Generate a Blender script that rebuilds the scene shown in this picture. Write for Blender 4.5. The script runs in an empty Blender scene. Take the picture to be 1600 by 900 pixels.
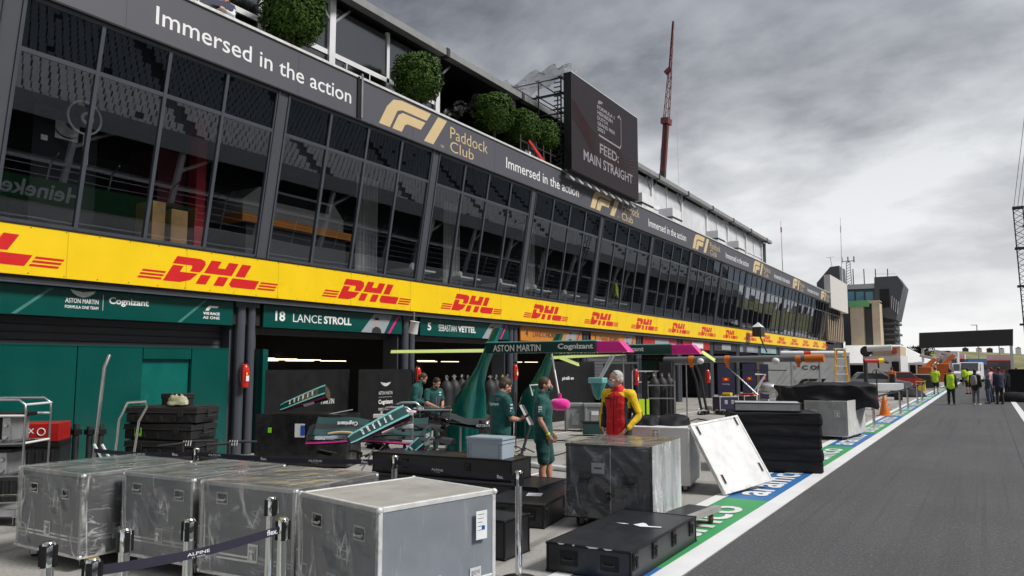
import bpy, bmesh, math, random
from mathutils import Vector, Matrix, noise, Euler
random.seed(7)
R = math.radians; PI = math.pi
S = bpy.context.scene; COL = S.collection
# ---------------------------------------------------------------- camera, sky, sun, exposure
EYE = Vector((0, 0, 2.0)); YAW = math.atan(.6144); PITCH = math.atan(.1); FPX = 1200.0
cd = bpy.data.cameras.new('camera'); cam = bpy.data.objects.new('camera', cd); COL.objects.link(cam)
cam.location = EYE; cam.rotation_euler = (PI/2 + PITCH, 0, YAW)
cd.sensor_width = 36; cd.lens = FPX/1600*36; cd.clip_start = .1; cd.clip_end = 3000
S.camera = cam
SUN_EL, SUN_AZ = R(46), R(78)          # azimuth measured from +Y towards +X
W = bpy.data.worlds.new('World'); S.world = W; W.use_nodes = True
def sky_world():
    nt = W.node_tree; N = nt.nodes; L = nt.links; N.clear()
    out = N.new('ShaderNodeOutputWorld'); bg = N.new('ShaderNodeBackground'); bg.inputs[1].default_value = .1
    L.new(bg.outputs[0], out.inputs[0])
    sky = N.new('ShaderNodeTexSky'); sky.sky_type = 'NISHITA'; sky.sun_disc = False
    sky.sun_elevation = SUN_EL; sky.sun_rotation = SUN_AZ
    tc = N.new('ShaderNodeTexCoord'); sp = N.new('ShaderNodeSeparateXYZ'); L.new(tc.outputs['Generated'], sp.inputs[0])
    def M(op, a, b=None, c=None):
        m = N.new('ShaderNodeMath'); m.operation = op
        for i, v in enumerate((a, b, c)):
            if v is None: continue
            if isinstance(v, (int, float)): m.inputs[i].default_value = v
            else: L.new(v, m.inputs[i])
        return m.outputs[0]
    z = M('MAXIMUM', sp.outputs[2], 0); zz = M('ADD', z, .34)
    cv = N.new('ShaderNodeCombineXYZ')
    L.new(M('DIVIDE', sp.outputs[0], zz), cv.inputs[0]); L.new(M('DIVIDE', sp.outputs[1], zz), cv.inputs[1])
    cv.inputs[2].default_value = 3.7
    def noi(scale, det, rough, dist, vec):
        n = N.new('ShaderNodeTexNoise'); n.inputs['Scale'].default_value = scale; n.inputs['Detail'].default_value = det
        n.inputs['Roughness'].default_value = rough; n.inputs['Distortion'].default_value = dist; L.new(vec, n.inputs['Vector']); return n.outputs[0]
    mp = N.new('ShaderNodeMapping'); L.new(cv.outputs[0], mp.inputs[0]); mp.inputs['Rotation'].default_value = (0, 0, R(25)); mp.inputs['Scale'].default_value = (1.25, 1.6, 1)
    n1 = noi(1.5, 8, .52, .15, mp.outputs[0]); n2 = noi(4.2, 7, .55, .2, mp.outputs[0])
    nn = M('ADD', M('MULTIPLY', n1, .72), M('MULTIPLY', n2, .28))
    dens = N.new('ShaderNodeMapRange'); dens.inputs[1].default_value = .41; dens.inputs[2].default_value = .60; L.new(nn, dens.inputs[0]); dens.clamp = True
    # cloud base gets darker with height above the horizon
    def ramp(pts, src):
        r = N.new('ShaderNodeValToRGB'); e = r.color_ramp.elements
        while len(e) > 1: e.remove(e[-1])
        for i, (p, c) in enumerate(pts):
            q = e[0] if i == 0 else e.new(p)
            q.position = p; q.color = (*c, 1)
        L.new(src, r.inputs[0]); return r.outputs[0]
    thin = ramp([(0, (.84, .84, .84)), (.08, (.82, .82, .83)), (.24, (.70, .71, .72)), (.38, (.44, .455, .48)), (.55, (.22, .235, .27)), (.72, (.36, .38, .42)), (1, (.8, .82, .85))], z)
    thick = ramp([(0, (.80, .80, .81)), (.08, (.60, .605, .615)), (.24, (.33, .337, .355)), (.38, (.15, .157, .177)), (.55, (.075, .082, .10)), (.72, (.22, .23, .26)), (1, (.55, .57, .6))], z)
    mx = N.new('ShaderNodeMix'); mx.data_type = 'RGBA'; L.new(dens.outputs[0], mx.inputs[0]); L.new(thin, mx.inputs[6]); L.new(thick, mx.inputs[7])
    sc = N.new('ShaderNodeVectorMath'); sc.operation = 'SCALE'; L.new(mx.outputs[2], sc.inputs[0]); sc.inputs['Scale'].default_value = 10*SKYGAIN
    m2 = N.new('ShaderNodeMix'); m2.data_type = 'RGBA'; m2.inputs[0].default_value = .94; L.new(sky.outputs[0], m2.inputs[6]); L.new(sc.outputs[0], m2.inputs[7])
    L.new(m2.outputs[2], bg.inputs[0])
SKYGAIN = .80
sky_world()
sl = bpy.data.lights.new('sun', 'SUN'); so = bpy.data.objects.new('sun', sl); COL.objects.link(so)
sl.energy = 2.5; sl.angle = R(14); sl.color = (1, .97, .93)
so.rotation_euler = Vector((math.sin(SUN_AZ)*math.cos(SUN_EL), math.cos(SUN_AZ)*math.cos(SUN_EL), math.sin(SUN_EL))).to_track_quat('Z', 'Y').to_euler()
S.view_settings.view_transform = 'Standard'; S.view_settings.look = 'None'; S.view_settings.gamma = 1; S.view_settings.use_curve_mapping = False
S.view_settings.exposure = .55
S.cycles.max_bounces = 7; S.cycles.transparent_max_bounces = 14; S.cycles.caustics_reflective = False; S.cycles.caustics_refractive = False
# ---------------------------------------------------------------- sight lines (used to read real positions off the survey)
CR = Vector((math.cos(YAW), math.sin(YAW), 0)); CF = Vector((-math.sin(YAW)*math.cos(PITCH), math.cos(YAW)*math.cos(PITCH), math.sin(PITCH))); CU = CR.cross(CF)
def ray(px, py): return CF + CR*((px-800)/FPX) + CU*((450-py)/FPX)
def G(px, py, z=0):
    d = ray(px, py); return EYE + d*((z-2.0)/d.z)
def PX(px, py, X):
    d = ray(px, py); return EYE + d*(X/d.x)
def PY(px, py, Y):
    d = ray(px, py); return EYE + d*(Y/d.y)
def DZ(px, Z, py=570):
    return EYE + ray(px, py)*Z
# ---------------------------------------------------------------- materials
MATS = {}
def mat(name, col, rough=.6, metal=0, var=.12, vs=3., bump=0., bs=40., rv=.1, spec=.5, coat=0, emit=None, alpha=1, sheen=0, dirt=None, trans=0):
    if name in MATS: return MATS[name]
    m = bpy.data.materials.new(name); m.use_nodes = True; nt = m.node_tree; N = nt.nodes; L = nt.links
    b = N['Principled BSDF']; b.inputs['Metallic'].default_value = metal; b.inputs['Specular IOR Level'].default_value = spec
    b.inputs['Coat Weight'].default_value = coat; b.inputs['Alpha'].default_value = alpha; b.inputs['Sheen Weight'].default_value = sheen
    b.inputs['Coat Roughness'].default_value = .08; b.inputs['Transmission Weight'].default_value = trans
    tc = N.new('ShaderNodeTexCoord'); n = N.new('ShaderNodeTexNoise'); n.inputs['Scale'].default_value = vs; n.inputs['Detail'].default_value = 6; n.inputs['Roughness'].default_value = .6
    L.new(tc.outputs['Object'], n.inputs['Vector'])
    mr = N.new('ShaderNodeMapRange'); mr.inputs[1].default_value = .3; mr.inputs[2].default_value = .7; mr.inputs[3].default_value = 1-var; mr.inputs[4].default_value = 1+var; L.new(n.outputs[0], mr.inputs[0])
    vm = N.new('ShaderNodeVectorMath'); vm.operation = 'SCALE'; vm.inputs[0].default_value = col; L.new(mr.outputs[0], vm.inputs['Scale'])
    csock = vm.outputs[0]
    if dirt:
        dc, ds, dlo, dhi = dirt
        n3 = N.new('ShaderNodeTexNoise'); n3.inputs['Scale'].default_value = ds; n3.inputs['Detail'].default_value = 8; n3.inputs['Roughness'].default_value = .65; L.new(tc.outputs['Object'], n3.inputs['Vector'])
        m3 = N.new('ShaderNodeMapRange'); m3.inputs[1].default_value = dlo; m3.inputs[2].default_value = dhi; L.new(n3.outputs[0], m3.inputs[0])
        mx = N.new('ShaderNodeMix'); mx.data_type = 'RGBA'; L.new(m3.outputs[0], mx.inputs[0]); L.new(csock, mx.inputs[6]); mx.inputs[7].default_value = (*dc, 1); csock = mx.outputs[2]
    L.new(csock, b.inputs['Base Color'])
    m2 = N.new('ShaderNodeMapRange'); m2.inputs[3].default_value = max(0, rough-rv); m2.inputs[4].default_value = min(1, rough+rv); L.new(n.outputs[0], m2.inputs[0]); L.new(m2.outputs[0], b.inputs['Roughness'])
    if bump:
        n2 = N.new('ShaderNodeTexNoise'); n2.inputs['Scale'].default_value = bs; n2.inputs['Detail'].default_value = 5; L.new(tc.outputs['Object'], n2.inputs['Vector'])
        bp = N.new('ShaderNodeBump'); bp.inputs['Strength'].default_value = bump; bp.inputs['Distance'].default_value = .01; L.new(n2.outputs[0], bp.inputs['Height']); L.new(bp.outputs[0], b.inputs['Normal'])
    if emit:
        b.inputs['Emission Color'].default_value = (*emit[0], 1); b.inputs['Emission Strength'].default_value = emit[1]
    MATS[name] = m; return m
def srgb(r, g, b):
    f = lambda c: ((c/255+.055)/1.055)**2.4 if c > 10 else c/255/12.92
    return (f(r), f(g), f(b))
# ---------------------------------------------------------------- mesh builder
class MB:
    def __init__(s): s.v = []; s.f = []; s.m = []; s.ms = []
    def mi(s, m):
        if m not in s.ms: s.ms.append(m)
        return s.ms.index(m)
    def add(s, vs, fs, m, T=None):
        o = len(s.v)
        s.v += [tuple(T @ Vector(v)) for v in vs] if T else [tuple(v) for v in vs]
        k = s.mi(m)
        for f in fs: s.f.append([i+o for i in f]); s.m.append(k)
        return s
    def box(s, x0, x1, y0, y1, z0, z1, m, T=None):
        v = [(x, y, z) for z in (z0, z1) for y in (y0, y1) for x in (x0, x1)]
        return s.add(v, [(0, 2, 3, 1), (4, 5, 7, 6), (0, 1, 5, 4), (2, 6, 7, 3), (0, 4, 6, 2), (1, 3, 7, 5)], m, T)
    def cbox(s, c, d, m, T=None):
        return s.box(c[0]-d[0]/2, c[0]+d[0]/2, c[1]-d[1]/2, c[1]+d[1]/2, c[2]-d[2]/2, c[2]+d[2]/2, m, T)
    def tube(s, pts, r, m, n=10, T=None, cap=True):
        pts = [Vector(p) for p in pts]; rr = r if isinstance(r, (list, tuple)) else [r]*len(pts)
        vs = []; fs = []; prev = None
        for i, p in enumerate(pts):
            d = (pts[min(i+1, len(pts)-1)] - pts[max(i-1, 0)])
            if d.length < 1e-9: d = Vector((0, 0, 1))
            d.normalize()
            a = prev if prev else (Vector((0, 0, 1)) if abs(d.z) < .9 else Vector((1, 0, 0)))
            u = (a - d*a.dot(d)).normalized(); w = d.cross(u); prev = u
            for k in range(n):
                t = 2*PI*k/n; vs.append(p + u*(rr[i]*math.cos(t)) + w*(rr[i]*math.sin(t)))
        for i in range(len(pts)-1):
            for k in range(n):
                fs.append((i*n+k, i*n+(k+1) % n, (i+1)*n+(k+1) % n, (i+1)*n+k))
        if cap:
            fs.append(tuple(range(n))[::-1]); fs.append(tuple(range((len(pts)-1)*n, len(pts)*n)))
        return s.add(vs, fs, m, T)
    def bar(s, p, q, w, h, m, T=None):
        p = Vector(p); q = Vector(q); d = (q-p).normalized()
        a = Vector((0, 0, 1)) if abs(d.z) < .95 else Vector((1, 0, 0))
        u = d.cross(a).normalized()*(w/2); v = u.cross(d).normalized()*(h/2)
        vs = [e + x*u + y*v for e in (p, q) for x, y in ((-1, -1), (1, -1), (1, 1), (-1, 1))]
        return s.add(vs, [(0, 1, 2, 3), (7, 6, 5, 4), (0, 4, 5, 1), (1, 5, 6, 2), (2, 6, 7, 3), (3, 7, 4, 0)], m, T)
    def lathe(s, prof, m, n=20, T=None):   # prof (r, z)
        vs = []; fs = []
        for r, z in prof:
            for k in range(n): vs.append((r*math.cos(2*PI*k/n), r*math.sin(2*PI*k/n), z))
        for i in range(len(prof)-1):
            for k in range(n): fs.append((i*n+k, i*n+(k+1) % n, (i+1)*n+(k+1) % n, (i+1)*n+k))
        if prof[0][0] > 1e-4: fs.append(tuple(range(n))[::-1])
        if prof[-1][0] > 1e-4: fs.append(tuple(range((len(prof)-1)*n, len(prof)*n)))
        return s.add(vs, fs, m, T)
    def prism(s, poly, h, m, T=None, z0=0):     # polygon in xy, extruded z0..z0+h
        n = len(poly); vs = [(x, y, z0) for x, y in poly] + [(x, y, z0+h) for x, y in poly]
        ar = sum(poly[i][0]*poly[(i+1) % n][1]-poly[(i+1) % n][0]*poly[i][1] for i in range(n))
        fs = [tuple(range(n))[::-1], tuple(range(n, 2*n))] + [(i, (i+1) % n, n+(i+1) % n, n+i) for i in range(n)]
        if ar < 0: fs = [f[::-1] for f in fs]
        return s.add(vs, fs, m, T)
    def quad(s, a, b, c, d, m): return s.add([a, b, c, d], [(0, 1, 2, 3)], m)
    def grid(s, fn, nu, nv, m, T=None, closed=False):
        vs = [fn(i/nu, j/nv) for j in range(nv+1) for i in range(nu+1)]
        fs = [(j*(nu+1)+i, j*(nu+1)+i+1, (j+1)*(nu+1)+i+1, (j+1)*(nu+1)+i) for j in range(nv) for i in range(nu)]
        return s.add(vs, fs, m, T)
    def ell(s, c, r, m, n=14, k=9, T=None):
        vs = []; fs = []
        for j in range(k+1):
            a = -PI/2 + PI*j/k
            for i in range(n): vs.append((c[0]+r[0]*math.cos(a)*math.cos(2*PI*i/n), c[1]+r[1]*math.cos(a)*math.sin(2*PI*i/n), c[2]+r[2]*math.sin(a)))
        for j in range(k):
            for i in range(n): fs.append((j*n+i, j*n+(i+1) % n, (j+1)*n+(i+1) % n, (j+1)*n+i))
        return s.add(vs, fs, m, T)
    def build(s, name, parent=None, world=False, smooth=None, bevel=0, bseg=2, label=None):
        vs = s.v
        if world and parent is not None:
            r = parent
            while r.parent: r = r.parent
            Mi = ROOTM.get(r.name, Matrix()).inverted(); vs = [tuple(Mi @ Vector(v)) for v in s.v]
        me = bpy.data.meshes.new(name); me.from_pydata(vs, [], s.f)
        for m in s.ms: me.materials.append(m)
        me.polygons.foreach_set('material_index', s.m); me.update()
        if smooth is not None:
            me.polygons.foreach_set('use_smooth', [True]*len(me.polygons))
            if smooth < 180: me.set_sharp_from_angle(angle=R(smooth))
        o = bpy.data.objects.new(name, me); COL.objects.link(o)
        if parent is not None: o.parent = parent
        if bevel:
            b = o.modifiers.new('bevel', 'BEVEL'); b.width = bevel; b.segments = bseg; b.limit_method = 'ANGLE'; b.angle_limit = R(40)
        if label: o['label'] = label
        return o
ROOTM = {}
def tag(o, label=None, cat=None, group=None, kind=None):
    if label: o['label'] = label
    if cat: o['category'] = cat
    if group: o['group'] = group
    if kind: o['kind'] = kind
    return o
def thing(name, label, cat, loc=(0, 0, 0), rz=0, group=None, rot=None):
    o = bpy.data.objects.new(name, None); COL.objects.link(o); o.empty_display_size = .2
    e = Euler(rot) if rot else Euler((0, 0, rz))
    o.location = loc; o.rotation_euler = e
    ROOTM[o.name] = Matrix.Translation(Vector(loc)) @ e.to_matrix().to_4x4()
    return tag(o, label, cat, group)
def dup(o, parent=None):
    c = o.copy(); COL.objects.link(c)
    if parent: c.parent = parent; c.matrix_parent_inverse = o.matrix_parent_inverse.copy()
    for ch in list(o.children): dup(ch, c)
    return c
def dupt(root, label, loc, rz=0, group=None, scale=None):
    c = dup(root); c.location = loc; c.rotation_euler = (0, 0, rz)
    if scale: c.scale = scale
    c['label'] = label
    if group: c['group'] = group
    return c
def basis(o, x, y, z=None):
    x = Vector(x).normalized(); y = Vector(y).normalized(); z = Vector(z) if z else x.cross(y)
    m = Matrix((x, y, z)).transposed().to_4x4(); m.translation = Vector(o); return m
FX = lambda x, y, z: basis((x, y, z), (0, 1, 0), (0, 0, 1))       # lettering facing +X
FY = lambda x, y, z: basis((x, y, z), (1, 0, 0), (0, 0, 1))       # lettering facing -Y
TXT = {}
TS = bpy.data.scenes.new('workshop')        # scratch scene for evaluating modifiers and lettering
def bake(o):
    TS.collection.objects.link(o)
    with bpy.context.temp_override(scene=TS, view_layer=TS.view_layers[0]):
        dg = bpy.context.evaluated_depsgraph_get(); dg.update(); return bpy.data.meshes.new_from_object(o.evaluated_get(dg), depsgraph=dg)
def text_geo(s, bold=0.0, space=1.0):
    k = (s, bold, space)
    if k not in TXT:
        c = bpy.data.curves.new('t', 'FONT'); c.body = s; c.size = 1; c.offset = bold; c.space_character = space; c.resolution_u = 3
        o = bpy.data.objects.new('t', c); me = bake(o)
        vs = [(v.co.x, v.co.y) for v in me.vertices]; fs = [tuple(p.vertices) for p in me.polygons]
        bpy.data.objects.remove(o); bpy.data.curves.remove(c); bpy.data.meshes.remove(me)
        x0 = min(v[0] for v in vs); x1 = max(v[0] for v in vs); y0 = min(v[1] for v in vs); y1 = max(v[1] for v in vs)
        TXT[k] = ([(x-x0, y-y0) for x, y in vs], fs, x1-x0, y1-y0)
    return TXT[k]
def text(mb, s, T, m, h=None, w=None, shear=0, bold=0.0, lift=.004, center=False, flip=False, space=1.0):
    vs, fs, tw, th = text_geo(s, bold, space)
    sy = (h/th) if h else w/tw; sx = (w/tw) if w else sy
    ox = -tw*sx/2 if center else 0
    pts = [((x*sx+ox+shear*y*sy)*(-1 if flip else 1), y*sy, lift) for x, y in vs]
    return mb.add(pts, [f[::-1] for f in fs] if flip else fs, m, T)
def poly(mb, pts, T, m, sx=1, sy=1, shear=0, lift=.004):
    n = len(pts); ar = sum(pts[i][0]*pts[(i+1) % n][1]-pts[(i+1) % n][0]*pts[i][1] for i in range(n))
    ps = pts if ar > 0 else pts[::-1]
    return mb.add([(x*sx+shear*y*sy, y*sy, lift) for x, y in ps], [tuple(range(n))], m, T)
# ---------------------------------------------------------------- palette
FRAME = mat('anthracite_frame', srgb(74, 78, 86), .38, var=.06, bump=.02)
FRAME2 = mat('anthracite_panel', srgb(78, 80, 87), .5, var=.05, vs=.8)
FASC = mat('grey_fascia', srgb(82, 82, 90), .55, var=.05, vs=.6)
WHITE = mat('white_vinyl', (.82, .82, .82), .5, var=.03)
WPAINT = mat('white_paint_steel', (.74, .75, .76), .45, var=.06)
YEL = mat('yellow_vinyl', (.93, .62, .0), .42, var=.05, vs=1.2, bump=.9, bs=1.3, dirt=((.55, .38, .02), 1.5, .6, .9))
REDV = mat('red_vinyl', (.66, .012, .014), .42, var=.05)
GOLD = mat('gold_vinyl', (.66, .50, .27), .5, var=.04)
GREEN = mat('racing_green_board', (.0, .072, .060), .24, var=.12, vs=.8, coat=.4)
GREEND = mat('dark_green_gloss', (.0, .045, .042), .2, var=.15, vs=1.5, coat=.7)
TEAL = mat('teal_gloss', (.02, .22, .20), .22, var=.1, coat=.6)
TEALL = mat('pale_teal_gloss', (.18, .50, .48), .3, var=.1, coat=.4)
MAG = mat('magenta_gloss', (.80, .01, .30), .3, var=.06, coat=.3)
ORAN = mat('orange_board', (.62, .22, .03), .4, var=.06)
BLACK = mat('black_paint', (.010, .010, .011), .5, var=.3, bump=.04, spec=.3)
BLK2 = mat('black_laminate', (.020, .021, .024), .36, var=.25, vs=5, bump=.05, dirt=((.11, .11, .11), 7, .62, .8))
RUB = mat('black_rubber', (.02, .02, .02), .75, var=.2)
CARB = mat('carbon_fibre', (.014, .014, .016), .25, var=.3, vs=30, coat=.5)
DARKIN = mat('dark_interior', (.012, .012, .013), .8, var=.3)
DGREY = mat('dark_grey_panel', srgb(52, 52, 56), .6, var=.1)
CHROME = mat('chrome', (.75, .75, .74), .12, metal=1, var=.04, rv=.05)
STEEL = mat('brushed_steel', (.50, .50, .50), .34, metal=1, var=.12)
ALU = mat('aluminium_edge', (.76, .76, .74), .38, metal=.3, var=.14, vs=9, dirt=((.34, .32, .29), 6, .58, .8))
ALUD = mat('dull_aluminium', (.45, .46, .47), .5, metal=.6, var=.15, vs=6)
SCAF = mat('dark_scaffold', (.045, .045, .05), .5, metal=.4, var=.2)
RED = mat('red_enamel', (.62, .02, .015), .3, var=.08, coat=.3)
ORG = mat('safety_orange', (.72, .19, .02), .45, var=.08)
HIVY = mat('hi_vis_yellow', (.62, .92, .02), .6, var=.06)
LGREEN = mat('lime_sticker', (.25, .78, .02), .5, var=.03)
BLUEB = mat('blue_sticker', (.01, .08, .45), .5, var=.03)
PAPER = mat('paper', (.78, .79, .80), .7, var=.05, vs=12)
SHUT = mat('shutter_slats', srgb(88, 88, 94), .5, var=.08, vs=2)
CLOTH = mat('black_cloth', (.009, .009, .012), .7, var=.35, vs=6, bump=.15, bs=14, sheen=.02, rv=.05, spec=.3)
NAVY = mat('navy_board', (.030, .030, .075), .45, var=.08)
BEIGE = mat('beige_cladding', (.62, .50, .36), .6, var=.08, vs=1.5)
CONCF = mat('pale_render', (.62, .60, .57), .75, var=.07)
TARP = mat('white_tarpaulin', (.82, .82, .80), .5, var=.05)
BARK = mat('bark', (.10, .075, .05), .85, var=.3, bump=.5, bs=20)
CREAM = mat('lamp_tube', (1, .93, .78), .4, emit=((1, .86, .62), 1.5))
LEDM = mat('led_tube', (.6, .7, .2), .4, emit=((.78, .9, .35), .35))
SKIN = mat('skin', (.52, .27, .18), .5, var=.12, vs=9, rv=.06)
SKIN2 = mat('pink_skin', (.58, .32, .24), .5, var=.12, vs=9, rv=.06)
HAIRB = mat('brown_hair', (.055, .032, .018), .6, var=.4, vs=30, bump=.5, bs=120)
HAIRW = mat('grey_hair', (.50, .48, .45), .6, var=.25, vs=30, bump=.5, bs=120)
def clothm(n, c, **k): return mat(n, c, .8, var=.1, vs=5, bump=.25, bs=10, sheen=.15, rv=.04, **k)
TEAM = clothm('team_green_cloth', (.0, .075, .068)); TEAMD = clothm('team_dark_green_cloth', (.0, .05, .045))
CRED = clothm('red_softshell', (.72, .012, .018)); CYEL = clothm('yellow_softshell', (.80, .50, .0)); CBLK = clothm('black_garment', (.014, .014, .016))
CNAVY = clothm('navy_garment', (.02, .027, .06)); CGREY = clothm('grey_garment', (.15, .15, .16)); CWHT = clothm('white_garment', (.7, .7, .72)); CPINK = clothm('pink_shirt', (.72, .42, .46))
CDEN = clothm('denim', (.08, .13, .24)); CORG = clothm('orange_shirt', (.75, .2, .02)); CHV = mat('hi_vis_cloth', (.55, .85, .02), .7, var=.08, emit=None)

def node_mat(name):
    m = bpy.data.materials.new(name); m.use_nodes = True; nt = m.node_tree; return m, nt.nodes, nt.links, nt.nodes['Principled BSDF']
def nz(N, L, vec, scale, det=5, rough=.55, dist=0):
    n = N.new('ShaderNodeTexNoise'); n.inputs['Scale'].default_value = scale; n.inputs['Detail'].default_value = det; n.inputs['Roughness'].default_value = rough; n.inputs['Distortion'].default_value = dist
    L.new(vec, n.inputs['Vector']); return n.outputs[0]
def rng(N, L, s, a, b, c=0., d=1.):
    m = N.new('ShaderNodeMapRange'); m.inputs[1].default_value = a; m.inputs[2].default_value = b; m.inputs[3].default_value = c; m.inputs[4].default_value = d; L.new(s, m.inputs[0]); return m.outputs[0]
def mixc(N, L, f, a, b):
    m = N.new('ShaderNodeMix'); m.data_type = 'RGBA'
    for s, i in ((f, 0), (a, 6), (b, 7)):
        if isinstance(s, (int, float)): m.inputs[i].default_value = s
        elif isinstance(s, tuple): m.inputs[i].default_value = (*s, 1)
        else: L.new(s, m.inputs[i])
    return m.outputs[2]
def mth(N, L, op, a, b):
    m = N.new('ShaderNodeMath'); m.operation = op
    for i, v in ((0, a), (1, b)):
        if isinstance(v, (int, float)): m.inputs[i].default_value = v
        else: L.new(v, m.inputs[i])
    return m.outputs[0]
def stretch(N, L, tc, sc, rot=(0, 0, 0)):
    mp = N.new('ShaderNodeMapping'); L.new(tc.outputs['Object'], mp.inputs[0]); mp.inputs['Scale'].default_value = sc; mp.inputs['Rotation'].default_value = rot; return mp.outputs[0]
def asphalt():
    m, N, L, b = node_mat('lane_asphalt'); tc = N.new('ShaderNodeTexCoord'); V = tc.outputs['Object']
    big = nz(N, L, V, .35, 4); fine = nz(N, L, V, 32, 4, .8); lane = nz(N, L, stretch(N, L, tc, (2.2, .06, 1)), 1.0, 4)
    c = mixc(N, L, rng(N, L, big, .3, .7), (.068, .068, .071), (.092, .092, .095))
    c = mixc(N, L, rng(N, L, lane, .48, .72, 0, .6), c, (.045, .045, .047))
    c = mixc(N, L, rng(N, L, fine, .54, .72, 0, .9), c, (.30, .30, .30))
    c = mixc(N, L, rng(N, L, fine, .46, .28, 0, .8), c, (.018, .018, .019))
    tyre = nz(N, L, stretch(N, L, tc, (7, .05, 1)), 1.0, 3); c = mixc(N, L, mth(N, L, 'MULTIPLY', rng(N, L, tyre, .56, .68, 0, .55), rng(N, L, nz(N, L, V, .12, 2), .4, .6)), c, (.022, .022, .024))
    sx_ = N.new('ShaderNodeSeparateXYZ'); L.new(V, sx_.inputs[0]); seam = mth(N, L, 'LESS_THAN', mth(N, L, 'ABSOLUTE', mth(N, L, 'ADD', mth(N, L, 'SUBTRACT', sx_.outputs[0], .55), mth(N, L, 'MULTIPLY', nz(N, L, V, .8, 4), .05)), 0), .012); c = mixc(N, L, mth(N, L, 'MULTIPLY', seam, .7), c, (.02, .02, .022))
    mid = nz(N, L, V, 9, 4, .65); c = mixc(N, L, rng(N, L, mid, .35, .65, 0, .35), c, (.05, .05, .052))
    sm = nz(N, L, stretch(N, L, tc, (.7, 2.2, 1)), 1.9, 7, .7); c = mixc(N, L, rng(N, L, sm, .63, .72, 0, .35), c, (.30, .30, .30))
    L.new(c, b.inputs['Base Color']); b.inputs['Roughness'].default_value = .82
    bp = N.new('ShaderNodeBump'); bp.inputs['Strength'].default_value = .6; bp.inputs['Distance'].default_value = .006; L.new(nz(N, L, V, 90, 4, .7), bp.inputs['Height']); L.new(bp.outputs[0], b.inputs['Normal']); return m
def apron():
    m, N, L, b = node_mat('apron_concrete'); tc = N.new('ShaderNodeTexCoord'); V = tc.outputs['Object']
    c = mixc(N, L, rng(N, L, nz(N, L, V, .5, 6), .3, .7), (.30, .285, .265), (.40, .385, .36))
    c = mixc(N, L, rng(N, L, nz(N, L, V, 34, 4, .75), .50, .70, 0, .8), c, (.13, .12, .11))
    c = mixc(N, L, rng(N, L, nz(N, L, V, 60, 3, .7), .62, .72, 0, .6), c, (.62, .6, .57))
    w = N.new('ShaderNodeTexWave'); w.wave_type = 'BANDS'; w.bands_direction = 'X'; w.inputs['Scale'].default_value = .34; w.inputs['Distortion'].default_value = 5.5; w.inputs['Detail'].default_value = 3; w.inputs['Detail Scale'].default_value = .35
    L.new(stretch(N, L, tc, (1, .42, 1), (0, 0, R(-18))), w.inputs['Vector'])
    tm = mth(N, L, 'MULTIPLY', rng(N, L, w.outputs['Fac'], .93, .99), rng(N, L, nz(N, L, V, .45, 3), .42, .6))
    c = mixc(N, L, mth(N, L, 'MULTIPLY', tm, .6), c, (.07, .07, .07))
    c = mixc(N, L, rng(N, L, nz(N, L, V, 1.3, 5, .6), .56, .72, 0, .7), c, (.14, .13, .12))
    L.new(c, b.inputs['Base Color']); b.inputs['Roughness'].default_value = .85
    bp = N.new('ShaderNodeBump'); bp.inputs['Strength'].default_value = .5; bp.inputs['Distance'].default_value = .006; L.new(nz(N, L, V, 55, 4, .7), bp.inputs['Height']); L.new(bp.outputs[0], b.inputs['Normal']); return m
def paintm(name, col, wear=.62):
    m, N, L, b = node_mat(name); tc = N.new('ShaderNodeTexCoord'); V = tc.outputs['Object']
    c = mixc(N, L, rng(N, L, nz(N, L, V, 1.2, 5), .3, .7, 0, .6), col, tuple(k*.8 for k in col))
    c = mixc(N, L, rng(N, L, nz(N, L, V, 30, 5, .75), wear, wear+.1, 0, .75), c, (.16, .155, .15)); L.new(c, b.inputs['Base Color']); b.inputs['Roughness'].default_value = .6
    bp = N.new('ShaderNodeBump'); bp.inputs['Strength'].default_value = .3; bp.inputs['Distance'].default_value = .004; L.new(nz(N, L, V, 60, 4, .7), bp.inputs['Height']); L.new(bp.outputs[0], b.inputs['Normal']); return m
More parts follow.
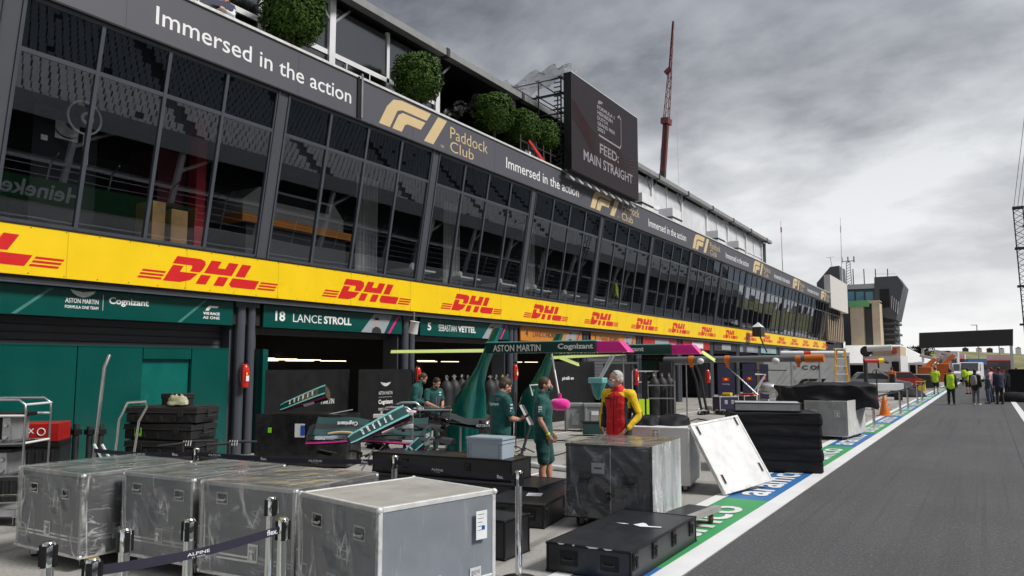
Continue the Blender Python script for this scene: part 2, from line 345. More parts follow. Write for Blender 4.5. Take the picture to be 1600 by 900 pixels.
def wrapm(name='clear_wrap', lo=.08, hi=.6, sc=3.2, tint=(.72, .73, .75), base=.06):
    m, N, L, b = node_mat(name); tc = N.new('ShaderNodeTexCoord'); V = tc.outputs['Object']
    v1 = stretch(N, L, tc, (1.5, 1.5, .28), (R(14), R(22), 0)); rid = nz(N, L, v1, sc, 3, .45, .25)
    ridge = mth(N, L, 'ABSOLUTE', mth(N, L, 'SUBTRACT', rid, .5), 0)
    crease_glint = rng(N, L, ridge, 0, .022, 1, 0); r2 = nz(N, L, stretch(N, L, tc, (.35, .35, 1.5), (R(-38), R(-42), 0)), sc*2.4, 3, .5, .3)  # white streaks along folds: highlights painted into the film colour
    cr2 = rng(N, L, mth(N, L, 'ABSOLUTE', mth(N, L, 'SUBTRACT', r2, .5), 0), 0, .02, 1, 0)
    gate = rng(N, L, nz(N, L, V, 2.6, 3), .48, .66)
    f = mth(N, L, 'ADD', mth(N, L, 'MULTIPLY', mth(N, L, 'MAXIMUM', crease_glint, mth(N, L, 'MULTIPLY', cr2, .6)), mth(N, L, 'MULTIPLY', gate, hi)), base)
    f = mth(N, L, 'ADD', f, rng(N, L, nz(N, L, v1, 2.0, 4), .4, .8, 0, lo))
    bp = N.new('ShaderNodeBump'); bp.inputs['Strength'].default_value = .7; bp.inputs['Distance'].default_value = .03
    L.new(mth(N, L, 'ADD', rid, mth(N, L, 'MULTIPLY', r2, .4)), bp.inputs['Height'])
    tr = N.new('ShaderNodeBsdfTransparent'); df = N.new('ShaderNodeBsdfDiffuse'); df.inputs[0].default_value = (*tint, 1)
    gl = N.new('ShaderNodeBsdfGlossy'); gl.inputs['Roughness'].default_value = .13; L.new(bp.outputs[0], gl.inputs['Normal'])
    fr = N.new('ShaderNodeFresnel'); fr.inputs[0].default_value = 1.5; L.new(bp.outputs[0], fr.inputs['Normal'])
    s1 = N.new('ShaderNodeMixShader'); L.new(f, s1.inputs[0]); L.new(tr.outputs[0], s1.inputs[1]); L.new(df.outputs[0], s1.inputs[2])
    s2 = N.new('ShaderNodeMixShader'); L.new(mth(N, L, 'ADD', fr.outputs[0], .03), s2.inputs[0]); L.new(s1.outputs[0], s2.inputs[1]); L.new(gl.outputs[0], s2.inputs[2])
    L.new(s2.outputs[0], N['Material Output'].inputs[0]); N.remove(b); return m
def glassm(name, tint, base, rough=.01, k=.9, cap=1.0, gc=(1, 1, 1)):
    m, N, L, b = node_mat(name)
    tc = N.new('ShaderNodeTexCoord'); bp = N.new('ShaderNodeBump'); bp.inputs['Strength'].default_value = .05; bp.inputs['Distance'].default_value = .02
    L.new(nz(N, L, tc.outputs['Object'], .7, 1), bp.inputs['Height'])
    tr = N.new('ShaderNodeBsdfTransparent'); tr.inputs[0].default_value = (*tint, 1); gl = N.new('ShaderNodeBsdfGlossy'); gl.inputs['Roughness'].default_value = rough; gl.inputs[0].default_value = (*gc, 1); L.new(bp.outputs[0], gl.inputs['Normal'])
    fr = N.new('ShaderNodeFresnel'); fr.inputs[0].default_value = 1.5; L.new(bp.outputs[0], fr.inputs['Normal'])
    s = N.new('ShaderNodeMixShader'); L.new(mth(N, L, 'MINIMUM', mth(N, L, 'ADD', mth(N, L, 'MULTIPLY', fr.outputs[0], k), base), cap), s.inputs[0]); L.new(tr.outputs[0], s.inputs[1]); L.new(gl.outputs[0], s.inputs[2])
    L.new(s.outputs[0], N['Material Output'].inputs[0]); N.remove(b); return m
def crate_panel(name, c1, c2, dirtc=(.42, .42, .41), sf=.5):
    m, N, L, b = node_mat(name); tc = N.new('ShaderNodeTexCoord'); V = tc.outputs['Object']
    c = mixc(N, L, rng(N, L, nz(N, L, V, 2.2, 6, .6), .3, .7), c1, c2)
    sc = nz(N, L, stretch(N, L, tc, (1, 1, .14)), 14, 5, .7); c = mixc(N, L, rng(N, L, sc, .57, .72, 0, sf), c, dirtc)
    c = mixc(N, L, rng(N, L, nz(N, L, V, 5, 7, .7), .62, .78, 0, .5), c, tuple(k*.45 for k in c1))
    L.new(c, b.inputs['Base Color']); L.new(rng(N, L, nz(N, L, V, 6, 4), .3, .7, .35, .6), b.inputs['Roughness']); b.inputs['Metallic'].default_value = .15; return m
ASPH = asphalt(); APRON = apron(); PWHITE = paintm('white_road_paint', (.80, .80, .80)); PGREEN = paintm('green_road_paint', (.035, .34, .10), .55); PBLUE = paintm('blue_road_paint', (.02, .15, .40), .55)
WRAP = wrapm(lo=.05, hi=.85, sc=2.4, tint=(.80, .81, .82), base=.10); WRAPD = wrapm('whiter_wrap', .6, 1.4, 4, (.84, .87, .89), .38); WRAPT = wrapm('top_wrap', .18, .7, 2.2, (.78, .78, .75), .14)
WRAPB = wrapm('clear_black_crate_wrap', .02, .30, 2.2, (.62, .64, .70), .075)
GLASS = glassm('tinted_facade_glass', (.84, .87, .88), .27, k=.5, cap=.34, gc=(.80, .86, .94)); GLASSU = glassm('dark_upper_glass', (.22, .25, .29), .07, k=.4, cap=.13, gc=(.60, .72, .90)); GLASSC = glassm('clear_glass', (.8, .83, .85), .05)
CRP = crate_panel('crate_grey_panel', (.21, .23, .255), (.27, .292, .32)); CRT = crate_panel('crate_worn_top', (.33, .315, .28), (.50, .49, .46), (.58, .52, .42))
CRD = crate_panel('dark_case_panel', (.040, .042, .052), (.058, .061, .074), (.09, .09, .10), sf=.12); CRS = crate_panel('silver_case_panel', (.42, .43, .43), (.52, .53, .52), (.7, .7, .68))
CRW = crate_panel('white_case_panel', (.66, .66, .66), (.74, .74, .74), (.5, .5, .48))
def leafm():
    m, N, L, b = node_mat('box_leaves'); tc = N.new('ShaderNodeTexCoord'); gi = N.new('ShaderNodeNewGeometry')
    c = mixc(N, L, rng(N, L, gi.outputs['Random Per Island'], 0, 1), (.016, .045, .008), (.10, .17, .028)); c = mixc(N, L, rng(N, L, nz(N, L, tc.outputs['Object'], 3, 3), .35, .65, 0, .5), c, (.03, .07, .012))
    L.new(c, b.inputs['Base Color']); b.inputs['Roughness'].default_value = .6; b.inputs['Specular IOR Level'].default_value = .15; return m
LEAF = leafm()
# ================================================================ GROUND, LANE, PAINT
def sheet(name, x0, x1, y0, y1, z, m, kind='structure', label=None):
    b = MB(); b.quad((x0, y0, z), (x1, y0, z), (x1, y1, z), (x0, y1, z), m); return tag(b.build(name), kind=kind)
GRASSG = mat('dune_ground', (.13, .13, .07), .9, var=.35, vs=.02)
sheet('ground', -900, 900, -300, 1500, -.012, GRASSG)
sheet('pit_apron', -30, -2.56, -12, 130, 0, APRON)
sheet('pit_lane', -2.56, 30, -12, 420, 0, ASPH)
sheet('service_yard', -60, -2.56, 130, 420, 0, APRON)
b = MB(); b.quad((-2.815, -8, .012), (-2.56, -8, .012), (-2.56, 300, .012), (-2.815, 300, .012), PWHITE); tag(b.build('lane_edge_line'), kind='structure')
b = MB(); b.quad((-3.64, -8, .012), (-3.46, -8, .012), (-3.46, 300, .012), (-3.64, 300, .012), PWHITE); tag(b.build('apron_edge_line'), kind='structure')
b = MB(); b.quad((1.02, -8, .012), (1.26, -8, .012), (1.26, 300, .012), (1.02, 300, .012), PWHITE); tag(b.build('outer_lane_line'), kind='structure')
b = MB(); y = 7.42 - 4.38*4; k = 0
while y < 180:
    b.quad((-3.46, y, .008), (-2.815, y, .008), (-2.815, y+4.38, .008), (-3.46, y+4.38, .008), PBLUE if k % 2 else PGREEN)
    y += 4.38; k += 1
tag(b.build('painted_strip'), kind='structure')
b = MB(); y = 7.42 - 4.38*4
while y < 150:
    text(b, 'aramco', basis((-2.95, y+.35, 0), (0, 1, 0), (-1, 0, 0)), PWHITE, h=.40, w=3.3, bold=.02, lift=.016, space=1.02); y += 4.38
tag(b.build('painted_lettering'), kind='structure')
# apron markings (thin white box lines near the garages)
b = MB()
for (p, q) in (((560+250, 745), (650, 732)), ):
    pass
for X, y0, y1 in ((-7.2, 11.5, 30), (-10.8, 12, 60)):
    b.quad((X, y0, .006), (X+.1, y0, .006), (X+.1, y1, .006), (X, y1, .006), PWHITE)
for Y in (12.2, 17.9, 24, 29.8): b.quad((-10.8, Y, .0065), (-7.1, Y, .0065), (-7.1, Y+.1, .0065), (-10.8, Y+.1, .0065), PWHITE)
tag(b.build('bay_line'), kind='structure')
# dunes beyond the paddock
def hillm():
    m, N, L, b = node_mat('dune_grass'); tc = N.new('ShaderNodeTexCoord'); V = tc.outputs['Object']
    c = mixc(N, L, rng(N, L, nz(N, L, V, .06, 6, .7), .35, .65), (.10, .11, .035), (.30, .26, .12)); c = mixc(N, L, rng(N, L, nz(N, L, V, .25, 6, .7), .55, .7), c, (.04, .055, .02))
    L.new(c, b.inputs['Base Color']); b.inputs['Roughness'].default_value = .95; return m
b = MB()
def hf(u, v):
    x = -260+420*u; y = 300+v*160; h = 9.5*(math.sin(min(1, v*2.2)*PI/2)**1.4)*(.75+.5*noise.noise(Vector((x*.012, y*.01, 1)))) + .8*noise.noise(Vector((x*.06, y*.06, 3)))*min(1, v*4)
    return (x, y, h if v > 0 else -.5)
b.grid(hf, 110, 26, hillm()); tag(b.build('dune_hill', smooth=180), kind='structure')

# ================================================================ PIT BUILDING
BP = 5.79; BY = [11.9 + BP*k for k in range(-3, 12)]       # column centres along the facade
YA, YB = BY[0]-.2, 78.0
bld = thing('pit_building', 'long pit building of tilted dark glass above the garages', 'building', (-14.6, 40, 0))
gx = lambda z: -14.1 + (z-4.5)*.159
def tilt(b, y0, y1, z0, z1, t0, t1, m):       # slab following the leaning facade, t = offset towards the lane
    vs = [(gx(z)+t, y, z) for z in (z0, z1) for y in (y0, y1) for t in (t0, t1)]
    b.add(vs, [(0, 2, 3, 1), (4, 5, 7, 6), (0, 1, 5, 4), (2, 6, 7, 3), (0, 4, 6, 2), (1, 3, 7, 5)], m)
YEND = 92.0
nb = int((YEND-BY[0])/BP)+1
for k in range(nb):
    y0 = BY[0]+BP*k; y1 = y0+BP
    if y1 > YEND: y1 = YEND
    fr = MB(); gl = MB(); 
    n = 4; w = (y1-y0-.34)/n
    for j in range(n+1): tilt(fr, y0+.17+w*j-.035, y0+.17+w*j+.035, 4.46, 8.30, -.05, .035, FRAME)
    tilt(fr, y0+.17, y1-.17, 4.40, 4.50, -.05, .03, FRAME); tilt(fr, y0+.17, y1-.17, 7.29, 7.37, -.05, .028, FRAME); tilt(fr, y0+.17, y1-.17, 8.18, 8.27, -.05, .03, FRAME)
    f = fr.build('window', bld, world=True)
    for j in range(n):
        for z0, z1 in ((4.5, 7.29), (7.37, 8.18)):
            ya, yb = y0+.17+w*j+.035, y0+.17+w*(j+1)-.035; e = random.uniform(-.006, .006); e2 = random.uniform(-.004, .004)
            gl.quad((gx(z0)+e, ya, z0), (gx(z0)-e, yb, z0), (gx(z1)-e+e2, yb, z1), (gx(z1)+e+e2, ya, z1), GLASS if z0 < 5 else GLASSU)
    gl.build('glass', f, world=True)
    p = MB(); tilt(p, y0-.135, y0+.135, 4.40, 8.34, -.1, .03, FRAME2); tilt(p, y0-.165, y0-.135, 4.40, 8.34, -.1, .06, FRAME); tilt(p, y0+.135, y0+.165, 4.40, 8.34, -.1, .06, FRAME); p.build('pier_panel', bld, world=True)
# grey lettered fascia above the glass
p = MB(); p.box(-13.75, -13.42, YA, 84.5, 8.285, 9.36, FASC); p.box(-13.78, -13.38, YA, 84.5, 9.36, 9.42, ALU); p.box(-13.75, -13.405, YA, 84.5, 8.25, 8.285, BLACK)
for y in [8.0+4.25*i for i in range(18)]: p.box(-13.42, -13.417, y, y+.012, 8.3, 9.35, FRAME)
p.box(-13.42, -13.38, 14.22, 14.30, 8.33, 9.40, BLACK); p.box(-13.42, -13.36, 14.34, 14.40, 8.33, 9.50, STEEL)
fas = p.build('fascia', bld, world=True)
F1P = [[(0, 0), (.42, .62), (.78, .92), (1.25, 1.0), (3.05, 1.0), (2.78, .70), (1.30, .70), (1.02, .62), (.60, 0)],
       [(.74, 0), (1.08, .50), (1.32, .62), (2.70, .62), (2.42, .32), (1.62, .32), (1.46, .26), (1.28, 0)],
       [(2.62, 0), (3.52, 1.0), (4.12, 1.0), (3.22, 0)]]
for q in range(6):
    y = 8.60+12.86*q
    if y+5 < 84: t = MB(); text(t, 'Immersed in the action', FX(-13.42, y, 8.60), WHITE, w=5.42, h=.37, bold=.006); t.build('slogan_lettering', fas, world=True)
    yl = 15.08+12.86*q
    if yl+4 < 84:
        t = MB()
        for pp in F1P: poly(t, pp, FX(-13.42, yl, 8.40), GOLD, sx=.735, sy=.88)
        t.build('gold_emblem', fas, world=True); t = MB()
        text(t, 'Paddock', FX(-13.42, yl+3.2, 8.80), GOLD, w=2.05, h=.36, bold=-.006); text(t, 'Club', FX(-13.42, yl+3.2, 8.40), GOLD, w=1.25, h=.33, bold=-.006); text(t, 'TM', FX(-13.42, yl+2.72, 8.40), GOLD, w=.16); t.build('club_lettering', fas, world=True)
# end wing of the building: pale wall, louvred glass
e = MB(); e.box(-13.9, -13.30, 84.5, 96, 7.9, 11.3, CONCF); e.build('end_wall', bld, world=True)
e = MB()
for i in range(9): e.box(-14.0, -13.75, 85.2+i*1.2, 85.45+i*1.2, 4.5, 7.9, BEIGE)
e.box(-14.6, -14.1, 84.5, 97, 0, 7.9, DARKIN); e.build('louvre_screen', bld, world=True)
# floors, roof slab, back wall, soffit and beams
s = MB(); s.box(-24, -14.12, YA, 96, 4.20, 4.38, DGREY); s.box(-22.7, -14.2, YA, 96, 4.38, 4.40, mat('club_room_floor', (.22, .21, .20), .4)); s.build('floor_slab', bld, world=True)
s = MB(); s.box(-24, -13.76, YA, 96, 8.30, 8.55, DARKIN); s.build('roof_slab', bld, world=True)
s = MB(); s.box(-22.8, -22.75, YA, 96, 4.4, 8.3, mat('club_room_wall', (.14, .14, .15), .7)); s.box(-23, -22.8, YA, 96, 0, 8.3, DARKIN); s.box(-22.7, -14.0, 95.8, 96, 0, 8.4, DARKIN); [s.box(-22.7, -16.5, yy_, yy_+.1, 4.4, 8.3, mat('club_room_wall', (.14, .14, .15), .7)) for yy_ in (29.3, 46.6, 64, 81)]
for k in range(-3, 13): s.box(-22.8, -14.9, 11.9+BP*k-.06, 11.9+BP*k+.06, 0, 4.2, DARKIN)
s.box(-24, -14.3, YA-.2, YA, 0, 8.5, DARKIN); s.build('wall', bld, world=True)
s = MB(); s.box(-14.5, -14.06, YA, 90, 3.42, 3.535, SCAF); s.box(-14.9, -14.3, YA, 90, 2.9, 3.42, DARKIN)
s.box(-14.5, -14.10, YA, 90, 4.2, 4.44, FRAME); s.box(-14.09, -14.02, YA, 90, 3.40, 3.43, FRAME)
s.build('soffit_beam', bld, world=True)
for k in range(-2, 13):
    yc = 11.65+BP*k
    c = MB(); c.box(-14.95, -14.42, yc-.28, yc+.45, 0, 3.42, FRAME2)
    c.tube([(-14.30, yc-.10, 0), (-14.30, yc-.10, 3.42)], .115, FRAME, 14); c.tube([(-14.28, yc+.18, 0), (-14.28, yc+.18, 3.42)], .10, FRAME, 14)
    c.box(-14.42, -14.2, yc-.3, yc+.36, 3.3, 3.42, FRAME2)
    c.build('column', bld, world=True, smooth=40)
# shutters: first bay nearly closed, some far bays closed
for k in range(-3, 13):
    y0 = BY[0]+BP*(k+3)+.2; y1 = y0+BP-.74; s = MB()
    low = {-3: 2.2, -2: 2.2, -1: 2.2, 2: 2.75, 3: .9, 4: 2.6, 5: 2.8, 6: 2.75}.get(k, 2.84)
    z = 2.88
    while z > low:
        s.box(-14.78, -14.70, y0, y1, z-.135, z-.012, SHUT); z -= .145
    s.box(-14.80, -14.74, y0, y1, z-.02, 2.9, SHUT)
    s.build('shutter', bld, world=True)
# garage ceilings and their lamps
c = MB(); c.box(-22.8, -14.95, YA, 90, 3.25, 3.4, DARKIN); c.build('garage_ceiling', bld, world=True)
for k, y0 in ((0, 12.4), (1, 18.2), (2, 24), (3, 30), (4, 35.6)):
    for i in range(5):
        l = MB()
        for j in range(4): l.box(-16.4-i*1.2, -16.34-i*1.2, y0-.2+j*1.3+.15*i, y0+.8+j*1.3+.15*i, 2.10+.035*i, 2.125+.035*i, CREAM)
        l.build('ceiling_lamp', bld, world=True)

# ---- rooms behind the glass
WOOD = mat('warm_wood', (.38, .20, .08), .5, var=.2); CURT = mat('pale_curtain', (.6, .6, .57), .8, var=.1)
def room(name, label, cat, fn): b = MB(); fn(b); r = b.build(name); tag(r, label, cat); return r
room('counter', 'orange edged hospitality counter behind the second glass bay', 'counter', lambda b: (b.box(-16.2, -15.4, 12.4, 16.3, 5.55, 5.75, ORAN), b.box(-16.1, -15.5, 12.6, 16.1, 4.4, 5.55, DGREY)))
def van(b):  # solid white van-like shape put behind the glass above the counter
    b.prism([(0, 0), (0, .5), (.5, .9), (3.2, .9), (3.6, .5), (3.6, 0)], 1.3, WPAINT, basis((-17.2, 12.8, 5.72), (0, 1, 0), (0, 0, 1)))
    b.box(-15.895, -15.88, 13.5, 15.8, 6.3, 6.55, BLACK)
room('van_shape', 'white van-like shape above the orange counter', 'canopy', van)
for yy, lb in ((16.6, 'long pale curtain at the end of the second glass bay'), (20.9, 'long pale curtain in the middle of the third glass bay'), (26.2, 'long pale curtain in the fourth glass bay')):
    room('curtain', lb, 'curtain', lambda b: b.grid(lambda u, v: (-15.6+.06*math.sin(u*40), yy+.9*u, 4.4+3.2*v), 30, 2, CURT))
room('cabinet', 'warm wooden cabinet behind the first glass bay beside the red pillar', 'cabinet', lambda b: (b.box(-15.6, -15.0, 9.75, 10.05, 4.4, 5.5, WOOD), b.box(-15.6, -15.0, 10.2, 10.6, 4.4, 5.4, WOOD)))
room('pillar', 'red pillar inside the first glass bay', 'pillar', lambda b: (b.box(-15.6, -15.3, 11.0, 11.25, 4.4, 7.9, mat('dark_red_pillar', (.35, .01, .02), .5)), b.box(-16.8, -15.7, 10.3, 11.0, 5.6, 6.9, mat('maroon', (.10, .01, .02), .6))))
room('equipment_cabinet', 'tall black equipment cabinet behind the first glass bay', 'cabinet', lambda b: (b.box(-16.0, -15.2, 7.35, 8.6, 4.4, 7.0, BLACK), b.box(-15.2, -15.19, 7.75, 8.2, 6.4, 6.75, CHROME), b.box(-15.2, -15.19, 8.3, 8.42, 6.0, 6.6, WHITE), b.box(-15.2, -15.19, 7.5, 7.62, 6.3, 6.4, WHITE)))
room('ring_light', 'round ring light with bright centre behind the first glass bay', 'lamp', lambda b: (b.tube([(-14.9, 8.15+.33*math.cos(t*PI/12), 6.85+.33*math.sin(t*PI/12)) for t in range(25)], .022, WPAINT, 6), b.tube([(-14.9, 8.2+.1*math.cos(t*PI/6), 6.85+.1*math.sin(t*PI/6)) for t in range(13)], .03, WPAINT, 6)))
random.seed(3)
for i in range(7):
    yy = 18.5+i*2.6
    room('lounge_table', 'white lounge table with flowers seen through the glass, number %s from the orange counter' % ['one', 'two', 'three', 'four', 'five', 'six', 'seven'][i], 'table', lambda b: (b.box(-15.9, -15.0, yy, yy+1.2, 4.95, 5.0, WPAINT), b.box(-15.5, -15.4, yy+.55, yy+.65, 4.4, 4.95, STEEL), b.ell((-15.4, yy+.5, 5.1), (.1, .1, .14), CURT, 8, 6)))

# ================================================================ YELLOW BANNER
ban = thing('advertising_banner', 'long yellow courier banner with red lettering along the pit building', 'banner', (-14, 40, 3.5))
b = MB(); b.box(-14.1, -14.0, YA, 84.6, 3.54, 4.40, YEL); b.box(-14.1, -13.985, YA, 84.6, 4.40, 4.425, BLACK)
for i in range(40): b.box(-14.0, -13.998, 5.05+2.43*i, 5.058+2.43*i, 3.54, 4.4, mat('banner_seam', (.45, .30, .0), .5))
b.build('banner_sheet', ban, world=True); b = MB(); [b.box(-14.0, -13.996, YA+.3+.61*i, YA+.318+.61*i, z_, z_+.018, SCAF) for i in range(160) for z_ in (3.565, 4.36)]; b.build('fixing_screws', ban, world=True)
def dhl(b, T, sc):
    st = .62
    P = [[(-.05, .70), (-.05, 1), (.98, 1), (1.25, .93), (1.36, .78), (1.36, .60), (1.30, .46), (.86, .46), (.86, .62), (.80, .70)],
         [(0, 0), (0, .64), (.46, .64), (.46, .40), (1.26, .40), (1.10, .12), (.72, 0)],
         [(1.5, .46), (1.5, 1), (1.98, 1), (1.98, .72), (2.34, .72), (2.34, 1), (2.82, 1), (2.82, .46)],
         [(1.42, 0), (1.42, .38), (1.88, .38), (1.88, 0)], [(2.24, 0), (2.24, .38), (2.72, .38), (2.72, 0)],
         [(3.0, .46), (3.0, 1), (3.48, 1), (3.48, .46)], [(2.92, .12), (2.92, .38), (4.3, .38), (4.3, 0), (3.1, 0)]]
    for p in P: poly(b, p, T, REDV, sx=sc, sy=sc, shear=st)
    for y in (.02, .15, .28):
        poly(b, [(-1.05, y), (-1.05, y+.075), (-.1, y+.075), (-.1, y)], T, REDV, sx=sc, sy=sc, shear=st)
        poly(b, [(4.42, y), (4.42, y+.075), (5.35, y+.075), (5.35, y)], T, REDV, sx=sc, sy=sc, shear=st)
for i in range(17):
    yc = 10.44+4.9*(i-1)
    if yc > 84: break
    b = MB(); dhl(b, FX(-14.0, yc-1.05, 3.69), .53); b.build('logo', ban, world=True)

# ================================================================ GARAGE SIGNS
sg_n = [0]
def sign(label, px0, px1, m, y0=None, y1=None, X=-14.2, z0=2.87, z1=3.40):
    a = y0 if y0 is not None else PX(px0, 500, X).y; c = y1 if y1 is not None else PX(px1, 515, X).y
    t = thing('garage_sign', label, 'sign', (X, a, z0)); p = MB(); p.box(X-.05, X, a, c, z0, z1, m); bd = p.build('board', t, world=True)
    return t, a, c
LETW = WHITE
def wings(b, T, w):
    h = w*.28
    poly(b, [(0, 1), (.10, .55), (.28, .18), (.42, .05), (.5, 0), (.58, .05), (.72, .18), (.90, .55), (1, 1), (.8, .88), (.62, .80), (.5, .72), (.38, .80), (.2, .88)], T, ALU, sx=w, sy=h)
t, a, c = sign('green garage sign reading ASTON MARTIN and Cognizant, left end', 0, 0, GREEN, y0=YA, y1=11.27)
b = MB(); T = FX(-14.2, 7.58, 2.99); wings(b, FX(-14.2, 7.68, 3.24), .48); text(b, 'ASTON MARTIN', FX(-14.2, 7.6, 3.13), WHITE, w=.62, h=.085, bold=.01); text(b, 'FORMULA ONE TEAM', FX(-14.2, 7.6, 3.03), WHITE, w=.62, h=.055, bold=.02)
b.box(-14.2, -14.195, 8.30, 8.31, 3.02, 3.32, ALU); text(b, 'Cognizant', FX(-14.2, 8.42, 3.12), WHITE, w=.82, h=.17, bold=.03)
poly(b, [(0, 0), (.5, .62), (1, 1), (3.6, 1), (3.2, .6), (1.5, .6), (.9, 0)], FX(-14.2, 10.55, 3.16), WHITE, sx=.095, sy=.11); text(b, 'WE RACE', FX(-14.2, 10.5, 3.07), WHITE, w=.42, h=.06, bold=.04); text(b, 'AS ONE', FX(-14.2, 10.5, 2.98), WHITE, w=.42, h=.06, bold=.02)
for yy in (6.7, 9.9): poly(b, [(0, 0), (.62, 1), (.70, 1), (.08, 0)], FX(-14.2, yy, 2.88), mat('green_stripe', (.06, .22, .19), .4), sx=1, sy=.5, lift=.003)
b.build('lettering', t, world=True)
def driver(label, y0, y1, num, first, last, m, stripe, pale, tcol):
    t, a, c = sign(label, 0, 0, m, y0=y0, y1=y1); w = c-a; b = MB()
    text(b, num, FX(-14.2, a+.07*w, 3.03), tcol, w=.06*w if len(num) > 1 else .035*w, h=.24, bold=.03); b.build('number', t, world=True); b = MB()
    text(b, first, FX(-14.2, a+.18*w, 3.03), tcol, w=.19*w, h=.2); text(b, last, FX(-14.2, a+.385*w, 3.03), tcol, w=.20*w, h=.2, bold=.035); b.build('lettering', t, world=True); b = MB()
    poly(b, [(0, 0), (.55, 1), (1.35, 1), (.98, 0)], FX(-14.2, a+.66*w, 2.872), pale, sx=.95, sy=.524, lift=.003)
    poly(b, [(0, 0), (.38, 1), (.46, 1), (.08, 0)], FX(-14.2, a+.88*w, 2.872), stripe, sx=1.1, sy=.524)
    b.build('slanted_stripe', t, world=True)
    q = MB(); T = FX(-14.2, a+.785*w, 2.875)
    poly(q, [(-.2, 0), (-.17, .10), (-.06, .16), (.06, .16), (.17, .10), (.2, 0)], T, CBLK, lift=.005)
    poly(q, [(.085*math.cos(x*PI/8), .28+.115*math.sin(x*PI/8)) for x in range(16)], T, mat('portrait_tone', (.38, .30, .26), .6), lift=.007)
    poly(q, [(.092*math.cos(x*PI/8), .345+.07*math.sin(x*PI/8)) for x in range(9)], T, BLACK, lift=.009)
    q.build('portrait', t, world=True)
PALEB = mat('sign_pale_panel', (.32, .35, .38), .5, var=.1)
driver('green garage sign reading 18 LANCE STROLL', 12.12, 17.08, '18', 'LANCE', 'STROLL', GREEN, MAG, PALEB, WHITE)
driver('green garage sign reading 5 SEBASTIAN VETTEL', 17.93, 22.9, '5', 'SEBASTIAN', 'VETTEL', GREEN, MAG, PALEB, WHITE)
driver('orange garage sign reading LANDO NORRIS', 23.7, 28.65, '4', 'LANDO', 'NORRIS', ORAN, BLUEB, PALEB, DGREY)
driver('orange garage sign reading DANIEL RICCIARDO', 29.5, 34.4, '3', 'DANIEL', 'RICCIARDO', ORAN, BLUEB, PALEB, DGREY)
RSGN = mat('scarlet_board', (.42, .015, .015), .4)
for i, (m, lb) in enumerate(((RSGN, 'scarlet garage sign right of the orange signs'), (RSGN, 'second scarlet garage sign further along'), (DGREY, 'dark grey garage sign under the yellow banner'), (mat('grey_blue_board', (.22, .26, .3), .5), 'grey blue garage sign under the yellow banner'), (mat('aqua_board', (.25, .45, .48), .5), 'pale aqua garage sign under the yellow banner'), (NAVY, 'navy garage sign near the far end'), (DGREY, 'dark garage sign at the far end'))):
    y0 = 35.3+BP*i; t, a, c = sign(lb, 0, 0, m, y0=y0, y1=y0+4.9); q = MB(); q.box(-14.2, -14.194, y0+1.6, y0+3.6, 2.95, 3.3, PALEB if i != 1 else WHITE); q.build('lettering', t, world=True)
# ================================================================ ROOF TERRACE
mq = thing('terrace_marquee', 'long white framed marquee on the roof terrace with grey gutter', 'marquee', (-17, 40, 9.4))
MQ0, MQ1 = 1.0, 64.5
PVC = glassm('marquee_glazing', (.45, .46, .48), .16, .12, .8); PVCW = mat('marquee_sheeting', (.66, .67, .69), .35, var=.16, vs=1.4, coat=.3)
b = MB(); zt = lambda y: 12.22 - .004*(y-14)
def eb(b, x0, x1, d0, d1, y0, y1, m):
    vs = [(x, y, zt(y)+d) for d in (d0, d1) for y in (y0, y1) for x in (x0, x1)]
    b.add(vs, [(0, 2, 3, 1), (4, 5, 7, 6), (0, 1, 5, 4), (2, 6, 7, 3), (0, 4, 6, 2), (1, 3, 7, 5)], m)
eb(b, -14.78, -14.5, -.12, .10, MQ0, MQ1, mat('gutter_grey', (.26, .26, .26), .5)); eb(b, -14.9, -14.78, -.02, .06, MQ0, MQ1, ALU)
for i in range(14): eb(b, -14.80, -14.47, -.16, .13, 19.6+4.8*(i-4)-.08, 19.6+4.8*(i-4)+.08, DGREY)
b.build('gutter', mq, world=True)
b = MB(); vs = [(-14.8, MQ0, 12.2), (-14.8, MQ1, 12.02), (-20, MQ1, 13.6), (-20, MQ0, 13.8), (-25, MQ0, 12.2), (-25, MQ1, 12.0)]
b.add(vs, [(0, 1, 2, 3), (3, 2, 5, 4)], mat('marquee_roof', (.20, .20, .21), .6)); b.add([(v[0], v[1], v[2]-.06) for v in vs], [(3, 2, 1, 0), (4, 5, 2, 3)], DGREY)
b.build('roof', mq, world=True)
b = MB(); b.box(-25, -24.9, MQ0, MQ1, 9.0, 12.1, DARKIN); b.box(-25, -15.3, MQ0, MQ1, 9.0, 9.1, DARKIN); b.box(-25, -15, MQ1-.1, MQ1, 9.2, 12.0, PVCW); b.build('back_wall', mq, world=True)
for i in range(-4, 10):
    y = 19.6+4.8*i
    if y < MQ0 or y > MQ1: continue
    b = MB(); b.box(-15.12, -14.9, y-.11, y+.11, 9.0, zt(y)-.02, WPAINT); b.bar((-14.95, y, 11.4), (-14.95, y+.7, 12.05), .07, .07, STEEL); b.bar((-14.95, y, 11.4), (-14.95, y-.7, 12.05), .07, .07, STEEL)
    b.build('post', mq, world=True)
random.seed(11)
for i in range(-4, 9):
    y = 19.6+4.8*i
    if y < MQ0 or i in (0, 1, 2): continue
    b = MB()
    if i < 0 or random.random() < .7:
        b.box(-15.06, -14.96, y+.11, y+4.69, 10.48, 10.62, WPAINT); b.box(-15.06, -14.96, y+2.33, y+2.45, 9.1, 12.05, WPAINT)
    b.box(-15.03, -15.0, y+.11, y+4.69, 9.1, 11.95, PVC if i < 0 else PVCW)
    if i < 0:
        for k in range(4): b.tube([(-14.93, y+.6+k*.95, 10.46), (-14.92, y+.58+k*.95, 10.15)], .02, WPAINT, 5)
    b.build('glazed_wall', mq, world=True)
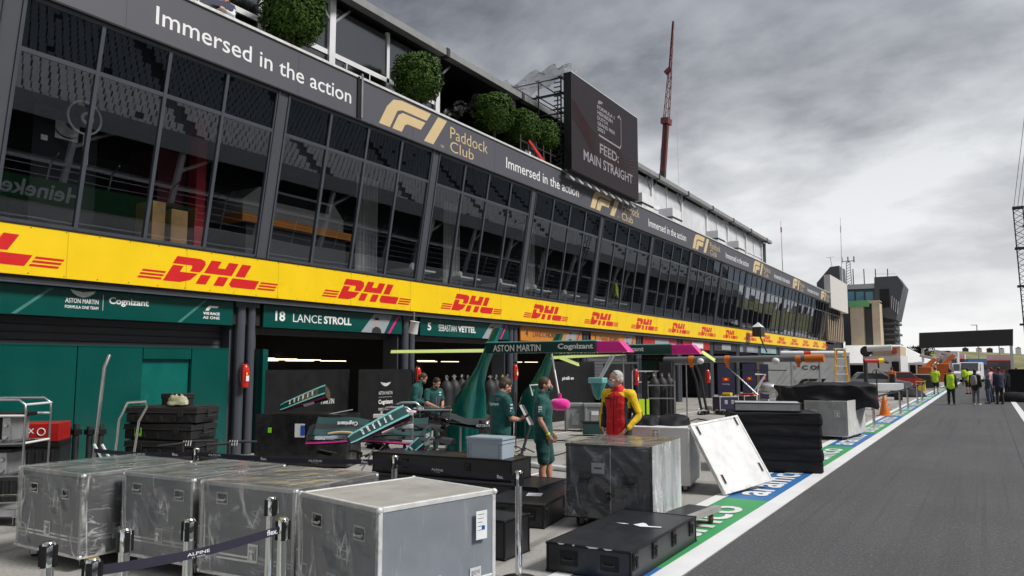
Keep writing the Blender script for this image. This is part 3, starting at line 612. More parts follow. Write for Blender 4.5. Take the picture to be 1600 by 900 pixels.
# blinds of white cloth and small roof units along the far marquee
for i, (px, py) in enumerate(((820, 232), (1003, 322), (1050, 345), (1120, 383), (1152, 393))):
    p = PX(px, py, -14.2); b = MB(); b.box(p.x-.5, p.x+.3, p.y-.7, p.y+.7, 9.3, 10.4, WPAINT if i else SCAF); b.box(p.x-.55, p.x+.34, p.y-.75, p.y+.75, 9.85, 9.92, BLACK); b.box(p.x+.3, p.x+.32, p.y-.5, p.y-.1, 9.4, 9.8, PVCW)
    tag(b.build('roof_unit', bevel=.02), ['low dark scaffold box beside the roof screen', 'white roof unit right of the giant screen', 'second white roof unit right of the giant screen', 'white roof unit with black band before the far marquee end', 'white roof unit nearest the far marquee end'][i], 'roof unit')
# ---- giant screen on scaffold
SC = thing('giant_screen', 'giant dark LED screen on the terrace scaffold reading FEED MAIN STRAIGHT', 'screen', (-13.2, 28.8, 9.3))
LED = mat('led_panel', (.012, .010, .012), .6, var=.15, spec=.25, emit=((.014, .010, .012), .6)); LEDT = mat('led_text', (.2, .19, .21), .5, emit=((.09, .08, .09), .6)); LEDO = mat('led_lines', (.06, .03, .02), .5, emit=((.055, .02, .014), .6))
Y0, Y1, Z0, Z1 = 25.5, 32.1, 9.38, 13.20
b = MB(); b.box(-13.3, -13.0, Y0, Y1, Z0, Z1, LED); b.box(-13.32, -12.995, Y0-.03, Y0, Z0, Z1, BLACK); b.box(-13.3, -12.99, Y0, Y1, Z1, Z1+.03, ALU); b.build('display', SC, world=True)
b = MB(); text(b, 'FEED:', FX(-13, 28.95, 10.60), LEDT, h=.42, bold=.02, center=True, w=1.9, lift=.01); text(b, 'MAIN STRAIGHT', FX(-13, 28.95, 9.98), LEDT, h=.42, w=4.9, bold=.02, center=True, lift=.01)
for i, s in enumerate(('FORMULA 1', 'HEINEKEN', 'DUTCH', 'GRAND PRIX', '2021')): text(b, s, FX(-13, 27.8, 12.42-.225*i), LEDT, h=.16, w=(1.7, 1.5, 1.0, 1.75, .7)[i], bold=.03, lift=.01)
poly(b, F1P[0], FX(-13, 27.85, 12.66), LEDT, sx=.16, sy=.16, lift=.01); poly(b, F1P[1], FX(-13, 27.85, 12.66), LEDT, sx=.16, sy=.16, lift=.01)
for seg in ([(29.85, 12.6), (30.0, 12.72), (30.15, 12.6), (30.15, 11.45), (30.05, 11.3), (27.9, 11.34)],):
    for p, q in zip(seg, seg[1:]): b.bar((-12.99, *p), (-12.99, *q), .012, .07, LEDT)
b.build('caption', SC, world=True)
b = MB()
for i in range(9):
    pts = [(-12.99, Y0+.05+k*.165, 10.5+.13*i+(.9-.05*i)*math.exp(-k*.09)*math.cos(k*.12)-.010*k+.12*math.sin(k*.33+i*.15)) for k in range(39)]
    b.tube(pts, .008, LEDO, 4)
b.build('wave_graphic', SC, world=True)
b = MB(); random.seed(5)
for y in (Y0+.1, 27.2, 28.8, 30.4, Y1-.1):
    for x in (-13.5, -14.5, -15.6): b.tube([(x, y, 8.9), (x, y, 13.2 if x > -15 else 12.6)], .035, SCAF, 6)
    for z in (9.3, 10.1, 10.9, 11.7, 12.5, 13.1): b.tube([(-13.4, y, z), (-15.7, y, z)], .03, SCAF, 6)
    for z in (9.3, 10.9): b.tube([(-13.5, y, z), (-15.6, y, z+1.6)], .025, SCAF, 6)
for z in (9.3, 10.1, 10.9, 11.7, 12.5, 13.1):
    for x in (-13.5, -14.5, -15.6): b.tube([(x, Y0-.1, z), (x, Y1+.1, z)], .028, SCAF, 6)
for k in range(22): b.tube([(-13.45, Y0, 9.3+.18*k), (-13.75, Y0, 9.3+.18*k)], .025, SCAF, 5)
for k in range(9): b.bar((-13.35, Y0+.75*k, 9.36), (-13.1, Y0+.75*k+.4, 9.05), .05, .08, ALUD)
b.bar((-13.2, Y0-.2, 9.10), (-13.2, Y1+.2, 9.10), .06, .1, SCAF); b.bar((-13.2, Y0-.2, 9.34), (-13.2, Y1+.2, 9.34), .06, .08, SCAF)
b.build('scaffold', SC, world=True)
b = MB()
def sheetf(u, v):
    p = Vector((-13.0-3.6*u, 25.0+1.3*v-1.0*u, 13.45-1.0*u-.9*u*u*v+.0)); n = noise.noise(p*2.2)*.35+noise.noise(p*5)*.12
    return (p.x+n*.4, p.y+n*.4, p.z+n)
b.grid(sheetf, 28, 16, wrapm('loose_plastic', .2, 1, 2.5, (.75, .77, .8), .35)); b.grid(lambda u, v: (-16.6+.4*v, 24.0-3.0*u, 11.6-1.6*u*u+.5*v+noise.noise(Vector((u*5, v*4, 0)))*.3), 18, 8, WRAPD); b.build('loose_sheet', SC, world=True, smooth=180)
b = MB()
for i in range(5):
    b.tube([(-13.6, 24.9-i*.55, 9.35), (-13.6, 24.9-i*.55, 10.1)], .03, SCAF, 6)
b.tube([(-13.6, 25.3, 9.9), (-13.6, 22.6, 9.9)], .03, SCAF, 6); b.bar((-13.55, 23.2, 10.0), (-13.5, 24.3, 9.4), .05, .1, RED)
tag(b.build('terrace_railing'), 'dark railing with red strut between the clipped trees and the screen', 'railing')
# ---- clipped trees
def topiary(loc, r, sz, label, n=9000):
    t = thing('topiary_tree', label, 'tree', loc, 0, 'clipped ball trees along the roof terrace')
    b = MB(); b.tube([(0, 0, -1.1), (.02, .01, -.3), (0, .02, .1)], [.06, .05, .03], BARK, 8)
    for k in range(7):
        a = k*.9; b.tube([(0, 0, -.45), (math.cos(a)*r*.5, math.sin(a)*r*.5, .1+.1*k*.3)], [.03, .01], BARK, 5)
    b.lathe([(.26, -1.5), (.32, -1.1), (.30, -1.08), (.05, -1.08)], DGREY, 14); b.build('trunk', t)
    b = MB(); rnd = random.Random(int(loc[1]*10)); vs = []; fs = []
    for i in range(n):
        d = Vector((rnd.gauss(0, 1), rnd.gauss(0, 1), rnd.gauss(0, 1))).normalized()
        q = 1+.10*noise.noise(d*2.4+Vector(loc))+.09*noise.noise(d*6+Vector(loc))
        e = Vector((abs(d.x)**.8*math.copysign(1, d.x), abs(d.y)**.8*math.copysign(1, d.y), abs(d.z)**.8*math.copysign(1, d.z)))
        p = Vector((e.x*r, e.y*r, e.z*r*sz))*q*(1-.22*rnd.random()**1.7)
        if noise.noise(p*3.3+Vector((loc[1], 0, 0))) < -.30: p *= .86
        u = Vector((rnd.uniform(-1, 1), rnd.uniform(-1, 1), rnd.uniform(-1, 1))).normalized(); w = (d+u*.8).cross(u).normalized(); l = rnd.uniform(.028, .055)
        o = len(vs); vs += [p-u*l, p+w*l*.55, p+u*l, p-w*l*.55]; fs.append((o, o+1, o+2, o+3))
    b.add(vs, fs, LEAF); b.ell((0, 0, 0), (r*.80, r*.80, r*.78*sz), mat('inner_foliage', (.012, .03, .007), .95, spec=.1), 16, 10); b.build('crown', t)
for i, (px, py, r, lb) in enumerate(((458, 20, .74, 'largest clipped ball tree above the lettering, cut by the top of the picture'), (652, 121, .72, 'clipped ball tree above the gold emblem'), (772, 176, .68, 'clipped ball tree standing first of three in the row before the screen'), (816, 200, .64, 'clipped ball tree in the middle of the row of three before the screen'), (849, 213, .60, 'clipped ball tree closest to the giant screen'))):
    p = PX(px, py, -13.95); topiary(tuple(p), r, 1.08 if i == 0 else 1.0, lb)
# ================================================================ CRANE, MASTS, TOWERS
cr = thing('mobile_crane', 'tall red telescopic crane with lattice jib behind the building', 'crane', tuple(PY(1015, 560, 150)))
P0 = PY(1015, 560, 150); P1 = PY(1027, 290, 150); P2 = PY(1041, 190, 150); P3 = PY(1047, 110, 150); P4 = PY(1052, 33, 150); P0.z = 0
CRD2 = mat('crane_red', (.13, .018, .02), .5, var=.15)
b = MB(); b.bar(P0, P0.lerp(P2, .5), 1.3, 1.3, CRD2); b.bar(P0.lerp(P2, .5), P0.lerp(P2, .8), 1.0, 1.1, DGREY); b.bar(P0.lerp(P2, .8), P2, .9, 1.1, CRD2); b.bar(P0.lerp(P2, .82)+Vector((-.05, -.6, 0)), P2+Vector((-.05, -.6, 0)), .25, .12, DGREY); b.build('telescopic_boom', cr, world=True)
b = MB(); a = (P3-P2).normalized(); 
for (A, B_, w0, w1, n) in ((P2, P3, 1.0, .6, 10), (P3, P4, .45, .25, 8)):
    for s1, s2 in ((-1, -1), (1, -1), (1, 1), (-1, 1)):
        b.tube([A+Vector((s1*w0/2, s2*w0/2, 0)), B_+Vector((s1*w1/2, s2*w1/2, 0))], .09, CRD2, 5)
    for k in range(n):
        f0, f1 = k/n, (k+1)/n; p = A.lerp(B_, f0); q = A.lerp(B_, f1); ww = w0+(w1-w0)*f0; s = 1 if k % 2 else -1
        b.tube([p+Vector((-s*ww/2, -ww/2, 0)), q+Vector((s*ww/2, -ww/2, 0))], .06, CRD2, 4); b.tube([p+Vector((ww/2, -s*ww/2, 0)), q+Vector((ww/2, s*ww/2, 0))], .06, CRD2, 4)
b.bar(P2-a*.6, P2+a*.6, 2.4, 1.6, CRD2); b.bar(P3-a*.5+Vector((-1, 0, 0)), P3+a*.3, 1.0, .8, CRD2); b.build('jib', cr, world=True)
b = MB(); b.tube([P4, PY(1061, 300, 150)], .035, STEEL, 4); b.tube([P3, PY(1031, 250, 150)], .03, STEEL, 4); b.build('hoist_cable', cr, world=True)
b = MB(); b.box(P0.x-2, P0.x+6, P0.y-1.5, P0.y+1.5, .9, 3, CRD2)
for k in range(4): b.tube([(P0.x-1+k*1.8, P0.y-1.6, .6), (P0.x-1+k*1.8, P0.y+1.6, .6)], .6, RUB, 12)
b.build('chassis', cr, world=True)
for (px, y0, y1, Yd, lb) in ((1220, 345, 445, 78, 'thin red tipped radio mast behind the end of the terrace'), (1313, 340, 470, 98, 'tall thin aerial beside the control tower'), (1297, 402, 420, 106, 'short television aerial on the black roof housing')):
    p = PY(px, y0, Yd); b = MB(); q = PY(px+4, y1, Yd); b.tube([q, p], [.07, .025], WPAINT, 6); b.tube([q.lerp(p, .82), q.lerp(p, .9)], .07, RED if Yd == 78 else WPAINT, 6)
    if Yd == 106: b.bar(p+Vector((-.5, 0, 0)), p+Vector((.5, 0, 0)), .05, .05, STEEL)
    tag(b.build('radio_mast'), lb, 'mast')
CT = thing('control_tower', 'black control tower block with flared cab and blue windows at the end of the pits', 'building', (-11, 106, 0))
TB = mat('black_cladding', srgb(76, 78, 86), .5, var=.06, vs=1); TG = mat('blue_tower_glass', (.06, .22, .36), .12, var=.2, vs=.5, coat=.5)
b = MB(); b.box(-14.9, -10.6, 104, 114, 0, 11.9, TB); b.box(-14.6, -10.8, 103.7, 104, 11.4, 12.0, ALUD)
pr = [PY(x, y, 104) for x, y in ((1276, 442), (1281, 436), (1297, 417), (1311, 415), (1313, 445), (1318, 470))]
b.prism([(p.x, p.z) for p in pr]+[(pr[-1].x, 5), (pr[0].x, 5)], 5, TB, basis((0, 104, 0), (1, 0, 0), (0, 0, 1), (0, 1, 0)))
b.box(-10.95, -9.2, 103.6, 110, 4, PY(1366, 433, 103.6).z, TB)
pc = [PY(x, y, 103) for x, y in ((1366, 433), (1402, 431), (1412, 445), (1400, 500), (1384, 497), (1366, 488))]
b.prism([(p.x, p.z) for p in pc], 7, TB, basis((0, 103, 0), (1, 0, 0), (0, 0, 1), (0, 1, 0)))
for k in range(6): b.box(-10.6, -9.0+.25*(k % 2), 103.2, 108, 3.6+.65*k, 3.85+.65*k, TB)
b.box(-10.4, -9.6, 103.4, 106, 0, 8, DGREY); b.build('wall', CT, world=True)
for k in range(3):
    b = MB(); a = PY(1322+15*k, 456, 103.9); c = PY(1335+15*k, 470, 103.9); b.box(a.x, c.x, 103.9, 103.97, c.z, a.z, TG); b.build('window', CT, world=True)
b = MB(); a = PY(1374, 452, 102.9); c = PY(1390, 480, 102.9); b.box(a.x, c.x, 102.9, 102.97, c.z, a.z, DARKIN)
for k in range(4): a = PY(1394+3.2*k, 462+3*k, 102.9); b.bar(a, a+Vector((-.15, 0, -1.5)), .13, .05, WHITE)
b.build('cab_window', CT, world=True)
b = MB(); 
for px in (1333, 1350, 1368, 1387): p = PY(px, 430, 105); b.tube([(p.x, 105, 11.6), (p.x, 105, p.z+.8)], .06, SCAF, 5)
b.bar(PY(1366, 428, 105), PY(1400, 428, 105), .04, .04, STEEL); b.build('roof_railing', CT, world=True)
am = MB(); p0 = PY(1327, 446, 105); p1 = PY(1325, 408, 105)
for s in (-.3, .3): am.tube([p0+Vector((s, 0, 0)), p1+Vector((s*.7, 0, 0))], .05, STEEL, 5)
for k in range(9): am.tube([p0.lerp(p1, k/9)+Vector((-.3, 0, 0)), p0.lerp(p1, (k+1)/9)+Vector((.3, 0, 0))], .035, STEEL, 4)
am.bar(p1+Vector((-.7, 0, 0)), p1+Vector((.7, 0, 0)), .08, .08, SCAF)
for s in (-.7, .7, 0): am.bar(p1+Vector((s, 0, -.2)), p1+Vector((s, 0, .55)), .16, .12, SCAF)
tag(am.build('phone_mast'), 'small lattice phone mast with panel aerials on the control tower', 'mast')
PT = thing('entrance_portal', 'beige timber clad portal with green band in front of the control tower', 'gateway', (-12, 100, 0))
b = MB(); a = PY(1328, 480, 100); c = PY(1349, 480, 100); d = PY(1362, 475, 100); e = PY(1374, 475, 100)
b.box(a.x, c.x, 100, 104, 0, a.z, BEIGE); b.box(d.x, e.x, 100, 104, 0, d.z+.3, BEIGE); b.box(c.x, d.x, 101, 103, 0, d.z, TB); b.build('wall', PT, world=True)
b = MB(); b.box(a.x-.1, PY(1358, 470, 100).x, 99.7, 104, a.z, a.z+.75, mat('green_band', (.16, .45, .20), .5)); b.box(PY(1358, 470, 100).x, e.x, 99.9, 104, d.z+.1, a.z+.7, BEIGE); b.build('top_band', PT, world=True)
CB = thing('site_building', 'low white and beige hospitality building in front of the portal', 'building', (-9, 84, 0))
b = MB(); a = PY(1348, 556, 80); c = PY(1406, 541, 80); b.box(a.x, c.x, 80, 88, 0, a.z, WPAINT); b.box(PY(1360, 541, 80).x, c.x, 80.2, 86, a.z, c.z, BEIGE); b.build('wall', CB, world=True)
b = MB(); b.box(c.x-.75, c.x-.15, 79.9, 80, 0, 2.3, DARKIN); b.build('dark_opening', CB, world=True)  # flat dark sheet on the wall, drawn for the dark opening
b = MB(); 
for k in range(3): b.box(c.x-.72, c.x-.3, 80.1, 80.2, a.z+.18+k*.22, a.z+.3+k*.22, RED)
b.build('red_lettering', CB, world=True)
b = MB(); q = PY(1353, 549, 79.8); b.tube([(q.x, 79.7, q.z), (q.x, 79.95, q.z)], .5, BLACK, 16); b.tube([(q.x, 79.65, q.z), (q.x, 79.7, q.z)], .38, SCAF, 16); tag(b.build('fan_drum'), 'round black drum on the roof of the low white building', 'drum')
b = MB(); a = PY(1377, 545, 79.8); b.tube([(a.x-1.2, 79.7, a.z), (a.x+.9, 79.7, a.z+.1)], .28, WPAINT, 12); b.tube([(a.x-.8, 79.7, a.z-.25), (a.x-.8, 79.7, a.z-.5)], .05, SCAF, 6); tag(b.build('wrapped_roll'), 'white wrapped roll lying on the beige roof box', 'roll')
# white tent
TN = thing('white_tent', 'large white event tent right of the low white building', 'tent', (-7, 95, 0))
a = PY(1406, 552, 92); c = PY(1462, 568, 92); e = PY(1406, 568, 92)
b = MB(); vs = [(a.x-6, 92, e.z), (c.x, 92, c.z), (a.x-.2, 96, a.z+1.0), (a.x-6, 96, a.z+1.0), (c.x, 100, c.z), (a.x-6, 100, c.z)]
b.add(vs, [(0, 1, 2, 3), (3, 2, 4, 5), (1, 4, 2)], TARP); b.box(a.x-6, c.x, 91.95, 92, c.z-.15, c.z+.05, TARP); b.build('roof', TN, world=True)
b = MB(); b.box(a.x-6, c.x-.4, 93.5, 93.6, 0, c.z, DARKIN); b.build('back_wall', TN, world=True)
for px in (1408, 1420, 1432, 1445, 1458): b = MB(); x = PY(px, 570, 92).x; b.box(x-.07, x+.07, 91.9, 92.05, 0, c.z, WPAINT); b.build('post', TN, world=True)
# start gantry screen
GN = thing('start_gantry', 'wide black gantry screen spanning the pit lane in the distance', 'gantry', (-2, 88, 0))
A = PY(1436, 520, 92); Bq = PY(1436, 544, 92); C_ = PY(1583, 514, 85); D_ = PY(1583, 540, 85)
b = MB(); n = (D_-Bq); th = Vector((0, .5, 0)); mm = mat('matt_screen_cloth', (.035, .035, .038), .8, var=.06, vs=.5)
vs = [A, Bq, D_, C_]; vs = vs+[v+th for v in vs]; b.add(vs, [(0, 1, 2, 3), (7, 6, 5, 4), (0, 3, 7, 4), (1, 5, 6, 2), (0, 4, 5, 1), (3, 2, 6, 7)], mm); b.build('screen', GN, world=True)
for q in (Bq+Vector((.3, .2, 0)), D_+Vector((-.15, .2, 0))): b = MB(); b.box(q.x-.12, q.x+.12, q.y, q.y+.2, 0, q.z, WPAINT); b.build('post', GN, world=True)
# lattice lighting tower
LT = thing('lattice_tower', 'tall lattice tower beside the pit lane at the right edge', 'tower', (2.25, 60, 0))
def lattice(b, p0, p1, w, n, m, r=.03):
    p0 = Vector(p0); p1 = Vector(p1)
    for sx, sy in ((-1, -1), (1, -1), (1, 1), (-1, 1)): b.tube([p0+Vector((sx*w/2, sy*w/2, 0)), p1+Vector((sx*w/2, sy*w/2, 0))], r, m, 5)
    for k in range(n):
        a = p0.lerp(p1, k/n); c = p0.lerp(p1, (k+1)/n); s = 1 if k % 2 else -1
        for (u, v) in (((-s, -1), (s, -1)), ((s, 1), (-s, 1)), ((1, -s), (1, s)), ((-1, s), (-1, -s))):
            b.tube([a+Vector((u[0]*w/2, u[1]*w/2, 0)), c+Vector((v[0]*w/2, v[1]*w/2, 0))], r*.6, m, 4)
b = MB(); lattice(b, (2.6, 60, 0), (2.32, 60, 12.3), .55, 34, SCAF)
for z in (12.3, 9.6, 7.1, 4.6): b.box(2.0, 2.65, 59.7, 60.3, z-.05, z+.07, SCAF)
b.build('mast', LT, world=True)
b = MB(); b.box(2.75, 3.05, 59.8, 60.1, 10.9, 11.5, SCAF); b.box(2.5, 2.8, 59.9, 60, 11, 11.1, SCAF); b.build('bracket_box', LT, world=True)
b = MB(); 
for k in range(3): b.tube([(2.1+.22*k, 60, 12.4), (4.2+.3*k, 60, 26)], .015, SCAF, 4)
b.build('guy_cable', LT, world=True)
# ================================================================ GRANDSTAND ACROSS THE TRACK (what the glass mirrors)
GS = thing('grandstand', 'large grandstand with pale seats across the track, mirrored in the glass', 'grandstand', (32, 30, 0))
SEAT = mat('pale_seat', (.82, .82, .78), .5); STEP = mat('grandstand_step', (.16, .16, .16), .9)
b = MB()
for k in range(26): b.box(26+k*.85, 27.0+k*.85, -45, 200, 6.4+k*.50, 6.9+k*.50, STEP)
b.box(25.6, 26, -45, 200, 5.9, 7.3, mat('stand_wall', (.3, .3, .3), .8)); b.box(30, 30.3, -45, 200, 0, 8, DARKIN); [b.bar((26.2, y, 0), (26.2, y, 6.2), .35, .35, CONCF) for y in range(-44, 200, 8)]; [b.bar((26.2, y, 4.4), (27.5, y+4, 6.2), .2, .2, CONCF) for y in range(-44, 200, 8)]; b.box(26, 30, -45, 200, 3.0, 3.2, CONCF); b.build('terraces', GS, world=True)
b = MB(); rs = random.Random(4)
for k in range(25):
    for j in range(418):
        y = -44+j*.58+rs.uniform(-.04, .04)+(.29 if k % 2 else 0)
        if (y+1000) % 14 < 1.4 or rs.random() < .02: continue
        b.box(26.45+k*.85, 26.53+k*.85, y, y+.46, 7.0+k*.50, 7.50+k*.50, SEAT)
o = b.build('seats', GS, world=True); o['kind'] = 'stuff'
b = MB(); b.box(30.0, 50, -45, 200, 24.4, 24.9, TB)
for y in range(-44, 200, 12): b.bar((47, y, 0), (44, y, 24.5), .5, .6, TB); b.bar((46, y, 19), (32, y, 24.3), .3, .4, TB)
b.build('roof', GS, world=True)
PW = thing('track_wall', 'concrete track wall with green beer advertising board and debris fence', 'wall', (20, 20, 0))
b = MB(); b.box(20, 20.4, -60, 300, 0, 1.1, CONCF); b.box(19.9, 20, -60, 34, 1.0, 2.4, mat('beer_green', (.008, .13, .04), .5)); b.build('barrier', PW, world=True)
b = MB()
for k in range(5): text(b, 'Heineken', basis((19.9, 8+k*9-18, 1.25), (0, -1, 0), (0, 0, 1)), WHITE, h=.95, w=5.2, bold=.02)
b.build('lettering', PW, world=True)
b = MB()
for y in range(-60, 140, 4): b.tube([(20.3, y, 1.1), (20.3, y, 3.4), (19.7, y, 4.1)], .05, STEEL, 6)
for z in (1.6, 2.1, 2.6, 3.1): b.tube([(20.3, -60, z), (20.3, 140, z)], .02, STEEL, 4)
b.build('debris_fence', PW, world=True)
PL = thing('pit_wall', 'low concrete pit wall right of the lane', 'wall', (11, 60, 0)); b = MB(); b.box(11, 11.35, -60, 300, 0, 1.15, CONCF); b.box(10.97, 11.38, -60, 300, 1.15, 1.22, ALU); b.build('barrier', PL, world=True)
sheet('track_grass', 12, 19.5, -60, 300, .006, mat('track_verge', (.08, .12, .04), .9))
# ================================================================ FLIGHT CASES
def caster(b, x, y, h=.12, m=RUB, a=0.):
    r = h*.42; T = Matrix.Translation((x, y, 0)) @ Matrix.Rotation(a, 4, 'Z')
    b.tube([(-.022, .02, r), (.022, .02, r)], r, m, 14, T=T); b.box(-.035, .035, -.035, .035, h-.012, h, STEEL, T)
    b.box(-.034, -.027, -.02, .045, r*.6, h, STEEL, T); b.box(.027, .034, -.02, .045, r*.6, h, STEEL, T)
def latch(b, T, s=.11, m=ALU):
    b.box(-s*.5, s*.5, -s*.65, s*.65, .001, .006, m, T); b.box(-s*.35, s*.35, -s*.48, s*.48, .006, .012, SCAF if m is BLACK else ALUD, T)
    b.tube([(0, -s*.3, .016), (0, s*.3, .016)], .010, m, 6, T=T); b.box(-s*.28, s*.28, .01, s*.22, .012, .022, m, T); b.box(-s*.14, s*.14, -s*.42, -s*.1, .012, .024, m, T)
    for sx in (-1, 1):
        for sy in (-1, 1): b.ell((sx*s*.43, sy*s*.57, .006), (.006, .006, .004), m, 6, 3, T)
def handle(b, T, s=.13, m=ALU):
    b.box(-s*.6, s*.6, -s*.45, s*.45, .001, .005, m, T); b.box(-s*.48, s*.48, -s*.33, s*.33, .005, .007, BLACK, T)
    b.tube([(-s*.42, .0, .010), (-s*.34, -s*.12, .022), (s*.34, -s*.12, .022), (s*.42, .0, .010)], .011, RUB if m is not ALU else ALUD, 6, T=T)
    for sx in (-1, 1):
        for sy in (-1, 1): b.ell((sx*s*.54, sy*s*.39, .005), (.005, .005, .004), m, 6, 3, T)
def flight_case(label, cx, cy, rz, w, d, h, pm, tm, em, z0=0., cast=.12, band=None, edge=.022, fl=(), fh=(), rl=(), rh=(), name='flight_case', cat='flight case', group=None, stickers=None, wrap=None):
    t = thing(name, label, cat, (cx, cy, z0), rz, group)
    x, y = w/2, d/2; zb = cast
    b = MB(); b.box(-x+.004, x-.004, -y+.004, y-.004, zb+.004, h-.004, pm); b.build('case_body', t)
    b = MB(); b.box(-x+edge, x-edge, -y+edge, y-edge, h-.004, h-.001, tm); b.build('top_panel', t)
    b = MB(); e = edge; k = .0035
    for sx in (-1, 1):
        for sy in (-1, 1):
            X0, X1 = sorted((sx*(x+k), sx*(x-e))); Y0_, Y1_ = sorted((sy*(y+k), sy*(y-e))); b.box(X0, X1, Y0_, Y1_, zb+e, h-e, em)
    for z0_, z1_ in ((zb, zb+e), (h-e, h+k)):
        for s in (-1, 1):
            Y0_, Y1_ = sorted((s*(y+k), s*(y-e))); b.box(-x-k, x+k, Y0_, Y1_, z0_, z1_, em)
            X0, X1 = sorted((s*(x+k), s*(x-e))); b.box(X0, X1, -y+e, y-e, z0_, z1_, em)
    if band:
        for zz in ((band-.028, band-.006), (band+.006, band+.028)):
            for s in (-1, 1):
                Y0_, Y1_ = sorted((s*(y+k-.001), s*(y-.006))); b.box(-x+e, x-e, Y0_, Y1_, zz[0], zz[1], em)
                X0, X1 = sorted((s*(x+k-.001), s*(x-.006))); b.box(X0, X1, -y+e, y-e, zz[0], zz[1], em)
    b.build('edge_frame', t, bevel=.004, bseg=1)
    for sx in (-1, 1):
        for sy in (-1, 1):
            for z in (zb+e*.6, h-e*.4): b = MB(); b.ell((sx*(x-e*.2), sy*(y-e*.2), z), (e*.8, e*.8, e*.75), em, 10, 6); b.build('corner_cap', t, smooth=60)
    FT = lambda u, z: basis((u, -y, z), (1, 0, 0), (0, 0, 1)); RT = lambda u, z: basis((x, u, z), (0, 1, 0), (0, 0, 1))
    for T_, L_ in ((FT, fl), (RT, rl)):
        for (u, z, s) in L_: b = MB(); latch(b, T_(u, z), s, BLACK if pm in (BLK2, CRD) else ALU); b.build('latch', t)
    for T_, L_ in ((FT, fh), (RT, rh)):
        for (u, z, s) in L_: b = MB(); handle(b, T_(u, z), s, BLACK if pm in (BLK2, CRD) else ALU); b.build('handle', t)
    if cast:
        for sx in (-1, 1):
            for sy in (-1, 1): b = MB(); caster(b, sx*(x-.12), sy*(y-.12), cast, RUB, random.uniform(-1, 1)); b.build('caster', t, smooth=40)
    if wrap:
        wm, wt, g = wrap[:3]; b = MB(); sd = Vector((cx, cy, 0))
        def side(px, py, qx, qy, mm):
            n = Vector((qy-py, -(qx-px), 0)).normalized()
            def f(u, v):
                p = Vector((px+(qx-px)*u, py+(qy-py)*u, zb+.02+(h+g-zb-.02)*v)); q = noise.noise(p*1.8+sd)*.035+(.5-abs(noise.noise(Vector((p.x*4+p.z*2.2, p.y*4+p.z*2.2, p.z*1.2))+sd)))*.045-.02
                ev = math.sin(u*PI)**.4*(1-v**6)
                return p+n*(g+max(-.012, q)*ev)
            b.grid(f, 44, 30, mm)
        side(-x-g, -y, x+g, -y, wm); side(x, -y-g, x, y+g, wm if len(wrap) < 4 else wrap[3]); side(x+g, y, -x-g, y, wm); side(-x, y+g, -x, -y-g, wm) if False else None
        def top(u, v):
            p = Vector((-x-g+(w+2*g)*u, -y-g+(d+2*g)*v, h+g)); return p+Vector((0, 0, noise.noise(p*3+sd)*.012*(math.sin(u*PI)*math.sin(v*PI))**.4))
        b.grid(top, 20, 20, wt)
        b.build('plastic_wrap', t, smooth=180)
    if stickers:
        for fn in stickers: b = MB(); fn(b, FT, RT, h); b.build('sticker', t)
    return t
LWR = 'plastic wrapped grey flight cases in a row at the front'
random.seed(21)
def st_near(b, FT, RT, h):
    T = RT(.40, h-.26); b.box(-.06, .06, -.10, .12, .030, .032, PAPER, T); b.box(.0, .035, -.03, .0, .032, .0325, BLUEB, T)
    for k in range(5): b.box(-.045, .03-.01*(k % 3), .09-.03*k, .094-.03*k, .032, .0325, DGREY, T)
def st_near2(b, FT, RT, h):
    T = RT(-.05, .34); b.box(-.045, .045, -.075, .075, .004, .006, PAPER, T)
    for s in (-.018, .018):
        b.box(s-.004, s+.004, -.045, .02, .006, .0065, BLACK, T); poly(b, [(s-.014, .015), (s+.014, .015), (s, .045)], T, BLACK, lift=.0066)
    b.box(-.035, .035, -.055, -.048, .006, .0065, BLACK, T)
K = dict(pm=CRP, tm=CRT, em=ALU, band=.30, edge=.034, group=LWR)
flight_case('wrapped grey flight case at the left end of the front row', -8.17, 4.93, R(.5), 1.17, 1.21, .93, fl=((.0, .36, .11),), fh=((-.28, .74, .11), (.30, .72, .11)), rl=((-.22, .34, .12),), wrap=(WRAP, WRAPT, .012), **K)
flight_case('wrapped grey flight case second from the left in the front row', -6.97, 5.28, R(3), 1.02, 1.16, .925, fl=((.05, .36, .11),), fh=((-.30, .78, .12), (.32, .76, .12)), rl=((.2, .35, .12),), wrap=(WRAP, WRAPT, .012), **K)
flight_case('wrapped grey flight case third from the left, beside the nearest one', -5.68, 5.25, R(3.6), 1.15, 1.11, .937, fl=((.10, .36, .12),), fh=((-.30, .80, .12), (.32, .78, .12)), rl=((.2, .35, .12),), stickers=[lambda b, FT, RT, h: b.box(-.05, .05, -.1, .1, .028, .030, PAPER, RT(.44, h-.2))], wrap=(WRAP, WRAPT, .012), **K)
flight_case('nearest and largest grey flight case, bare right side with arrow label', -4.115, 4.94, R(-12), 1.05, 1.17, .983, fl=((-.05, .36, .12),), fh=((-.26, .80, .12), (.30, .78, .12)), rl=((-.40, .33, .12), (.36, .33, .12)), stickers=[st_near, st_near2], **K)
# a wrap only over the front of the nearest case
b = MB(); 
def fw(u, v):
    q = noise.noise(Vector((u*2, v*1.5, 2)))*.035+(.5-abs(noise.noise(Vector((u*4+v*2, v*1.2, 5)))))*.045-.02; return (-.535+1.07*u, -.597-max(-.008, q)*math.sin(u*PI)**.4*(1-v**6), .2+.79*v)
b.grid(fw, 44, 30, WRAP)
nc = [o for o in COL.objects if o.get('label', '').startswith('nearest and largest')][0]; b.build('plastic_wrap', nc, smooth=180)
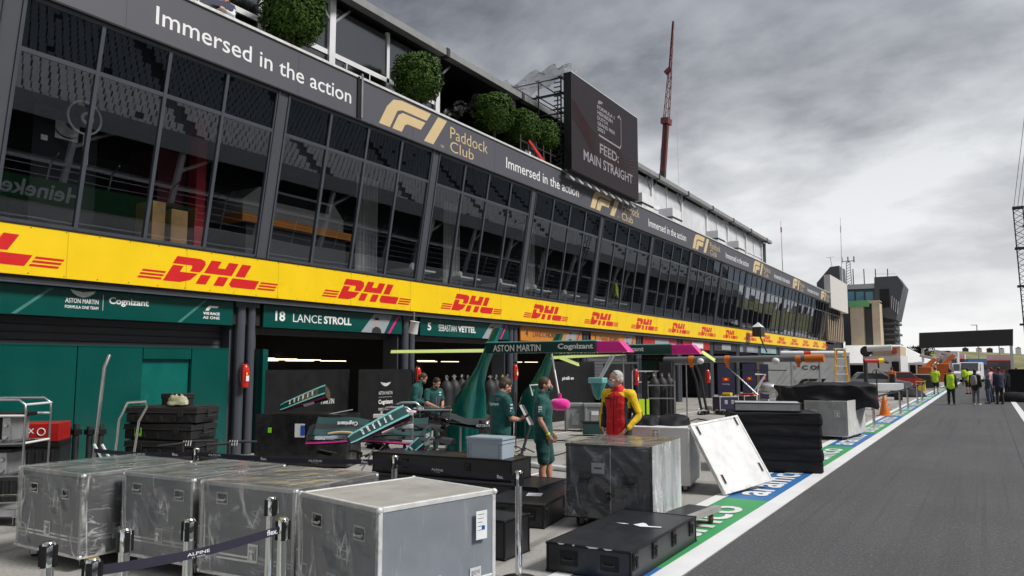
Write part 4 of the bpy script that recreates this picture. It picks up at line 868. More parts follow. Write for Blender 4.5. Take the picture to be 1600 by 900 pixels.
# big dark case wrapped in film, coloured whiter on its right side
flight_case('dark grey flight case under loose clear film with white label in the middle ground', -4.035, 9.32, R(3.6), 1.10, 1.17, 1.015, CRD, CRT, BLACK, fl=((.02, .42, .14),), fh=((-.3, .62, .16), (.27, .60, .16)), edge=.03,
    stickers=[lambda b, FT, RT, h: (b.box(-.085, .085, -.065, .065, .018, .020, PAPER, FT(-.12, .74)), b.box(-.05, .05, -.01, .01, .020, .0203, DGREY, FT(-.12, .74))), lambda b, FT, RT, h: b.box(-.006, .006, -.42, .45, .012, .016, ALUD, FT(.04, .55)), lambda b, FT, RT, h: poly(b, [(-.03, -.03), (0, .04), (.03, -.03), (0, -.01)], FT(-.44, .19), WHITE, lift=.02)], wrap=(WRAPB, WRAPT, .02, WRAPD))
flight_case('long low black flight case with white scuffs lying by the painted strip', -3.33, 7.74, R(1), .88, 1.96, .283, BLK2, BLK2, BLACK, cast=0, fl=(), fh=((-.2, .15, .15), (.22, .15, .15)), rl=((-.88, .19, .13), (-.36, .19, .13), (.22, .19, .13), (.80, .19, .13)),
    stickers=[lambda b, FT, RT, h: (poly(b, [(-.12, -.02), (-.02, -.08), (.06, -.06), (.2, -.02), (.18, .02), (.05, -.01), (-.02, .10), (-.06, .12)], basis((.12, .2, h), (1, 0, 0), (0, 1, 0)), PAPER, lift=.0045), poly(b, [(0, 0), (.1, .02), (.16, 0), (.1, -.02)], basis((-.2, .18, h), (1, 0, 0), (0, 1, 0)), PAPER, lift=.0045)),
              lambda b, FT, RT, h: [poly(b, [(x, 0), (x+w, .0), (x+w*.8, -.012), (x+w*.3, -.016)], FT(0, h+.003), PAPER, lift=.006) for x, w in ((-.32, .08), (-.16, .03), (-.02, .14), (.16, .1))]])
flight_case('low black flight case with white sheet of paper on its lid', -5.27, 9.2, R(9.7), .84, 1.75, .285, BLK2, BLK2, BLACK, cast=0, fh=((-.18, .16, .15), (.22, .16, .15)), rl=((-.8, .19, .12), (0, .19, .12)),
    stickers=[lambda b, FT, RT, h: b.box(-.10, .10, -.12, .12, .004, .006, PAPER, basis((.05, -.2, h), (.9, .2, 0), (-.2, .9, 0))), lambda b, FT, RT, h: b.box(.08, .14, -.02, .0, .006, .008, PAPER, FT(0, h))])
flight_case('long black flight case under the pale blue box, lettered flex', -7.05, 9.66, R(4), 2.45, .62, .30, BLK2, BLK2, BLACK, z0=.345, cast=0, fl=((-.6, .16, .1), (.5, .16, .1)))
flight_case('long black flight case at the bottom of the two stacked ones', -6.75, 9.62, R(4), 2.9, .95, .34, BLK2, BLK2, BLACK, cast=0, fh=((-.9, .16, .14), (.9, .16, .14)))
flight_case('small black flight case peeping out right of the nearest grey one', -4.72, 7.1, R(0), .85, .5, .40, BLK2, BLK2, BLACK, cast=0)
# euro crate
EC = thing('plastic_crate', 'pale blue grey lidded plastic crate on the stacked black cases', 'crate', (-6.28, 9.62, .648), R(5)); EM = mat('blue_grey_plastic', (.36, .43, .50), .4, var=.05)
b = MB(); b.box(-.29, .29, -.19, .19, 0, .27, EM); b.box(-.30, .30, -.20, .20, .215, .23, EM)
for s in (-1, 1):
    for x in (-.27, -.23, .23, .27): b.box(x-.006, x+.006, *sorted((s*.19, s*.201)), .01, .215, EM)
for z in (.05, .09, .13): b.box(.265, .275, -.204, -.2, z, z+.015, DGREY); b.box(-.275, -.265, -.204, -.2, z, z+.015, DGREY)
b.build('crate_body', EC, bevel=.006); b = MB(); b.box(-.305, .305, -.205, .205, .27, .30, EM); b.box(-.28, .28, -.18, .18, .30, .306, EM); b.build('lid', EC, bevel=.005)
# white case with lid leaning on it
WCs = flight_case('open white flight case with black covers heaped inside', -4.69, 12.46, R(10), 1.06, 1.2, 1.0, CRW, WPAINT, ALU, fl=((.0, .90, .13),), edge=.02, cast=.10)
for i, (px, py, r) in enumerate(((1012, 662, (.26, .26, .17)), (1050, 660, (.30, .30, .19)))):
    p = DZ(px, 12.9, py-4); b = MB()
    b.grid(lambda u, v: tuple(Vector((p.x, p.y, .98)) + Vector((math.cos(u*2*PI)*r[0]*math.cos(v*PI/2)**.5, math.sin(u*2*PI)*r[1]*math.cos(v*PI/2)**.8, r[2]*math.sin(v*PI/2)))*(1+.22*noise.noise(Vector((math.cos(u*2*PI)*1.6, math.sin(u*2*PI)*1.6, v*2+i*3))))), 40, 12, CLOTH)
    tag(b.build('black_cover', smooth=180), ('left black cloth cover heaped on the open white case', 'right larger black cloth cover heaped on the open white case')[i], 'cover')
LD = thing('case_lid', 'white square case lid leaning against the open white case', 'lid', (-3.50, 11.90, 0)); P1 = Vector((-3.50, 11.90, .03)); P2 = Vector((-3.09, 13.12, .12)); P4 = Vector((-4.08, 12.03, 1.06))
ux = (P2-P1).normalized(); uy = (P4-P1); uy = (uy-ux*uy.dot(ux)).normalized(); LT_ = basis(P1, ux, uy); LW, LH = (P2-P1).length, (P4-P1).length-.02
ROOT_LD = ROOTM[LD.name]
b = MB(); b.box(0, LW, 0, LH, -.02, .02, CRW, LT_); b.build('lid_panel', LD, world=True)
b = MB(); 
for (x0, x1, y0, y1) in ((-.01, LW+.01, -.01, .03), (-.01, LW+.01, LH-.03, LH+.01), (-.01, .03, .03, LH-.03), (LW-.03, LW+.01, .03, LH-.03)): b.box(x0, x1, y0, y1, -.03, .03, ALU, LT_)
b.build('edge_frame', LD, world=True, bevel=.004, bseg=1)
for (x, y) in ((.12, .22), (.12, 1.05), (LW-.12, .25), (LW-.12, 1.08)): b = MB(); b.box(x-.03, x+.03, y-.085, y+.085, .02, .026, ALUD, LT_); b.box(x-.018, x+.018, y-.07, y+.07, .026, .034, BLACK, LT_); b.build('recessed_handle', LD, world=True)
# dolly board
DL = thing('dolly_board', 'grey dolly board on brown rubber castors by the wrapped dark case', 'dolly', (-3.40, 9.5, 0), R(-6)); BR = mat('brown_rubber', (.16, .07, .035), .6, var=.3)
b = MB(); b.box(-.05, .38, -.45, .45, .165, .19, BLK2); b.box(.30, .385, -.46, .46, .15, .215, mat('worn_grey_edge', (.30, .29, .28), .6, var=.2)); b.build('board', DL)
for y in (-.34, .32): b = MB(); caster(b, .30, y, .165, BR, .6); b.build('caster', DL, smooth=40)
# black soft stack with grey case lid
def folded(name, label, cx, cy, rz, w, d, h, n, cat):
    t = thing(name, label, cat, (cx, cy, 0), rz); b = MB()
    def prof(u, v):
        a = u*4; s = int(a) % 4; f = a-int(a); cs = [(-w/2, -d/2), (w/2, -d/2), (w/2, d/2), (-w/2, d/2), (-w/2, -d/2)]
        x = cs[s][0]+(cs[s+1][0]-cs[s][0])*f; y = cs[s][1]+(cs[s+1][1]-cs[s][1])*f
        lay = (v*n) % 1; sag = .016*(1-lay)**.5*math.sin(min(1, lay*6)*PI/2)-.012*math.exp(-((lay-.03)/.05)**2)+.016*noise.noise(Vector((x*1.4, y*1.4, v*5+3)))+.008*noise.noise(Vector((x*5+v*9, y*3, v*14)))
        k = 1+sag/(w/2); tw = .008*math.sin(int(v*n)*2.1); return (x*k+tw, y*k, .02+(h-.02)*v+.035*noise.noise(Vector((x*1.1, y*1.1, v*3)))*min(1, 4*v*(1.04-v)))
    b.grid(prof, 120, n*16, CLOTH); b.grid(lambda u, v: ((u-.5)*w*1.01, (v-.5)*d*1.01, h-.006+.008*noise.noise(Vector((u*4, v*4, 9)))), 10, 10, CLOTH)
    b.box(-w/2+.03, w/2-.03, -d/2+.03, d/2-.03, .0, .05, BLACK); b.build('cloth_cover', t, smooth=180)
    return t
folded('covered_stack', 'tall stack wrapped in folded black cloth behind the leaning white lid', -3.62, 15.5, R(20), 1.62, 1.25, 1.10, 5, 'covered stack')
flight_case('shallow grey case lying on the black cloth stack', -3.72, 15.6, R(16), 1.22, .85, .16, CRS, CRS, mat('dark_case_rim', (.04, .04, .04), .5), z0=1.115, cast=0, edge=.02)
# silver crate with black tarpaulin
flight_case('silver crate on dark skids under a black tarpaulin', -3.66, 23.2, R(-5), 1.08, 2.0, 1.03, CRS, CRS, ALU, cast=.10, edge=.02, fl=((-.3, .7, .14), (.3, .7, .14)), wrap=(WRAPB, WRAPB, .02, mat('dust_cover', (.55, .55, .53), .6, var=.08, bump=.3, bs=4)), name='silver_crate', cat='crate')
b = MB(); tp = DZ(1293, 22.0); 
def tf(u, v):
    a = u*2*PI; sx, sy = 1.24, 1.0; p = 5
    c, s_ = math.cos(a), math.sin(a); r = (abs(c)**p+abs(s_)**p)**(-1/p)
    vv = v; k = math.cos(min(1, max(0, (vv-.45)/.55))*PI/2)**.45 if vv > .45 else 1-.06*(1-vv/.45)
    x = c*r*sx*k; y = s_*r*sy*k; z = .86+.56*min(1, vv/.5)+.05*(x*.4)
    q = Vector((x, y, z)); n = noise.noise(q*1.1+Vector((3, 0, 0)))*.16+(.35-abs(noise.noise(Vector((x*1.1+z*1.9, y*1.2+z*.7, z*1.6)))))*.15+noise.noise(q*3.5)*.03
    d = Vector((x, y, 0)).normalized() if abs(x)+abs(y) > .01 else Vector((0, 0, 0)); q += d*n*(1.2 if vv < .5 else .5)+Vector((0, 0, n*.7*(1 if vv > .3 else .5)))
    if vv < .1: q.z -= .08+.12*noise.noise(Vector((x*2, y*2, 8)))
    T = Matrix.Rotation(R(34), 4, 'Z'); q = T @ q; return (tp.x+q.x-.1, tp.y+q.y, q.z)
b.grid(tf, 150, 40, CLOTH); tag(b.build('tarpaulin', smooth=180), 'crumpled black tarpaulin thrown over the silver crate', 'tarpaulin')
# grey case wall with yellow ladder
GW = thing('case_wall', 'long wall of pale grey flight cases with black logo and lettering', 'case wall', (-7.3, 42, 0))
A = Vector((-9.6, 40.0, 0)); B2 = Vector((-5.9, 42.1, 0)); dx = (B2-A).normalized(); GT = basis(A, dx, (0, 0, 1)); LL = (B2-A).length; CGW = crate_panel('grey_wall_panel', (.40, .41, .41), (.50, .51, .51), (.3, .3, .3))
b = MB(); b.box(0, LL, 0.1, 2.45, -1.3, 0, CGW, GT); b.build('case_body', GW, world=True)
b = MB()
for x in (0, LL*.33, LL*.66, LL): b.box(x-.03, x+.03, .08, 2.48, -.02, .02, ALUD, GT)
for z in (.12, 2.45): b.box(0, LL, z-.03, z+.03, -.02, .02, ALUD, GT)
for k in range(12): b.bar(GT @ Vector((k*.42-.6 if k*.42 > .6 else 0, .15, .012)), GT @ Vector((min(LL, k*.42+1.2), 1.9, .012)), .02, .01, ALUD)
b.build('edge_frame', GW, world=True)
for x in (.22, LL*.33+.15, LL-.18):
    for z in (.6, 1.2, 1.9): b = MB(); latch(b, GT @ Matrix.Translation((x, z, 0)), .16, ALUD); b.build('latch', GW, world=True)
b = MB(); text(b, 'C OS', GT @ Matrix.Translation((1.9, 1.75, 0)), BLACK, h=.22, w=.95, bold=.03, lift=.012)
for pp in F1P: poly(b, pp, GT @ Matrix.Translation((1.6, .85, 0)), BLACK, sx=.36, sy=.45, lift=.012)
b.build('lettering', GW, world=True)
b = MB(); p = PY(1232, 553, 41); q = PY(1342, 553, 41.5); b.tube([(-8.9, 40.6, 2.60), (-5.9, 42.3, 2.60)], .10, WPAINT, 12); b.tube([(-7.9, 41.17, 2.60), (-7.6, 41.34, 2.60)], .105, RED, 12); tag(b.build('white_tube'), 'long white tube with red marking on top of the grey case wall', 'tube')
ld = thing('step_ladder', 'yellow step ladder standing before the grey case wall', 'ladder', tuple(DZ(1313, 33).to_2d())+(0,), YAW)
b = MB(); LYM = mat('ladder_yellow', (.85, .42, .0), .4)
b.bar((-.42, -.35, 0), (-.2, 0, 2.68), .06, .04, LYM); b.bar((.30, -.35, 0), (.18, 0, 2.68), .06, .04, LYM); b.build('front_rail', ld)
b = MB(); b.bar((-.12, .5, 0), (-.1, .06, 2.65), .06, .04, LYM); b.bar((.52, .5, 0), (.26, .06, 2.65), .06, .04, LYM); b.build('rear_rail', ld)
for k in range(7): f = (k+.8)/8; b = MB(); b.bar((-.42+.22*f, -.35+.35*f, 2.68*f), (.30-.12*f, -.35+.35*f, 2.68*f), .10, .03, WPAINT); b.build('step', ld)
b = MB(); b.box(-.24, .26, -.05, .1, 2.66, 2.71, WPAINT); b.build('top_cap', ld)
# cone
cn = thing('traffic_cone', 'orange traffic cone beside the painted strip', 'cone', (-3.49, 33.65, 0)); b = MB(); b.lathe([(.24, .03), (.20, .06), (.05, .80), (.03, .82)], ORG, 20); b.build('cone_body', cn, smooth=40); b = MB(); b.box(-.28, .28, -.28, .28, 0, .035, ORG); b.build('base_plate', cn)
# ================================================================ QUEUE BARRIERS
BELTM = mat('belt_webbing', (.022, .020, .040), .7, var=.1); PG = 'chrome barrier posts around the front flight cases'
bp0 = None
def bpost(x, y, label, g=PG, r=.040, h=1.0):
    global bp0
    if bp0 is None or g != PG:
        t = thing('barrier_post', label, 'barrier post', (x, y, 0), 0, g)
        b = MB(); b.tube([(0, 0, .02), (0, 0, h-.02)], r*.82, CHROME, 20); b.build('pole', t, smooth=40)
        b = MB(); b.lathe([(r*.9, h-.14), (r*.95, h-.13), (r*.95, h-.012), (r*.7, h), (0, h)], CHROME, 20); b.build('head', t, smooth=40)
        for a in (0, PI/2, PI, 3*PI/2):
            b = MB(); b.box(r*.85, r*1.2, -r*.35, r*.35, h-.14, h-.02, BLACK, Matrix.Rotation(a+.5, 4, 'Z')); b.build('belt_clip', t)
        b = MB(); b.lathe([(.17, 0), (.17, .012), (.05, .035), (r, .04)], SCAF if g == PG else STEEL, 24); b.build('base', t, smooth=40)
        if g == PG: bp0 = t
        return t
    return dupt(bp0, label, (x, y, 0), random.uniform(0, 1), g)
for x, y, l in ((-4.60, 2.45, 'chrome barrier post nearest the bottom left corner, before the leftmost case'), (-4.02, 2.37, 'short looking black sided barrier post where the near belt starts'), (-4.57, 2.89, 'chrome barrier post before the second grey case from the left'), (-4.50, 3.29, 'chrome barrier post standing before the third grey case, right behind the belt lettering'),
                (-4.70, 4.14, 'chrome barrier post rising highest, left of the pair before the nearest case'), (-3.99, 3.62, 'chrome barrier post where the near belt ends, right of its pair'), (-3.84, 6.37, 'chrome barrier post alone before the low black case with paper'), (-5.64, 6.70, 'barrier post behind the nearest grey case under the car nose'), (-8.20, 6.05, 'barrier post behind the leftmost pair of grey cases')):
    bpost(x, y, l)
def belt(pts, label, words):
    t = thing('barrier_belt', label, 'belt', pts[0]); b = MB(); tw = MB()
    for (p, q), ws in zip(zip(pts, pts[1:]), words):
        p = Vector(p); q = Vector(q); d = (q-p); L = d.length; dn = d.normalized(); nrm = Vector((dn.y, -dn.x, 0)).normalized(); N = 12
        for i in range(N):
            f0, f1 = i/N, (i+1)/N; s0 = -.03*math.sin(f0*PI); s1 = -.03*math.sin(f1*PI); a = p+d*f0+Vector((0, 0, s0)); c = p+d*f1+Vector((0, 0, s1))
            b.bar(a, c, .003, .052, BELTM)
        for (f, s, h) in ws:
            o = p+d*f+Vector((0, 0, -.03*math.sin(f*PI)-.022+(.014 if s == 'ALPINE' else 0))); T = basis(o+nrm*.002, dn, Vector((0, 0, 1)))
            if s == 'ALPINE': text(tw, s, T, WHITE, h=.018*h, w=.15*h, lift=.002, center=True, bold=.01); text(tw, 'F1 TEAM', T @ Matrix.Translation((0, -.016, 0)), WHITE, h=.008, w=.085, lift=.002, center=True)
            else: text(tw, s, T @ Matrix.Translation((0, .006, 0)), WHITE, h=.034, w=.085, lift=.002, center=True, bold=.02)
    b.build('webbing', t, world=True); tw.build('lettering', t, world=True)
A_ = 'ALPINE'; F_ = 'flex.'
belt([(-4.02, 2.37, .93), (-3.99, 3.62, .93)], 'dark barrier belt lettered ALPINE slung low across the bottom left', [[(.50, A_, 1.0), (.93, F_, 1)]])
belt([(-9.6, 5.6, .93), (-8.20, 6.05, .93), (-5.64, 6.70, .93), (-3.84, 6.37, .93)], 'long dark barrier belt lettered ALPINE and flex behind the grey cases', [[(.45, A_, 1.2), (.8, F_, 1)], [(.10, A_, 1.2), (.36, F_, 1), (.62, A_, 1.2), (.86, F_, 1)], [(.38, A_, 1.2), (.87, F_, 1)]])
# ================================================================ LEFT: HOARDING, PELI CASES, TROLLEY
HB = thing('hoarding', 'glossy green hoarding closing off the first garage', 'hoarding', (-14.3, 5, 0)); b = MB()
for y0, y1 in ((-3, .6), (.62, 4.2), (4.22, 7.9), (7.92, 9.2), (10.32, 11.24)): b.box(-14.34, -14.26, y0, y1, 0, 2.36, GREEN)
b.box(-14.34, -14.26, 9.22, 10.30, 2.12, 2.36, GREEN); b.box(-14.42, -14.34, 9.22, 10.30, 0, 2.12, mat('hoarding_door_green', (.0, .125, .105), .3, coat=.4)); b.box(-14.26, -14.25, -3, 11.24, 2.34, 2.365, GREEN); b.build('panel', HB, world=True)
b = MB(); b.box(-14.5, -14.1, 12.06, 12.14, 0, 2.36, GREEN); b.box(-14.5, -14.44, 12.14, 12.5, 0, 2.36, GREEN); tag(b.build('screen_board'), 'narrow green board edge at the left of the second garage', 'board')
PLM = mat('moulded_black_plastic', (.018, .018, .019), .5, var=.2, bump=.05)
PC = thing('tool_case', 'x', 'tool case', (-11.5, 8.0, 0), R(20), 'stacked black moulded cases before the green hoarding')
b = MB(); b.box(-.62, .62, -.33, .33, .0, .145, PLM); b.box(-.60, .60, -.31, .31, .0, .15, PLM)
for x in (-.5, -.25, 0, .25, .5): b.box(x-.04, x+.04, -.345, .345, .02, .13, PLM)
b.build('case_body', PC, bevel=.015); b = MB(); b.box(-.63, .63, -.34, .34, .155, .245, PLM); b.box(-.64, .64, -.35, .35, .150, .172, PLM); b.box(-.58, .58, -.29, .29, .245, .262, PLM)
b.build('lid', PC, bevel=.015)
for T_ in (basis((-.35, -.34, .15), (1, 0, 0), (0, 0, 1)), basis((.35, -.34, .15), (1, 0, 0), (0, 0, 1)), basis((.63, 0, .15), (0, 1, 0), (0, 0, 1))):
    b = MB(); b.box(-.05, .05, -.05, .05, 0, .02, PLM, T_); b.build('latch', PC, bevel=.005)
b = MB(); b.tube([(.65, -.12, .10), (.69, -.12, .10), (.69, .12, .10), (.65, .12, .10)], .014, PLM, 8); b.build('handle', PC)
ords = ['bottom black moulded case of the stack before the hoarding', 'second black moulded case from the bottom of the stack', 'middle black moulded case of the stack of five', 'black moulded case with lime green sticker in the stack', 'topmost black moulded case of the tall stack']
PC['label'] = ords[0]
for k in range(1, 5):
    c = dupt(PC, ords[k], (-11.5+.02*(-1)**k, 8.0, .268*k), R(20+(-1)**k*2), PC['group'])
    if k == 3: q = MB(); q.box(-.06, .07, -.07, .07, .0, .004, LGREEN, basis((-.35, -.352, .12), (1, 0, 0), (0, 0, 1))); q.build('sticker', c)
b = MB(); T_ = Matrix.Translation((-11.38, 8.0, 1.345)) @ Matrix.Rotation(R(15), 4, 'Z'); b.box(-.20, .2, -.14, .14, 0, .14, PLM, T_); b.box(-.21, .21, -.15, .15, .10, .19, PLM, T_); tag(b.build('small_case', bevel=.01), 'small black case on top of the moulded case stack', 'case')
b = MB(); b.grid(lambda u, v: tuple(T_ @ Vector((.12+(.2+.03*math.sin(9*u))*math.cos(u*2*PI)*math.cos(v*PI/2)**.6, -.16+.1*math.sin(u*2*PI)*math.cos(v*PI/2)**.6, .01+.15*math.sin(v*PI/2)+.05*noise.noise(Vector((u*9, v*6, 0)))))), 30, 10, wrapm('bag_plastic', .4, 1, 9, (.8, .78, .5), .45)); tag(b.build('plastic_bag', smooth=180), 'crumpled clear bag with yellow wrapping beside the small black case', 'bag')
HT = thing('hand_truck', 'bent chrome tube hand truck before the black moulded cases', 'hand truck', tuple(DZ(208, 10.4).to_2d())+(0,), YAW)
def chrome_path(name, px_pts, Z, r, m=CHROME, parent=None, zs=None):
    b = MB(); b.tube([DZ(px, Z if zs is None else zs[i], py) for i, (px, py) in enumerate(px_pts)], r, m, 10); return b.build(name, parent, world=parent is not None, smooth=50)
chrome_path('handle', [(172, 760), (180, 712), (186, 655), (200, 629), (228, 627), (230, 635), (217, 658), (209, 712), (205, 760)], 10.4, .018, CHROME, HT)
b = MB(); o = DZ(190, 10.4, 800); b.box(-.22, .22, -.15, .15, .02, .04, STEEL, Matrix.Translation((o.x, o.y, 0)) @ Matrix.Rotation(YAW, 4, 'Z')); b.build('toe_plate', HT, world=True)
b = MB(); a = DZ(171, 10.9, 555); c = DZ(149, 10.6, 690); b.tube([a, DZ(163, 10.8, 575), c, (c.x-.1, c.y, .02)], .028, STEEL, 10); tag(b.build('leaning_pole', smooth=40), 'long steel pole leaning up before the green hoarding', 'pole')
b = MB()
for dx_ in (0, .12): a = DZ(147+dx_*90, 10.4, 694); b.bar((a.x+dx_*.2, a.y, a.z), (a.x+dx_*.2+.45, a.y+.3, .02), .035, .02, WPAINT)
tag(b.build('prop_stand'), 'pair of white legs at the foot of the leaning pole', 'stand')
for i, px in enumerate((112, 125, 146, 163)):
    p = DZ(px, 12.3); b = MB(); b.tube([(p.x, p.y, 0), (p.x, p.y, 1.03+.04*(i % 2))], .045, SCAF, 12); b.box(p.x-.06, p.x+.06, p.y-.06, p.y+.06, .9, .98, BLACK); b.lathe([(.15, 0), (.15, .02), (.05, .03)], BLACK, 16, Matrix.Translation((p.x, p.y, 0)))
    tag(b.build('black_stand', smooth=40), ('black stand post right beside the red box', 'black stand post second from the red box', 'black stand post behind the leaning pole', 'black stand post closest to the moulded cases')[i], 'stand', 'black stand posts before the hoarding')
RB = thing('tool_cabinet', 'black tool cabinet with red drawer front left of the stand posts', 'cabinet', tuple(DZ(75, 11.4).to_2d())+(0,), YAW+R(14))
b = MB(); b.box(-.62, .30, -.25, .25, .05, .82, BLK2)
for k in range(9): b.box(-.6+k*.1, -.585+k*.1, -.275, -.25, .1, .78, SCAF)
b.build('cabinet_body', RB)
b = MB(); b.box(-.30, .28, -.28, .26, .90, 1.16, mat('dark_red_drawer', (.38, .012, .01), .4)); b.box(-.62, .30, -.27, .27, .82, .90, BLACK); b.build('red_front', RB, bevel=.01); b = MB(); text(b, 'RUX', basis((-.24, -.28, 1.02), (1, 0, 0), (0, 0, 1)), WHITE, h=.07, w=.2, bold=.03); b.tube([(.05+.05*math.cos(t*PI/6), -.284, 1.04+.05*math.sin(t*PI/6)) for t in range(13)], .008, WHITE, 5); b.build('lettering', RB)
TR = thing('tube_trolley', 'white tube trolley rack with car parts at the left picture edge', 'trolley', tuple(DZ(20, 10.0).to_2d())+(0,), YAW+R(4))
b = MB(); zt_ = 1.56
for y in (-.3, .3):
    b.tube([(.36, y, .12), (.36, y, zt_-.14), (.35, y, zt_-.06), (.27, y, zt_), (-1.2, y, zt_)], .015, STEEL, 10)
    for z in (1.02, .62, .30): b.tube([(.36, y, z), (-1.2, y, z-.04)], .012, STEEL, 8)
    b.tube([(.36, y, 1.36), (-.1, y, 1.36)], .016, WPAINT, 8)
for z in (.3, .62, 1.02, 1.5): b.tube([(.36, -.3, z), (.36, .3, z)], .014, WPAINT, 8)
b.build('tube_frame', TR, smooth=40)
b = MB(); b.box(-1.1, .34, -.28, .28, .98, 1.01, CARB); b.box(-1.1, .34, -.28, .28, .56, .60, CARB); b.box(-.6, .3, -.27, .27, .12, .2, ALUD); b.build('shelf', TR)
for x0, z0_, s in ((-.28, 1.01, .33), (-.75, 1.01, .33), (-.30, .60, .30), (-.8, .60, .3)):
    b = MB(); b.box(x0, x0+.42, -.22, .22, z0_, z0_+s*.15, ALUD); b.box(x0, x0+.1, -.22, .22, z0_, z0_+s, ALUD); b.box(x0+.32, x0+.42, -.22, .22, z0_, z0_+s, ALUD); b.box(x0-.05, x0+.5, -.25, .25, z0_+s, z0_+s*1.15, BLACK); b.box(x0+.1, x0+.32, -.1, .2, z0_+.05, z0_+s, BLACK)
    for q in (x0+.05, x0+.37): b.tube([(q, -.25, z0_+.08), (q, -.2, z0_+.08)], .035, STEEL, 10); b.tube([(q, -.25, z0_+s*.7), (q, -.2, z0_+s*.7)], .03, STEEL, 10)
    b.build('gearbox_casing', TR, bevel=.008)
for x in (.3, -1.0): b = MB(); caster(b, x, -.25, .12); b.build('caster', TR)
# ================================================================ BLACK BOARDS AND CAR PARTS
def board(label, y0, y1, z, X, logos=None, m=None):
    t = thing('screen_board', label, 'board', (X, y0, 0)); b = MB(); b.box(X-.05, X, y0, y1, 0, z, m or BLACK); b.build('panel', t, world=True)
    if logos: b = MB(); logos(b); b.build('lettering', t, world=True)
def lg(b):
    y = 15.85; X = -13.9; wings(b, FX(X, y+.02, 1.42), .42)
    text(b, 'ASTON MARTIN', FX(X, y-.05, 1.20), ALU, w=.56, h=.09, bold=.01); b.box(X, X+.003, y-.05, y+.5, 1.13, 1.137, ALU); text(b, 'Cognizant', FX(X, y-.05, .92), WHITE, w=.58, h=.15, bold=.03); text(b, 'FORMULA ONE TEAM', FX(X, y-.05, .78), ALU, w=.56, h=.07, bold=.02)
board('large black screen board across the second garage', 12.2, 15.0, 1.88, -14.2, lambda b: text(b, 'MARTIN', FX(-14.2, 14.0, 1.02), WHITE, w=.45, h=.13))
board('black screen board with silver wings and team lettering', 15.02, 17.2, 1.88, -13.9, lg)
board('tall black screen board across the orange garage', 23.6, 27.3, 2.12, -13.0, lambda b: text(b, 'pirelli en', FX(-13.0, 24.6, 1.42), WHITE, w=.9, h=.16, bold=.02))
board('narrower black screen board right of the tall one', 27.35, 29.9, 2.05, -12.6, lambda b: text(b, 'EST', FX(-12.6, 28.2, 1.55), WHITE, w=.5, h=.12, bold=.03))
def cloth_table(label, c, rz, w, d, h, m):
    t = thing('covered_table', label, 'table', (c.x, c.y, 0), rz); b = MB()
    cs = [(-w/2, -d/2), (w/2, -d/2), (w/2, d/2), (-w/2, d/2), (-w/2, -d/2)]
    def f(u, v):
        a = min(3.9999, u*4); s = int(a); q = a-s; x = cs[s][0]+(cs[s+1][0]-cs[s][0])*q; y = cs[s][1]+(cs[s+1][1]-cs[s][1])*q; k = 1+(1-v)*(.03+.05*noise.noise(Vector((x*3, y*3, 0))))+.02*noise.noise(Vector((x*8, y*8, v*2))); return (x*k, y*k, .03+(h-.03)*v)
    b.grid(f, 100, 14, m); b.grid(lambda u, v: ((u-.5)*w, (v-.5)*d, h), 6, 6, m); b.build('cover', t, smooth=60); return t
BPL = mat('black_plastic_sheet', (.014, .014, .015), .28, var=.4, vs=4, bump=.9, bs=7, coat=.3)
tb = DZ(485, 15.6); ct = cloth_table('table covered in shiny black plastic before the second garage', tb, YAW-R(8), 1.85, .8, 1.03, BPL)
b = MB()
for x, z, w, h, m in ((-.0, .72, .2, .26, PAPER), (.06, .72, .08, .2, BLUEB), (-.62, .72, .07, .10, LGREEN), (.78, .86, .07, .1, LGREEN)): b.box(x-w/2, x+w/2, -.45 if m is not BLUEB else -.453, -.44, z-h/2, z+h/2, m)
b.build('sticker', ct)
NOSE_T = TEALL
